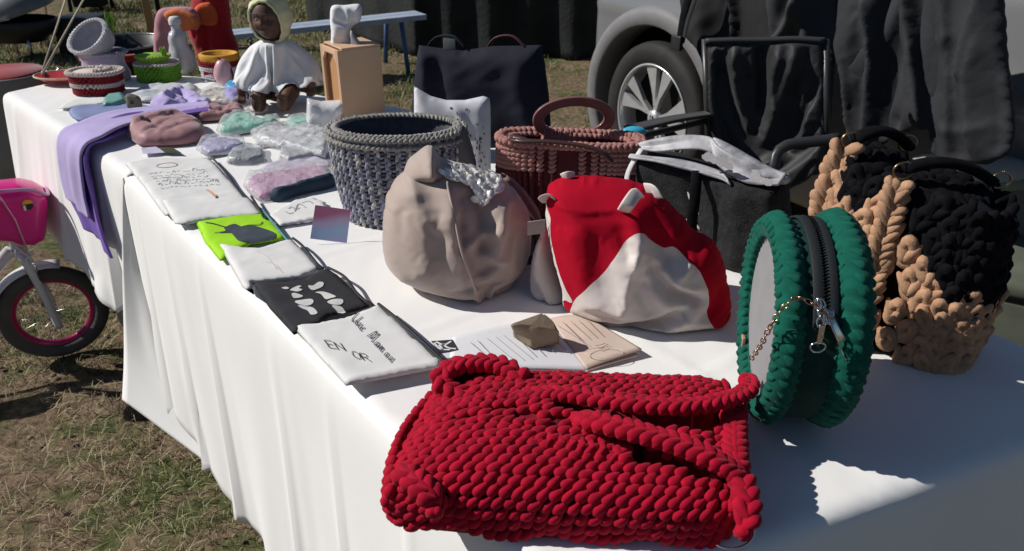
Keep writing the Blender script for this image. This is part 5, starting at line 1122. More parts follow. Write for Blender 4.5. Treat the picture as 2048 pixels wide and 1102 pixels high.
V, F = lathe_vf([(.001, 0), (.056, .0), (.063, .02), (.066, .05), (.066, .054), (.061, .054), (.057, .02), (.001, .006)], cq, 44, ax=ax); outward(obj('basket_body', V, F, M_greyl, t2))
braid('rim', [cq + ax @ Vector((.065 * math.cos(a), .065 * math.sin(a), .055)) for a in np.linspace(0, 6.283, 40)], M_whiteyarn, t2, width=.004, L=.007, W=.004, Hh=.004, sp=.007, core=True)
tg = thing('green_sprig', 'green leafy sprig sticking up from the tipped grey basket', 'sprig', cq); q = cq + Vector((.03, .045, .06))
it = [(q + Vector((random.uniform(-.012, .012), random.uniform(-.008, .008), random.uniform(0, .035))), Vector((random.uniform(-.6, .6), random.uniform(-.4, .4), 1)), Vector((1, .2, 0)), .012, .005, .002, 0) for _ in range(22)]; stitches('leaves', it, M_grn2, tg, kind=''); tube('stem', [q + Vector((0, 0, -.05)), q + Vector((0, 0, .03))], .002, M_grn, tg)
# frosted bottle
c = U(368, 143); t = thing('wrapped_bottle', 'pale bottle in frosted wrapping behind the round white and yellow box', 'bottle', c)
V, F = lathe_vf([(.001, 0), (.036, 0), (.042, .02), (.042, .05), (.034, .075), (.028, .09), (.03, .11), (.026, .125), (.016, .135), (.015, .155), (.018, .16), (.001, .162)], c, 28); vv = np.array([tuple(v) for v in V]); dn = fbm(vv, 30, 3) * .004; V = [Vector(p) + (Vector(p) - c - Vector((0, 0, p[2] - c.z))).normalized() * float(d) if (Vector((p[0], p[1])) - Vector((c.x, c.y))).length > .005 else Vector(p) for p, d in zip(vv, dn)]
outward(obj('bottle_body', V, F, mat('frosted_bottle', (.50, .50, .55), .25, .1, 20, .6, 40, .006, spec=.7), t)); V, F = lathe_vf([(.019, .152), (.02, .166), (.015, .176), (.001, .177)], c, 20); outward(obj('cap', V, F, M_whiteyarn, t))
# pink and orange cushion plus red plush
c = U(345, 140) + Vector((0, .10, 0)); fz_ = Frame(c, 0); t = thing('arched_cushion', 'pink and orange arched fabric cushion left of the red plush sack', 'cushion', c)
inflate('pink_part', [(310, 120), (308, 60), (316, 22), (345, 14), (385, 16), (400, 40), (392, 60), (360, 50), (345, 62), (348, 100), (346, 130), (330, 140)], fz_, .02, .02, .03, .006, mat('pink_plush', (.46, .20, .24), .9, .1, 30, .4, sheen=.3), t, seed=61, noise=(.004, 20))
inflate('orange_part', [(328, 30), (345, 18), (372, 22), (395, 34), (400, 52), (372, 62), (352, 56)], Frame(c - Vector((0, .02, 0)), 0), .014, .012, .02, .006, mat('orange_plush', (.62, .17, .06), .9, .1, 30, .4), t, seed=62, noise=(.004, 20))
c = U(425, 122) + Vector((0, .05, 0)); fz_ = Frame(c, 0); t = thing('red_plush_sack', 'red plush sack with an orange patch behind the round box, cut by the frame', 'sack', c)
inflate('sack_body', [(390, 96), (376, 60), (380, 20), (392, -25), (430, -40), (452, -20), (460, 20), (464, 60), (476, 95), (470, 118), (430, 124), (398, 116)], fz_, .05, .05, .06, .006, mat('red_plush', (.34, .008, .015), .9, .1, 30, .4, sheen=.2), t, seed=63, noise=(.008, 18), floor=TZ, ridges=[([(410, 20), (420, 60), (425, 100)], -.012, .012)])
inflate('orange_patch', [(385, 30), (395, 10), (420, 5), (434, 25), (434, 48), (415, 52), (395, 45)], Frame(c - Vector((0, .052, 0)), 0), .012, .012, .02, .006, mat('orange_plush2', (.55, .10, .035), .9, .1, 30, .4), t, seed=64, noise=(.004, 20))
inflate('pink_bow', [(360, 38), (376, 24), (388, 36), (392, 60), (388, 78), (378, 60), (368, 42)], Frame(c - Vector((0, .06, 0)), 0), .01, .01, .02, .006, mat('crimson_bow', (.50, .01, .06), .8), t, seed=65)
# round box with yellow rim
c = U(437, 160); c.y += .04
t, pt = crochet_box('round_box', 'round white crochet box with maroon band and ochre rim', 'box', c, .066, .050, [(.0, .040, M_whiteyarn, 'side_band'), (.040, .056, M_mar, 'side_band')], sq=1)
V, F = lathe_vf([(.060, .0), (.064, .008), (.064, .02), (.058, .024), (.050, .022), (.048, .01), (.001, .008)], c + Vector((0, 0, .054)), 40, sy=.78); outward(obj('ochre_rim', V, F, M_orange, t))
q = c + Vector((-.018, -.055, .024)); inflate('red_bow', [(-.02, .008), (-.004, .003), (.004, .003), (.02, .009), (.02, -.009), (.004, -.003), (-.004, -.003), (-.02, -.008)], Frame(q, 0), .004, .004, .006, .003, M_mar, t, px=False, smooth=False)
# pink egg-like ornament (bird)
c = U(448, 168); t = thing('pink_ornament', 'smooth pale pink bird ornament leaning against the round box', 'ornament', c)
V, F = lathe_vf([(.001, 0), (.018, .002), (.028, .016), (.030, .032), (.026, .052), (.019, .068), (.010, .076), (.001, .078)], c, 28, ax=Matrix.Rotation(R(6), 3, 'Y'), sy=.9); outward(obj('ornament_body', V, F, mat('pink_gloss', (.58, .34, .38), .35, .04, 20, .1, coat=.2), t))
tube('handle', [c + Vector((.022, -.01, .004)), c + Vector((.036, -.012, .02)), c + Vector((.034, -.008, .04)), c + Vector((.028, 0, .052))], .003, M_dkplastic, t, smooth_pts=.004); tube('beak', [c + Vector((.0, 0, .075)), c + Vector((-.006, -.01, .088))], lambda t_: .004 * (1.05 - t_), mat('beak_brown', (.2, .08, .06), .6), t)
# terracotta dish behind the doll
c = U(512, 126) + Vector((0, .04, 0)); t = thing('terracotta_pot', 'terracotta pot with a dark strap half hidden behind the doll', 'pot', c)
V, F = lathe_vf([(.001, 0), (.03, 0), (.040, .025), (.038, .045), (.03, .055), (.026, .05), (.001, .03)], c, 28); outward(obj('pot_body', V, F, mat('terracotta', (.42, .17, .08), .8, .15, 20, .3), t)); obox('strap', c + Vector((-.012, -.040, .03)), Vector((1, 0, 0)), Vector((0, 0, 1)), Vector((0, -1, 0)), (.012, .055, .004), M_dkplastic, t); tube('eyelet', [c + Vector((-.012 + .008 * math.cos(a), -.035, .075 + .008 * math.sin(a))) for a in np.linspace(0, 6.28, 17)[:-1]], .003, mat('brown_leather', (.12, .05, .03), .5), t, closed=True)
tube('strap', [c + Vector((-.012, -.03, .0)), c + Vector((-.012, -.035, .068))], .006, M_dkplastic, t)

# ------------------------------------------------------------------ wooden tissue box
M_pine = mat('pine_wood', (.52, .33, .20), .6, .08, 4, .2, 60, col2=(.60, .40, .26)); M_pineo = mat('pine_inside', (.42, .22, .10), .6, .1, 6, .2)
wb = U(690, 252); wb.y += .02; t = thing('wooden_box', 'tall pine dispenser box with an arched front opening and paper on top', 'box', wb)
yaw = -56; rm = rotz(yaw); W2, D2, Hb = .058, .060, .196
def wpt(x, y, z): return wb + Vector((.018, .05, 0)) + rm @ Vector((x * (1.02 - .03 * z / Hb), y, z))
# left face carries the opening: build walls as separate boards
def wboard(nm, pts8, m): V = pts8; o = outward(obj(nm, V, [(0, 1, 2, 3), (4, 5, 6, 7), (0, 1, 5, 4), (1, 2, 6, 5), (2, 3, 7, 6), (3, 0, 4, 7)], m, t, smooth=False)); md = o.modifiers.new('edge', 'BEVEL'); md.width = .0015; md.segments = 2; return o
th = .007
def slab(x0, x1, y0, y1, z0, z1): return [wpt(x0, y0, z0), wpt(x1, y0, z0), wpt(x1, y1, z0), wpt(x0, y1, z0), wpt(x0, y0, z1), wpt(x1, y0, z1), wpt(x1, y1, z1), wpt(x0, y1, z1)]
wboard('side_board', slab(W2 - th, W2, -D2, D2, 0, Hb), M_pine); wboard('side_board', slab(-W2, -W2 + th, -D2, D2, 0, Hb), M_pine)
wboard('back_board', slab(-W2 + th, W2 - th, D2 - th, D2, 0, Hb), M_pine); wboard('base_board', slab(-W2 + th, W2 - th, -D2, D2 - th, 0, th), M_pine)
# front with arch: stiles and an arched head as thin pieces, right half is a broad board
wboard('front_stile', slab(-W2 + th, -W2 + th + .007, -D2, -D2 + th, th, Hb), M_pine); wboard('front_stile', slab(W2 - th - .007, W2 - th, -D2, -D2 + th, th, Hb), M_pine)
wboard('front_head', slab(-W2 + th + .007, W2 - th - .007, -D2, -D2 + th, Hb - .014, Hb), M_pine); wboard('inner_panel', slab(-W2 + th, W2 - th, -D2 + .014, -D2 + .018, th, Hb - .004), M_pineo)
for sx, x0 in ((1, -W2 + th + .007), (-1, W2 - th - .007)):
    V = []
    for y in (-D2, -D2 + th): V += [wpt(x0, y, Hb - .014), wpt(x0 + sx * .018, y, Hb - .014), wpt(x0, y, Hb - .034)]
    outward(obj('arch_corner', V, [(0, 1, 2), (3, 4, 5), (0, 1, 4, 3), (1, 2, 5, 4), (2, 0, 3, 5)], M_pine, t, smooth=False))
wboard('top_board', slab(-W2, W2, -D2 + .012, D2, Hb, Hb + .005), M_pine)
fp = Frame(wpt(-.012, 0, Hb), 10, 0); tp_ = thing('paper_roll', 'white crumpled paper standing in the top of the pine box', 'paper', wpt(0, 0, Hb))
inflate('paper_body', [(667, 104), (662, 60), (660, 38), (664, 12), (690, 10), (718, 8), (724, 20), (720, 42), (706, 52), (700, 70), (712, 104)], fp, .020, .020, .018, .005, mat('tissue_white', (.74, .74, .77), .7, .03, 10, .3), tp_, noise=(.006, 24), seed=71, ridges=[([(668, 40), (690, 46), (715, 40)], -.008, .006), ([(690, 10), (696, 30), (690, 45)], .006, .006)])
inflate('grey_fold', [(700, 62), (710, 70), (728, 102), (704, 104)], Frame(wpt(.01, -.006, Hb), -20, 0), .006, .006, .01, .005, mat('tissue_grey', (.30, .30, .33), .7), tp_, seed=72)

# ------------------------------------------------------------------ doll
M_skin = mat('dark_vinyl_skin', (.085, .040, .026), .5, .06, 20, .15, 200, sub=0, spec=.4); M_cape = mat('white_felt', (.72, .73, .75), .9, .03, 30, .4, 500, .0008, sheen=.3); M_cap = mat('cream_cap', (.62, .62, .38), .9, .05, 20, .3, 400, sheen=.2)
dc = U(556, 212); dc.y += .05; doll = thing('baby_doll', 'dark-skinned baby doll in white scalloped cape and cream bonnet, sitting on the far table', 'doll', dc)
def ell(c, r, rot=None, seg=20, rings=14):
    V = []; F = []
    for i in range(rings + 1):
        a = math.pi * i / rings
        for j in range(seg):
            b = 2 * math.pi * j / seg; v = Vector((r[0] * math.sin(a) * math.cos(b), r[1] * math.sin(a) * math.sin(b), r[2] * math.cos(a))); v = (rot @ v) if rot else v; V.append(v + c)
    for i in range(rings):
        for j in range(seg): F.append((i * seg + j, i * seg + (j + 1) % seg, (i + 1) * seg + (j + 1) % seg, (i + 1) * seg + j))
    return V, F
mbd = MB()
D = lambda x, y, z: dc + Vector((x, y, z))
for c_, r_ in ((D(0, .01, .085), (.055, .045, .08)), (D(0, .01, .142), (.06, .035, .028)), (D(0, .0, .17), (.022, .022, .03)), (D(0, .0, .035), (.055, .05, .035))): mbd.add(*ell(c_, r_))
def limb(pts, r): P = [Vector(p) for p in catmull([tuple(p) for p in pts], False, .008)]; mbd.add(*tube_vf(P, r, 12)); mbd.add(*ell(P[-1], (r(1) * 1.05,) * 3)); mbd.add(*ell(P[0], (r(0) * 1.0,) * 3))
limb([D(-.055, .0, .138), D(-.088, -.02, .10), D(-.092, -.055, .055)], lambda q: .021 - .006 * q)
limb([D(.055, .0, .138), D(.090, -.01, .11), D(.100, -.045, .075)], lambda q: .021 - .006 * q)
limb([D(-.03, -.01, .035), D(-.038, -.075, .042), D(-.030, -.125, .022)], lambda q: .028 - .010 * q)
limb([D(.03, -.01, .035), D(.045, -.075, .042), D(.040, -.125, .024)], lambda q: .028 - .010 * q)
# feet and fingers belong to the one body
for sx, fx_ in ((-.030, -1), (.040, 1)):
    mbd.add(*ell(D(sx, -.138, .032), (.016, .014, .026)))
    for k in range(5): mbd.add(*ell(D(sx - .012 + .006 * k, -.146, .056 - .002 * abs(k - 1)), (.0042, .0055, .0052), seg=8, rings=6))
for hx, hy, hz, s_ in ((-.092, -.064, .046, -1), (.102, -.056, .066, 1)):
    mbd.add(*ell(D(hx, hy, hz), (.014, .011, .017)))
    for k in range(4): P = [D(hx - .009 + .006 * k, hy - .006, hz - .012), D(hx - .010 + .0065 * k, hy - .014, hz - .022 - .002 * (k in (1, 2))), D(hx - .010 + .0065 * k, hy - .012, hz - .030 - .002 * (k in (1, 2)))]; mbd.add(*tube_vf(P, .0034, 8)); mbd.add(*ell(P[-1], (.0034,) * 3, seg=8, rings=6))
    P = [D(hx - .011 * s_, hy - .004, hz + .002), D(hx - .020 * s_, hy - .012, hz - .008), D(hx - .019 * s_, hy - .015, hz - .015)]; mbd.add(*tube_vf(P, .0040, 8)); mbd.add(*ell(P[-1], (.004,) * 3, seg=8, rings=6))
# head, sculpted: turned a little to the viewer's left, looking down
hc = D(.000, -.014, .240); hr = rotz(-10) @ Matrix.Rotation(R(8), 3, 'X'); V, F = ell(Vector(), (.050, .054, .062), None, 56, 44); HV = []
def gs(v, c, w_): d = v - Vector(c); return math.exp(-((d.x / w_[0]) ** 2 + (d.y / w_[1]) ** 2 + (d.z / w_[2]) ** 2))
for v in V:
    f_ = max(0, -v.y / .05); o_ = 0
    o_ += .0115 * gs(v, (0, -.054, -.004), (.0055, .03, .0065)) + .004 * gs(v, (0, -.054, .006), (.004, .03, .010))      # nose
    for s_ in (-1, 1):
        o_ -= .0065 * gs(v, (.018 * s_, -.05, .006), (.0100, .03, .0075)); o_ += .006 * gs(v, (.025 * s_, -.044, -.018), (.014, .03, .014)); o_ += .0025 * gs(v, (.018 * s_, -.05, .018), (.012, .03, .004)); o_ += .0025 * gs(v, (.0065 * s_, -.054, -.007), (.003, .02, .003))
    o_ += .0055 * gs(v, (0, -.05, -.0195), (.010, .03, .0026)) + .0060 * gs(v, (0, -.05, -.0265), (.009, .03, .0030)) - .0030 * gs(v, (0, -.05, -.0228), (.011, .03, .0011)) + .006 * gs(v, (0, -.045, -.042), (.010, .03, .008))
    jaw = 1 - .10 * max(0, -v.z / .062) ** 2; q = Vector((v.x * jaw, v.y - o_, v.z)); HV.append(hr @ q + hc)
mh = obj('head', HV, F, M_skin, doll); outward(mh)
body = mbd.out('body', M_skin, doll); md = body.modifiers.new('remesh', 'REMESH'); md.mode = 'VOXEL'; md.voxel_size = .0022; md.use_smooth_shade = True; md = body.modifiers.new('sm', 'SMOOTH'); md.iterations = 3
for s_ in (-1, 1):
    V, F = ell(hr @ Vector((.018 * s_, -.0400, .005)) + hc, (.0060,) * 3, None, 16, 10); outward(obj('eye', V, F, mat('eye_white', (.16, .14, .13), .15, .02, 10, 0), doll))  # eye white lowered in colour to carry the shade on the face
    V, F = ell(hr @ Vector((.018 * s_, -.0448, .004)) + hc, (.0036, .0020, .0036), None, 12, 8); outward(obj('iris', V, F, mat('iris_dark', (.02, .012, .008), .1, .02, 10, 0), doll))
    V, F = ell(hr @ Vector((.050 * s_, .004, -.004)) + hc, (.005, .010, .014), None, 14, 10); outward(obj('ear', V, F, M_skin, doll))
    tube('eyebrow', [hr @ Vector((x * s_, -.0525 + .25 * abs(x - .010) ** 1.2, .021 + .1 * (.018 - abs(x - .018)))) + hc for x in (.009, .016, .023, .028)], .0011, M_dkplastic, doll, smooth_pts=.003)
tube('lips', [hr @ Vector((x, -.0575 + 9 * x * x, -.0232)) + hc for x in (-.009, -.005, 0, .005, .009)], .0015, mat('lip_brown', (.16, .05, .045), .4), doll, smooth_pts=.003)
# bonnet: shell with a face opening and a rear brim
BV = []; NP, NT = 64, 26
def bon(th_, ph): 
    r_ = math.sin(th_); n_ = 1 + .022 * math.sin(ph * 14 + th_ * 3) * math.sin(th_) + .02 * math.sin(ph * 5 + 1)
    return Vector((.058 * r_ * math.cos(ph) * n_, -.060 * math.cos(th_) + .004, .070 * r_ * math.sin(ph) * n_ - .002))
for i in range(NT):
    for j in range(NP):
        ph = 2 * math.pi * j / NP; t0_ = R(50) + R(16) * max(0, -math.sin(ph)); th_ = t0_ + (math.pi - t0_) * i / (NT - 1); BV.append(hr @ bon(th_, ph) + hc)
F = [(i * NP + j, i * NP + (j + 1) % NP, (i + 1) * NP + (j + 1) % NP, (i + 1) * NP + j) for i in range(NT - 1) for j in range(NP)]
o = obj('bonnet', BV, F, M_cap, doll); md = o.modifiers.new('thickness', 'SOLIDIFY'); md.thickness = .0035; md.offset = 1
tube('bonnet_edge', [BV[j] for j in range(NP)], .0038, M_cap, doll, closed=True)
V, F = ell(Vector((-.040, .01, .066)), (.030, .028, .020), Matrix.Rotation(R(-25), 3, 'Y'), 20, 14); outward(obj('bonnet_bow', [hr @ v + hc for v in V], F, M_cap, doll)); V, F = ell(Vector((.015, .01, .074)), (.034, .030, .018), Matrix.Rotation(R(15), 3, 'Y'), 20, 14); outward(obj('bonnet_bow', [hr @ v + hc for v in V], F, M_cap, doll))
# scalloped cape
NA_, NR_ = 96, 18; V = []
for i in range(NR_):
    q = i / (NR_ - 1)
    for j in range(NA_):
        a = 2 * math.pi * j / NA_; ln = .126 + .015 * abs(math.sin(a * 6)) ** .6 + .008 * math.sin(a * 3 + 1); r_ = .020 + (ln + .022) * q
        V.append(D(r_ * math.cos(a), r_ * math.sin(a) * .95 - .002, .176 - .06 * q ** 1.4 + .004 * math.sin(a * 7) * q))
F = [(i * NA_ + j, i * NA_ + (j + 1) % NA_, (i + 1) * NA_ + (j + 1) % NA_, (i + 1) * NA_ + j) for i in range(NR_ - 1) for j in range(NA_)]
o = obj('cape', V, F, M_cape, doll); cpz = D(0, 0, .170).z
drape([(o, lambda c: 1.0 if c[2] > cpz else 0)], 16, floor=TZ, grow=.0, mass=.3, bend=3, blocks=(body,), pad=.003, jit=.0006)
md = o.modifiers.new('thickness', 'SOLIDIFY'); md.thickness = .003; md.offset = 1; o.modifiers.new('soft', 'SUBSURF').render_levels = 1
inflate('white_leggings', [(500, 222), (508, 206), (524, 202), (538, 210), (540, 224), (520, 232)], Frame(D(0, -.10, 0) , 0), .03, .02, .02, .006, mat('pale_pink_cloth', (.50, .46, .50), .85), doll, floor=TZ + .003, noise=(.003, 30), seed=75)

# ------------------------------------------------------------------ navy tote and white printed pouch
M_navy = mat('navy_canvas', (.006, .007, .019), .85, .1, 20, .3, 900, .0004); M_navy2 = mat('navy_lining', (.05, .055, .10), .85, .1)
fn = Frame((-.07, 1.80, TZ), -14, 3); nb_ = thing('navy_tote', 'dark navy canvas tote standing at the back edge of the table', 'bag', fn.P)
inflate('body', [(838, 90), (880, 96), (930, 100), (985, 92), (1084, 90), (1090, 130), (1098, 190), (1104, 290), (1000, 296), (900, 296), (818, 290), (826, 190), (832, 130)], fn, .045, .05, .05, .008, M_navy, nb_, floor=TZ + .001, smooth=False, noise=(.006, 9), crease=(.010, 12), seed=81, ridges=[([(845, 100), (860, 160), (850, 240)], .014, .02), ([(880, 100), (885, 180), (880, 260)], -.012, .02), ([(1050, 95), (1040, 180), (1060, 250)], .01, .03)])
for hx, dz in ((900, 0), (1020, 0)):
    P = [fn.W(*fn.loc(hx - 48, 98), -.01), fn.W(*fn.loc(hx - 30, 76), -.004), fn.W(*fn.loc(hx + 5, 72), 0), fn.W(*fn.loc(hx + 34, 96), .006)]
    tube('handle', P, .007, M_navy if hx < 950 else mat('maroon_strap', (.07, .02, .03), .6), nb_, smooth_pts=.01, flat=.35)
obox('label_tab', fn.W(*fn.loc(900, 88), .004), fn.ex, fn.ey, fn.en, (.028, .024, .003), mat('tab_grey', (.10, .12, .12), .7), nb_)
fpp = Frame((-.085, 1.655, TZ), -6, 10); pw = thing('printed_pouch', 'upright white pouch printed with small dark specks, leaning on the navy tote', 'pouch', fpp.P)
M_pw = mat('cool_white_canvas', (.55, .56, .60), .8, .03, 20, .3, 1200, .0003)
o, hpw = inflate('canvas_body', [(828, 172), (838, 178), (862, 192), (892, 200), (930, 200), (966, 192), (979, 196), (981, 215), (982, 410), (829, 400)], fpp, .018, .012, .03, .006, M_pw, pw, smooth=False, seed=82, noise=(.003, 12), ridges=[([(905, 205), (925, 235), (915, 262)], .005, .008)], floor=TZ)
sp = []
for _ in range(150):
    x = random.uniform(885, 974); y = random.uniform(210, 400)
    if y > 285 - (x - 940) * 1.0 + 0 or random.random() < .25: sp.append(([(x, y), (x + random.uniform(-1.5, 2), y + random.uniform(2, 7))], random.uniform(.0012, .0028)))
ribbons('dark_specks', sp, fpp, mat('speck_ink', (.03, .03, .05), .8), pw, .002, hpw, off=.001, kind='stuff')
ribbons('dark_specks', [([(903, 214), (908, 215)], .004), ([(896, 246), (900, 248)], .003), ([(905, 240), (920, 241)], .0015)], fpp, bpy.data.materials['speck_ink'], pw, .002, hpw, off=.001)

inflate('folded_handle', [(905, 330), (900, 285), (912, 258), (925, 250), (936, 268), (946, 300), (950, 335)], Frame(bc + Vector((.085, -.03, .12)), 10, 0), .012, .012, .02, .006, mat('grey_strap', (.10, .10, .11), .7), kb, seed=77)
# ------------------------------------------------------------------ dusty pink / maroon crochet handbag
M_dp = mat('dusty_yarn', (.34, .165, .145), .85, .12, 60, .4, 900, .0005); M_dm = mat('maroon_yarn2', (.085, .012, .018), .85, .15, 60, .4, 900, .0005); M_lea = mat('maroon_leather', (.20, .085, .078), .42, .08, 30, .2, 500, coat=.15); M_leab = mat('brown_leather2', (.055, .028, .022), .4, .1, 30, .2, coat=.2)
hb = Vector((.110, 1.475, TZ)); hyaw = -8; hrot = rotz(hyaw); hbag = thing('crochet_handbag', 'dusty pink and maroon crochet handbag with round leather handles', 'bag', hb)
def hpt(a, z, k=1):
    ca, sa = math.cos(a), math.sin(a); w_ = 1 + .05 * math.sin(z / .165 * 2.6); return hb + hrot @ Vector((math.copysign(abs(ca) ** .55, ca) * .132 * w_ * k, math.copysign(abs(sa) ** .7, sa) * .045 * w_ * k, z))
V = []; K = 64; HZ = .150
for z in np.linspace(0, HZ, 12):
    for i in range(K): V.append(hpt(2 * math.pi * i / K, z, .95))
for kk, z in ((.84, HZ), (.80, HZ - .03), (.2, HZ - .035)):
    for i in range(K): V.append(hpt(2 * math.pi * i / K, z, kk))
F = [(j * K + i, j * K + (i + 1) % K, (j + 1) * K + (i + 1) % K, (j + 1) * K + i) for j in range(14) for i in range(K)] + [tuple(range(K - 1, -1, -1)), tuple(14 * K + i for i in range(K))]
outward(obj('lining', V, F, M_dm, hbag)); it = []; mi = []
for r_ in range(17):
    z = (r_ + .5) / 17 * HZ; per = 58
    for i in range(per):
        a = 2 * math.pi * (i + .0 * (r_ % 2)) / per
        if .3 < a < 2.84: continue
        p = hpt(a, z); tt = hpt(a + .04, z) - hpt(a - .04, z); n_ = Vector((tt.y, -tt.x, 0)); it.append((p, tt if z > .10 else Vector((0, 0, 1)), n_, .0082, .0050, .0042, random.uniform(-14, 14) + (20 if z > .1 else 10))); mi.append(0 if z > .10 else 1)
stitches('stitch_rows', it, M_dp, hbag, mats=[M_dm], midx=mi)
braid('rim', [hpt(a, HZ + .002, .98) for a in np.linspace(0, 6.283, 60)], M_dp, hbag, width=.006, L=.0095, W=.006, Hh=.006, sp=.009)
braid('rim', [hpt(a, HZ - .003, .86) for a in np.linspace(0, 6.283, 60)], M_dp, hbag, width=.006, L=.009, W=.005, Hh=.005, sp=.009, core=False)
# back ring handle, upright and tilted; its foot wrapped in yarn
fh_ = Frame(hb + Vector((.07, .045, HZ)), 6, -10)
oc = fh_.loc(1148, 238)
def ringpts(fr, cx, cy, rx, ry, n_=44): return [fr.W(cx + rx * math.cos(a), cy + ry * math.sin(a), 0) for a in np.linspace(0, 2 * math.pi, n_ + 1)[:-1]]
V = []; F = []; n_ = 56
for i in range(n_):
    a = 2 * math.pi * i / n_; 
    for (kx, ky, dn_) in ((.080, .046, .004), (.058, .0275, .004), (.058, .0275, -.004), (.080, .046, -.004)): V.append(fh_.W(oc[0] + kx * math.cos(a), oc[1] + ky * math.sin(a), dn_))
for i in range(n_):
    for j in range(4): F.append((i * 4 + j, i * 4 + (j + 1) % 4, ((i + 1) % n_) * 4 + (j + 1) % 4, ((i + 1) % n_) * 4 + j))
o = outward(obj('round_handle', V, F, M_lea, hbag)); md = o.modifiers.new('edge', 'BEVEL'); md.width = .002; md.segments = 3
it = []
for i in range(24):
    q = i / 23; x = oc[0] - .058 + .116 * q; y = oc[1] - .036 - .006 * math.sin(q * 3.1) ; p = fh_.W(x, y, .002); it.append((p, fh_.ey + fh_.ex * .25, fh_.en, .019, .0042, .009, random.uniform(-8, 8)))
stitches('handle_wrap', it, M_dp, hbag)
P = [hb + hrot @ Vector(q) for q in ((-.110, -.035, HZ + .004), (-.085, -.058, HZ + .010), (-.03, -.064, HZ + .012), (.03, -.066, HZ + .008), (.065, -.070, HZ - .002), (.082, -.070, HZ - .018))]
tube('folded_handle', P, .0085, M_leab, hbag, smooth_pts=.008, flat=.45)
P = [hb + hrot @ Vector(q) for q in ((-.105, -.02, HZ + .006), (-.08, -.035, HZ + .004), (-.055, -.05, HZ - .006))]; tube('folded_handle', P, .0075, M_leab, hbag, smooth_pts=.008, flat=.45)

# ------------------------------------------------------------------ black bag with silver and white trim
M_bf = mat('black_felt', (.015, .016, .017), .95, .4, 90, .8, 300, .002); M_trim = mat('silver_print_fabric', (.24, .24, .26), .5, .1, 34, .4, 60, .003, col2=(.50, .50, .52)); M_trd = mat('trim_grey', (.25, .25, .27), .6)
fk = Frame((.335, 1.30, TZ), -38, 4); kbag = thing('black_shopper', 'black felt shopper with a folded silver-grey printed top edge', 'bag', fk.P)
o, hk = inflate('body', [(1284, 292), (1300, 300), (1350, 308), (1420, 330), (1500, 352), (1568, 368), (1575, 440), (1572, 520), (1560, 600), (1480, 602), (1380, 580), (1290, 540), (1284, 420)], fk, .042, .05, .018, .008, M_bf, kbag, floor=TZ + .001, smooth=False, noise=(.006, 10), seed=91, ridges=[([(1400, 340), (1410, 420), (1408, 520)], -.008, .012), ([(1500, 360), (1490, 440), (1495, 520)], .010, .03)])
def band(nm, top, bot, off, m, sd_=1):
    T_ = [fk.W(*fk.loc(*p), off + .010 * math.sin(i * 1.7)) for i, p in enumerate(top)]; B_ = [fk.W(*fk.loc(*p), off + .014 + .008 * math.sin(i * 1.3)) for i, p in enumerate(bot)]
    return strip(nm, T_, B_, m, kbag, nu=8, fold=(.006, 3), push=tuple(fk.en), thick=.004, seed=sd_, step=.006)
band('folded_trim', [(1288, 288), (1330, 276), (1380, 272), (1425, 277), (1450, 290), (1500, 318), (1540, 340), (1576, 352)], [(1300, 296), (1335, 298), (1385, 296), (1422, 300), (1440, 318), (1480, 345), (1520, 362), (1570, 366)], .012, M_trim, 2)
o, _ = inflate('folded_lip', [(1425, 276), (1455, 286), (1505, 314), (1545, 336), (1580, 350), (1574, 368), (1535, 366), (1490, 356), (1462, 336), (1440, 312)], Frame(fk.W(0, 0, .035), -38, 14), .012, .008, .015, .005, M_trim, kbag, seed=95, noise=(.005, 30), ridges=[([(1440, 290), (1490, 330), (1550, 356)], .008, .005)])
band('front_trim', [(1284, 304), (1340, 309), (1400, 324), (1450, 342), (1482, 354)], [(1286, 309), (1340, 314), (1400, 330), (1448, 349), (1484, 360)], .036, M_trim, 5)
sh = []
for _ in range(9):
    x = random.uniform(1440, 1560); y = 296 + max(0, x - 1440) * .46 + random.uniform(-2, 8)
    lx, ly = fk.loc(x, y); a = random.uniform(0, 3); 
    V = [fk.W(lx + .010 * math.cos(b) * random.uniform(.8, 1.2), ly + .007 * math.sin(b), .052 + .002 * math.sin(b)) for b in np.linspace(0, 6.28, 8)[:-1]]
    sh.append(V)
mbz = MB(); [mbz.add(V, [tuple(range(7))]) for V in sh]; [obj('printed_shape', V, [tuple(range(7))], bpy.data.materials.get('white_print') or mat('white_print', (.60, .60, .62), .6), kbag) for V in sh]
it = []
for k in range(16):
    y = 352 + k * 15; x = 1408 + 10 * math.sin(k * 2.2); lx, ly = fk.loc(x, y); it.append((fk.W(lx, ly, hk(lx, ly) + .004), fk.ey + fk.ex * math.sin(k * 2.9) * 1.2, fk.en, .0075, .0022, .002, 0))
stitches('white_lacing', it, mat('lace_white', (.50, .49, .46), .7), kbag, kind='')
tube('strap', [fk.W(*fk.loc(1300, 292), .03), fk.W(*fk.loc(1288, 340), .06), fk.W(*fk.loc(1296, 410), .062)], .006, mat('trim_white', (.55, .55, .56), .6), kbag, smooth_pts=.01, flat=.4)
tube('strap', [fk.W(*fk.loc(1420, 330), .05), fk.W(*fk.loc(1424, 380), .066), fk.W(*fk.loc(1418, 440), .068), fk.W(*fk.loc(1420, 500), .062)], .009, M_blk, kbag, smooth_pts=.01, flat=.4)

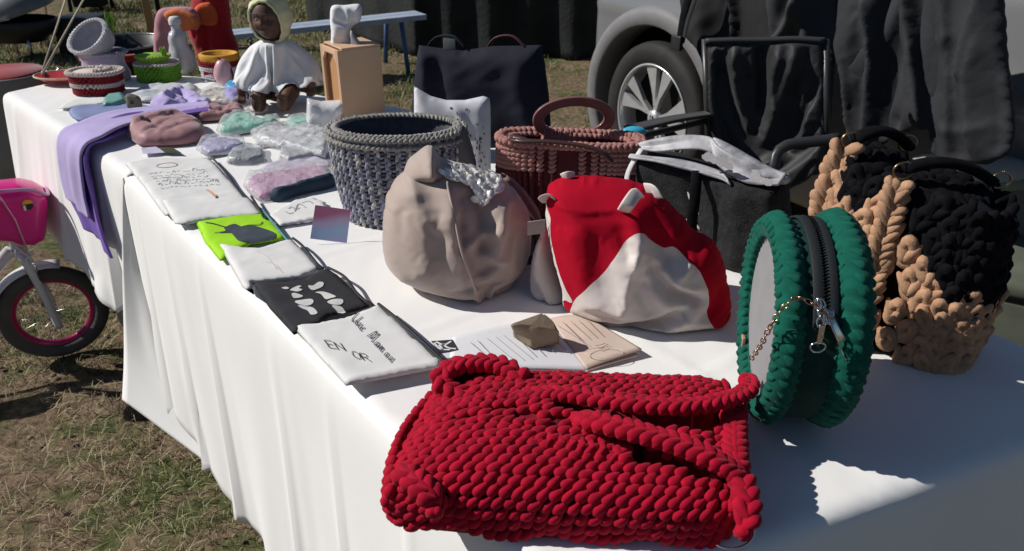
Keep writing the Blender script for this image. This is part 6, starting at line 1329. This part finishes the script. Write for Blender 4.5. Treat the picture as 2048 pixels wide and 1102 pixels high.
# ------------------------------------------------------------------ car behind the stall
M_car = mat('grey_car_paint', (.22, .225, .235), .3, .04, 3, .03, 40, metal=.3, coat=.5); M_clad = mat('grey_cladding', (.17, .17, .175), .6, .05, 20, .2, 400); M_tyre = mat('tyre_rubber', (.018, .018, .018), .75, .25, 14, .3); M_alloy = mat('alloy', (.62, .63, .65), .3, .05, 20, .05, metal=.6); M_glass = mat('car_glass', (.01, .012, .014), .08, .05, 10, 0, spec=.8); M_hole = mat('wheel_well', (.006, .006, .006), .95, .1, 20, .2)
w0 = Vector((.62, 3.55, .335)); ca_ = Vector((.5, -.866, 0)); cn = Vector((-.866, -.5, 0)); CZ = Vector((0, 0, 1))
car = thing('parked_car', 'grey car parked behind the stall, one alloy wheel in view', 'car', (w0.x, w0.y, 0))
cp = lambda s, o_, z: w0 + ca_ * s + cn * o_ + CZ * (z - w0.z)
path = [(3.9 - .035 * k, 0) for k in range(int((3.9 + .40) / .035) + 1)]; R0 = .17
path += [(-.40 - R0 * math.sin(a), -R0 * 1.6 * (1 - math.cos(a))) for a in np.linspace(0.12, math.pi / 2, 10)]; path += [(-.57 - .03 * k, -.27 - .14 * k) for k in range(1, 11)]
zs = list(np.arange(.22, 1.06, .035)) + [1.12, 1.3, 1.5, 1.56]
def toff(z): return -.02 * max(0, (.5 - z) / .3) - (.08 * max(0, z - .70) if z < 1.06 else .03 + (z - 1.06) * .38)
V = []
for (s, o_) in path:
    for z in zs: V.append(cp(s, o_ + toff(z) + .012 * math.exp(-((z - .78) / .03) ** 2), z))
nz_ = len(zs); F = []; fm = []
for i in range(len(path) - 1):
    for j in range(nz_ - 1):
        s = (path[i][0] + path[i + 1][0]) / 2; z = (zs[j] + zs[j + 1]) / 2
        bad = any((s - cx) ** 2 + (z - .335) ** 2 < .43 ** 2 for cx in (0, 2.65)) and abs(path[i][1]) < .2
        if not bad: F.append((i * nz_ + j, (i + 1) * nz_ + j, (i + 1) * nz_ + j + 1, i * nz_ + j + 1)); fm.append(1 if z > 1.14 and z < 1.5 else 0)
o = outward(obj('body', V, F, M_car, car, mats=[M_glass], fmat=fm)); md = o.modifiers.new('thickness', 'SOLIDIFY'); md.thickness = .01
MB().add([cp(3.9, -.22, 1.56), cp(-.45, -.30, 1.56), cp(-.8, -1.5, 1.54), cp(3.9, -1.5, 1.56)], [(0, 1, 2, 3)]).out('roof', M_car, car)
MB().add([cp(3.9, -.02, .22), cp(-.45, -.1, .22), cp(-.8, -1.5, .22), cp(3.9, -1.5, .22)], [(0, 1, 2, 3)]).out('underside', M_hole, car)
for cx in (0, 2.65):
    V = []; F = []; prof = [(.400, -.10), (.402, .012), (.412, .026), (.455, .028), (.480, .018), (.486, .002)]
    for i in range(41):
        a = R(-22) + R(224) * i / 40
        for (r_, o_) in prof: z = .335 + r_ * math.sin(a); V.append(cp(cx - r_ * math.cos(a) * (1 if True else 1), o_ + toff(max(.2, z)), max(z, .18)))
    k = len(prof); F = [(i * k + j, i * k + j + 1, (i + 1) * k + j + 1, (i + 1) * k + j) for i in range(40) for j in range(k - 1)]
    outward(obj('arch_trim', V, F, M_clad, car))
    V = []
    for i in range(25):
        a = R(-30) + R(240) * i / 24
        for o_ in (-.01, -.32): V.append(cp(cx - .41 * math.cos(a), o_, max(.335 + .41 * math.sin(a), .16)))
    V += [cp(cx, -.32, .335)]; F = [(2 * i, 2 * i + 1, 2 * i + 3, 2 * i + 2) for i in range(24)] + [(2 * i + 1, 50, 2 * i + 3) for i in range(24)]
    obj('wheel_well', V, F, M_hole, car)
    AX = Matrix((ca_, CZ, cn)).transposed(); wc = cp(cx, -.035, .335)
    V, F = lathe_vf([(.235, -.10), (.31, -.105), (.332, -.085), (.335, -.03), (.335, .0), (.330, .022), (.318, .034), (.29, .040), (.262, .036), (.242, .026), (.238, .018)], wc, 64, ax=AX); wh = outward(obj('wheel', V, F, M_tyre, car))
    def sub(nm, V, F, m): return outward(obj(nm, V, F, m, wh))
    V, F = lathe_vf([(.240, .026), (.243, .032), (.236, .034), (.230, .026), (.226, -.05), (.228, -.10)], wc, 64, ax=AX); sub('rim', V, F, M_alloy)
    V, F = lathe_vf([(.226, -.062), (.12, -.066), (.001, -.066)], wc, 40, ax=AX); sub('brake_drum', V, F, M_hole)
    mbs = MB()
    for k in range(10):
        a = 2 * math.pi * (k + .5) / 10 + (.07 if k % 2 else -.07) + .2; wd = .036 if k % 2 == 0 else .032
        sd_ = .13 if k % 2 else -.13; u_ = Vector((math.cos(a), math.sin(a), 0)); v_ = Vector((-math.sin(a), math.cos(a), 0))
        P = []
        for (r_, hw, zz, sh_) in ((.030, .010, .012, 0), (.10, .0085, .016, 0), (.17, .022, .018, .0), (.229, wd, .022, 0)):
            for (sgn, dz) in ((-1, 0), (1, 0), (1, -.022), (-1, -.022)): P.append(wc + AX @ (u_ * r_ + v_ * (sgn * hw + sh_ + sd_ * .05 * (.229 - r_) * 8) + Vector((0, 0, zz + dz))))
        mbs.add(P, [(4 * i + j, 4 * i + (j + 1) % 4, 4 * (i + 1) + (j + 1) % 4, 4 * (i + 1) + j) for i in range(3) for j in range(4)] + [(0, 1, 2, 3), (12, 13, 14, 15)])
    o = mbs.out('spokes', M_alloy, wh, smooth=False)
    V, F = lathe_vf([(.036, -.02), (.036, .014), (.030, .022), (.001, .023)], wc, 28, ax=AX); sub('hub_cap', V, F, M_alloy)
    obox('hub_badge', wc + cn * .024, ca_, CZ, cn, (.022, .022, .002), M_hole, car, .002); obox('hub_badge', wc + cn * .0255, ca_, CZ, cn, (.009, .015, .001), M_alloy, car, .0004)
    for k in range(5):
        a = 2 * math.pi * k / 5 + .3; V, F = lathe_vf([(.008, -.02), (.008, .012), (.001, .014)], wc + AX @ Vector((.055 * math.cos(a), .055 * math.sin(a), 0)), 8, ax=AX); sub('wheel_nut', V, F, M_chrome)
# ------------------------------------------------------------------ coats hung along the car
M_coatg = mat('grey_coat', (.024, .026, .030), .85, .2, 9, .5, 16, .008); M_coatb = mat('black_coat', (.012, .012, .014), .85, .2, 10, .4, 500, .0006); M_coatm = mat('charcoal_coat', (.032, .034, .038), .8, .15, 10, .4, 500, .0006)
fcoat = Frame(cp(0, .17, .3), -60)
def coat(name, label, poly, off, m, th, ridges, seed, cat='coat'):
    fr = Frame(fcoat.P + cn * off, -60); t = thing(name, label, cat, fr.P)
    o, _ = inflate('cloth', poly, fr, th, .03, .05, .013, m, t, ridges=ridges, noise=(.006, 7), crease=(.030, 5), seed=seed, smooth=False)
    zt_ = max(v.co.z for v in o.data.vertices); drape([(o, lambda c: 1.0 if c[2] > zt_ - .03 else 0)], 12, press=.02, grow=.035, mass=.25, bend=20, jit=.0005, grav=.6); o.modifiers.new('soft', 'SUBSURF').render_levels = 1; return t, fr
coat('hanging_coat', 'wide grey coat hanging at the right, in front of the car door', [(1650, -60), (1740, -70), (1850, -80), (2000, -90), (2004, 40), (2000, 150), (1998, 260), (1985, 300), (1940, 318), (1860, 306), (1832, 290), (1828, 240), (1750, 240), (1700, 262), (1662, 268), (1658, 200), (1675, 100)], .10, M_coatg, .03,
     [([(1742, -60), (1738, 60), (1712, 180), (1690, 280)], .055, .05, .012), ([(1775, -60), (1770, 60), (1758, 240)], -.05, .035), ([(1826, -60), (1824, 100), (1830, 300)], .05, .008, .05), ([(1900, -60), (1888, 100), (1870, 290)], .022, .012, .05), ([(1985, -60), (1940, 60), (1905, 150)], .030, .03, .012), ([(1965, 60), (1930, 160), (1915, 300)], .016, .03, .01), ([(1850, 235), (1900, 246), (1960, 238)], .010, .012), ([(1990, 120), (1984, 200), (1975, 300)], -.012, .02), ([(1856, 60), (1876, 74), (1900, 60)], .010, .012)], 101)
coat('hanging_coat', 'black coat hanging between the car wheel and the grey coat', [(1364, -40), (1480, -60), (1560, -60), (1560, 60), (1540, 200), (1520, 300), (1440, 320), (1410, 240), (1408, 100), (1372, 60)], .06, M_coatb, .04, [([(1478, -40), (1478, 40), (1480, 90)], .04, .006, .01), ([(1420, -40), (1415, 100), (1420, 260)], .03, .05)], 102)
coat('hanging_coat', 'charcoal jacket hanging behind the camping chair', [(1530, -60), (1670, -60), (1676, 60), (1664, 160), (1655, 240), (1648, 330), (1560, 330), (1530, 240), (1545, 80)], .12, M_coatm, .04, [([(1660, -60), (1625, 20), (1570, 90)], .06, .02, .05), ([(1600, -60), (1580, 20), (1550, 80)], -.04, .03), ([(1645, -20), (1636, 140), (1620, 300)], .04, .012, .04)], 103)
# backpack strap with buckle at the left edge of the coats
t = thing('hanging_strap', 'black webbing strap with a buckle hanging left of the coats', 'strap', cp(0, .3, .8))
fst = Frame(fcoat.P + cn * .16, -60); tube('webbing', [fst.W(*fst.loc(x, y), .02) for x, y in ((1402, -60), (1388, -10), (1376, 30), (1368, 80))], .018, M_blk, t, smooth_pts=.03, flat=.25, up=fst.en)
tube('webbing', [fst.W(*fst.loc(x, y), .02) for x, y in ((1410, -50), (1398, 0), (1384, 40), (1374, 84))], .010, M_coatg, t, smooth_pts=.03, flat=.25, up=fst.en); obox('buckle', fst.W(*fst.loc(1367, 84), .03), fst.ex, fst.ey, fst.en, (.05, .05, .015), M_dkplastic, t, .004)

# ------------------------------------------------------------------ folding camp chair
fch = Frame((.70, 2.12, .40), -22, 8); ch = thing('camp_chair', 'black folding camp chair with a creased fabric back', 'chair', (fch.P.x, fch.P.y, 0)); M_chf = mat('black_nylon', (.018, .019, .021), .6, .12, 8, .35, 300, .001, sheen=.1); M_tube = mat('black_tube', (.035, .035, .037), .35, .05, 20, .05)
o, _ = inflate('back_fabric', [(1412, 84), (1470, 82), (1530, 80), (1590, 78), (1648, 80), (1650, 160), (1646, 240), (1655, 300), (1640, 350), (1560, 380), (1470, 350), (1425, 300), (1414, 200)], fch, .025, .012, .05, .009, M_chf, ch, smooth=False, noise=(.006, 7), crease=(.016, 11), seed=111,
    ridges=[([(1520, 85), (1524, 160), (1518, 230)], -.02, .012), ([(1470, 90), (1475, 180), (1500, 260)], .022, .014), ([(1600, 90), (1560, 200), (1520, 290)], .024, .015, .03), ([(1640, 150), (1600, 240), (1560, 300)], -.02, .014), ([(1630, 200), (1600, 270), (1520, 330)], .02, .015), ([(1450, 120), (1440, 200), (1470, 300)], -.015, .015), ([(1560, 100), (1545, 160), (1550, 220)], .015, .012)])
zt_ = max(v.co.z for v in o.data.vertices); xs_ = sorted(fch.ex.dot(Vector(v.co)) for v in o.data.vertices); drape([(o, lambda c: 1.0 if c[2] > zt_ - .02 or fch.ex.dot(Vector(c)) < xs_[0] + .02 or fch.ex.dot(Vector(c)) > xs_[-1] - .02 else 0)], 14, press=0, grow=.05, mass=.25, bend=8, jit=.0006); o.modifiers.new('soft', 'SUBSURF').render_levels = 1
for px_ in (1410, 1652): tube('frame_post', [fch.W(*fch.loc(px_, 78), 0), fch.W(*fch.loc(px_ + (8 if px_ < 1500 else 2), 330), -.01)], .010, M_tube, ch)
tube('top_hem', [fch.W(*fch.loc(x, y), .012) for x, y in ((1412, 82), (1470, 80), (1530, 80), (1590, 78), (1650, 81))], .008, M_chf, ch, smooth_pts=.02)
pL = fch.W(*fch.loc(1414, 228), .0); arm_end = CAMP + ray(1262, 258) * 1.80
tube('arm_strap', [pL, pL.lerp(arm_end, .5) + Vector((0, 0, .004)), arm_end], .020, M_chf, ch, smooth_pts=.03, flat=.3, up=Vector((0, -.3, 1)))
tube('arm_frame', [pL + Vector((0, 0, -.02)), arm_end + Vector((-.03, 0, -.03)), arm_end + Vector((-.05, .02, -.30)), arm_end + Vector((-.04, .02, -.85))], .009, M_tube, ch)
o = outward(obj('blue_cap', *ell(arm_end + Vector((.004, -.02, .0)), (.028, .016, .012)), mat('sky_blue_plastic', (.05, .42, .62), .35, .05, 20, 0, coat=.3), ch))
pR = fch.W(*fch.loc(1650, 300), .0); P = [CAMP + ray(x, y) * 1.72 for x, y in ((1548, 345), (1552, 312), (1575, 290), (1640, 282), (1680, 276))]
tube('arm_strap', P, .012, M_tube, ch, smooth_pts=.02, flat=.7); V = [fch.W(-.22, -.02, .02), fch.W(.24, -.02, .02), fch.W(.26, -.04, .42), fch.W(-.2, -.04, .42)]
inflate('seat', [(-.23, .0), (.25, .0), (.27, .42), (-.22, .42)], (lambda f: (setattr(f, 'ey', fch.en), setattr(f, 'en', Vector((0, 0, 1))), f)[2])(Frame(fch.P + Vector((0, 0, .02)), -22)), .02, .015, .05, .02, M_chf, ch, px=False, smooth=False, noise=(.01, 8))
for sx in (-.23, .25):
    for sy in (0, .42): q = fch.W(sx, 0, 0) + Vector((fch.en.x, fch.en.y, 0)) * sy; tube('leg', [Vector((q.x, q.y, .44)), Vector((q.x, q.y, 0))], .010, M_tube, ch)

# ------------------------------------------------------------------ things at the right edge
M_oli = mat('olive_canvas', (.095, .105, .08), .85, .15, 12, .4, 300, .001); M_pad = mat('pale_grey_canvas', (.27, .29, .28), .8, .06, 10, .3, 300)
ctt = thing('camp_table', 'low pale grey camping table edge at the right, under the grey coat', 'table', (1.35, 2.1, 0))
P = [U(1828, 318, .60), U(2080, 322, .60), U(2080, 352, .60), U(1900, 362, .60), U(1838, 338, .60)]
inflate('tabletop_pad', [(1824, 316), (1880, 312), (1990, 318), (2090, 312), (2090, 350), (1990, 362), (1900, 360), (1850, 345)], flat_frame(.60), .02, .025, .04, .02, M_pad, ctt, smooth=False, noise=(.008, 8), seed=121)
inflate('under_cloth', [(1850, 345), (1990, 352), (2090, 345), (2090, 372), (1960, 380), (1880, 368)], flat_frame(.575), .015, .02, .04, .02, mat('sage_cloth', (.20, .23, .17), .85, .1), ctt, smooth=False, noise=(.006, 8), seed=122)
for x, y in ((1860, 335), (2070, 345)): q = U(x, y, .58); tube('leg', [q, Vector((q.x, q.y, 0))], .011, M_tube, ctt)
cb = thing('olive_crate_bag', 'olive canvas cool bag on the grass at the right edge behind the table', 'bag', (1.33, 1.84, 0))
q = U(2030, 520, .42)
for (dx, dy, sx, sy, sz, z0, nm) in ((.10, .0, .46, .34, .36, 0, 'bag_body'), (.10, .0, .48, .36, .05, .36, 'lid')): 
    V, F = box_vf((0, 0, 0), (sx, sy, sz), rotz(-30), .02); o = outward(obj(nm, [v + Vector((q.x + dx, q.y + dy, z0 + sz / 2 + .001)) for v in V], F, M_oli, cb))
tube('handle', [q + Vector((-.05, -.16, .0)), q + Vector((.0, -.20, -.05)), q + Vector((.08, -.22, -.02))], .008, M_blk, cb, smooth_pts=.02)
q = U(2030, 430, .43); 
tb_ = thing('blue_tray', 'pale blue plastic tray lying on the olive bag at the right edge', 'tray', q)
V, F = lathe_vf([(.001, 0), (.08, 0), (.095, .02), (.10, .022), (.088, .01), (.001, .008)], q + Vector((.03, .0, -.010)), 30, sy=.7); outward(obj('tray_body', V, F, mat('pale_blue_plastic', (.30, .38, .55), .4), tb_)); obox('clip', q + Vector((.02, .01, .03)), Vector((1, 0, 0)), Vector((0, 1, 0)), CZ, (.12, .07, .02), mat('sky_plastic', (.12, .33, .50), .4), tb_, .004)

# ------------------------------------------------------------------ child's bicycle at the left edge
fbk = Frame(U(110, 714, 0) + Vector((0, .0, .0)), 30, 0); bike = thing('child_bicycle', "child's white bicycle with a pink basket and pink rims, at the left edge", 'bicycle', fbk.P)
M_wp = mat('white_paint', (.66, .66, .68), .35, .03, 10, .05, coat=.3); M_bt = mat('grey_tyre', (.085, .08, .075), .8, .12, 30, .3); M_mag = mat('magenta_metal', (.35, .01, .10), .3, .05, 20, .05, metal=.4, coat=.4); M_pk = mat('pink_plastic', (.62, .01, .20), .35, .04, 8, .05, coat=.4)
hc_ = fbk.loc(110, 632); HX, HY = hc_[0], .150; AXb = Matrix((fbk.ex, fbk.ey, fbk.en)).transposed()
def wheel_bike(cx, nm='front_wheel'):
    wc = fbk.W(cx, HY, 0)
    wh = tube(nm, [wc + fbk.ex * (.129 * math.cos(a)) + fbk.ey * (.129 * math.sin(a)) for a in np.linspace(0, 2 * math.pi, 73)[:-1]], .0215, M_bt, bike, seg=14, closed=True)
    tube('rim', [wc + fbk.ex * (.107 * math.cos(a)) + fbk.ey * (.107 * math.sin(a)) for a in np.linspace(0, 2 * math.pi, 61)[:-1]], .0075, M_mag, wh, seg=8, closed=True, flat=1.6)
    tube('hub', [wc + fbk.en * .03, wc - fbk.en * .03], .012, M_chrome, wh)
    for k in range(16):
        a = 2 * math.pi * k / 16; tube('spoke', [wc + AXb @ Vector((.010 * math.cos(a + 1), .010 * math.sin(a + 1), .012 * (-1) ** k)), wc + AXb @ Vector((.104 * math.cos(a), .104 * math.sin(a), 0))], .0009, M_metal, wh, seg=4)
    return wc
wc = wheel_bike(HX); L2 = lambda x, y, o_=0: fbk.W(*fbk.loc(x, y), o_)
for s_ in (-1, 1): tube('fork_blade', [L2(118, 645, .034 * s_), L2(92, 590, .036 * s_), L2(62, 535, .034 * s_), L2(40, 500, .028 * s_)], .0115, M_wp, bike, smooth_pts=.02)
tube('fork_crown', [L2(40, 500, -.032), L2(40, 500, .032)], .014, M_wp, bike); tube('head_tube', [L2(46, 515), L2(8, 430), L2(-10, 385)], .019, M_wp, bike)
tube('down_tube', [L2(22, 500), L2(-30, 560), L2(-110, 640)], .018, M_wp, bike); tube('top_tube', [L2(4, 450), L2(-120, 500)], .016, M_wp, bike)
tube('handlebar', [L2(-10, 385, -.16), L2(-20, 372, -.06), L2(-20, 372, .06), L2(-10, 385, .16)], .010, M_wp, bike, smooth_pts=.02)
gd = [(HX + .168 * math.cos(a), HY + .168 * math.sin(a)) for a in np.linspace(R(72), R(175), 16)]
V = []; 
for (x, y) in gd:
    for k in range(7): b = R(-80 + 160 * k / 6); rr = -.008 * (1 - math.cos(b)); d_ = Vector((x - HX, y - HY, 0)).normalized(); V.append(fbk.W(x + d_.x * rr * 1.6, y + d_.y * rr * 1.6, .030 * math.sin(b)))
F = [(i * 7 + j, i * 7 + j + 1, (i + 1) * 7 + j + 1, (i + 1) * 7 + j) for i in range(15) for j in range(6)]; o = outward(obj('mudguard', V, F, M_wp, bike)); o.modifiers.new('thickness', 'SOLIDIFY').thickness = .003
wheel_bike(HX - .56, 'rear_wheel')
for s_ in (-1, 1): tube('chain_stay', [L2(-110, 640, .02 * s_), fbk.W(HX - .56, HY, .035 * s_)], .008, M_wp, bike)
q = L2(-110, 640); tube('seat_post', [q, q + Vector((-.03, -.02, .30))], .013, M_wp, bike); V, F = ell(q + Vector((-.05, -.03, .32)), (.12, .06, .03), rotz(30)); outward(obj('saddle', V, F, M_pk, bike))  # saddle, training wheels and guard: unseen parts added for their ground shadows
for s_ in (-1, 1):
    c_ = fbk.W(HX - .56, .06, .14 * s_); wv_ = tube('training_wheel', [c_ + fbk.ex * (.05 * math.cos(a)) + fbk.ey * (.05 * math.sin(a)) for a in np.linspace(0, 2 * math.pi, 25)[:-1]], .010, M_bt, bike, closed=True); tube('training_arm', [fbk.W(HX - .56, HY, .05 * s_), c_], .006, M_metal, bike)
V, F = ell(fbk.W(HX - .36, .17, .06), (.13, .012, .06), rotz(30)); outward(obj('chain_guard', V, F, M_pk, bike))
obox('brake_caliper', L2(62, 532, .03), fbk.ex, fbk.ey, fbk.en, (.03, .022, .014), M_chrome, bike, .003)
tube('brake_cable', [L2(66, 528, .035), L2(75, 545, .04), L2(80, 556, .035), L2(70, 548, .03)], .003, M_metal, bike, smooth_pts=.005); tube('brake_cable', [L2(62, 528, .03), L2(58, 505, .05), L2(30, 480, .05)], .0022, M_wp, bike, smooth_pts=.01); tube('brake_cable', [L2(44, 512, .05), L2(66, 492, .055)], .003, M_wp, bike)
outward(obj('cable_end', *ell(L2(62, 492, .055), (.006,) * 3, None, 10, 8), M_wp, bike))
# basket
fbs = Frame(fbk.W(0, 0, .06), 30, 0)
o, hbs = inflate('basket', [(-70, 380), (0, 374), (40, 370), (70, 376), (92, 388), (96, 410), (94, 450), (90, 478), (70, 490), (40, 490), (20, 484), (-70, 476)], fbs, .035, .14, .035, .008, M_pk, bike, smooth=False, seed=131)
tube('basket_rim', [fbs.W(*fbs.loc(x, y), z_) for x, y, z_ in ((-70, 378, .035), (0, 374, .036), (60, 372, .034), (90, 384, .02), (97, 392, -.03), (95, 390, -.12))], .005, mat('lilac_rim', (.45, .25, .42), .4), bike, smooth_pts=.01)
tube('basket_wire', [fbs.W(*fbs.loc(0, 384), .042), fbs.W(*fbs.loc(30, 430), .042), fbs.W(*fbs.loc(54, 490), .038)], .0022, mat('pink_wire', (.62, .30, .42), .4), bike)
q = fbs.W(*fbs.loc(55, 402), .0365); V = [q + fbs.ex * (.012 * math.cos(a)) + fbs.ey * (.014 * math.sin(a)) for a in np.linspace(0, 6.283, 25)[:-1]]; obj('sticker', V, [tuple(range(24))], M_dkplastic, bike)
V = [q + fbs.en * .001 + fbs.ex * (.013 * math.cos(a)) + fbs.ey * (.004 + .012 * math.sin(a)) for a in np.linspace(0, math.pi, 13)]; obj('sticker_top', V, [tuple(range(13))], mat('sticker_orange', (.75, .34, .02), .5), bike)
V = [q + fbs.en * .002 + Vector(fbs.ex) * x_ + Vector(fbs.ey) * y_ for x_, y_ in ((-.012, .002), (-.006, .002), (-.006, -.013), (-.012, -.012))]; obj('sticker_white', V, [(0, 1, 2, 3)], M_wp, bike)
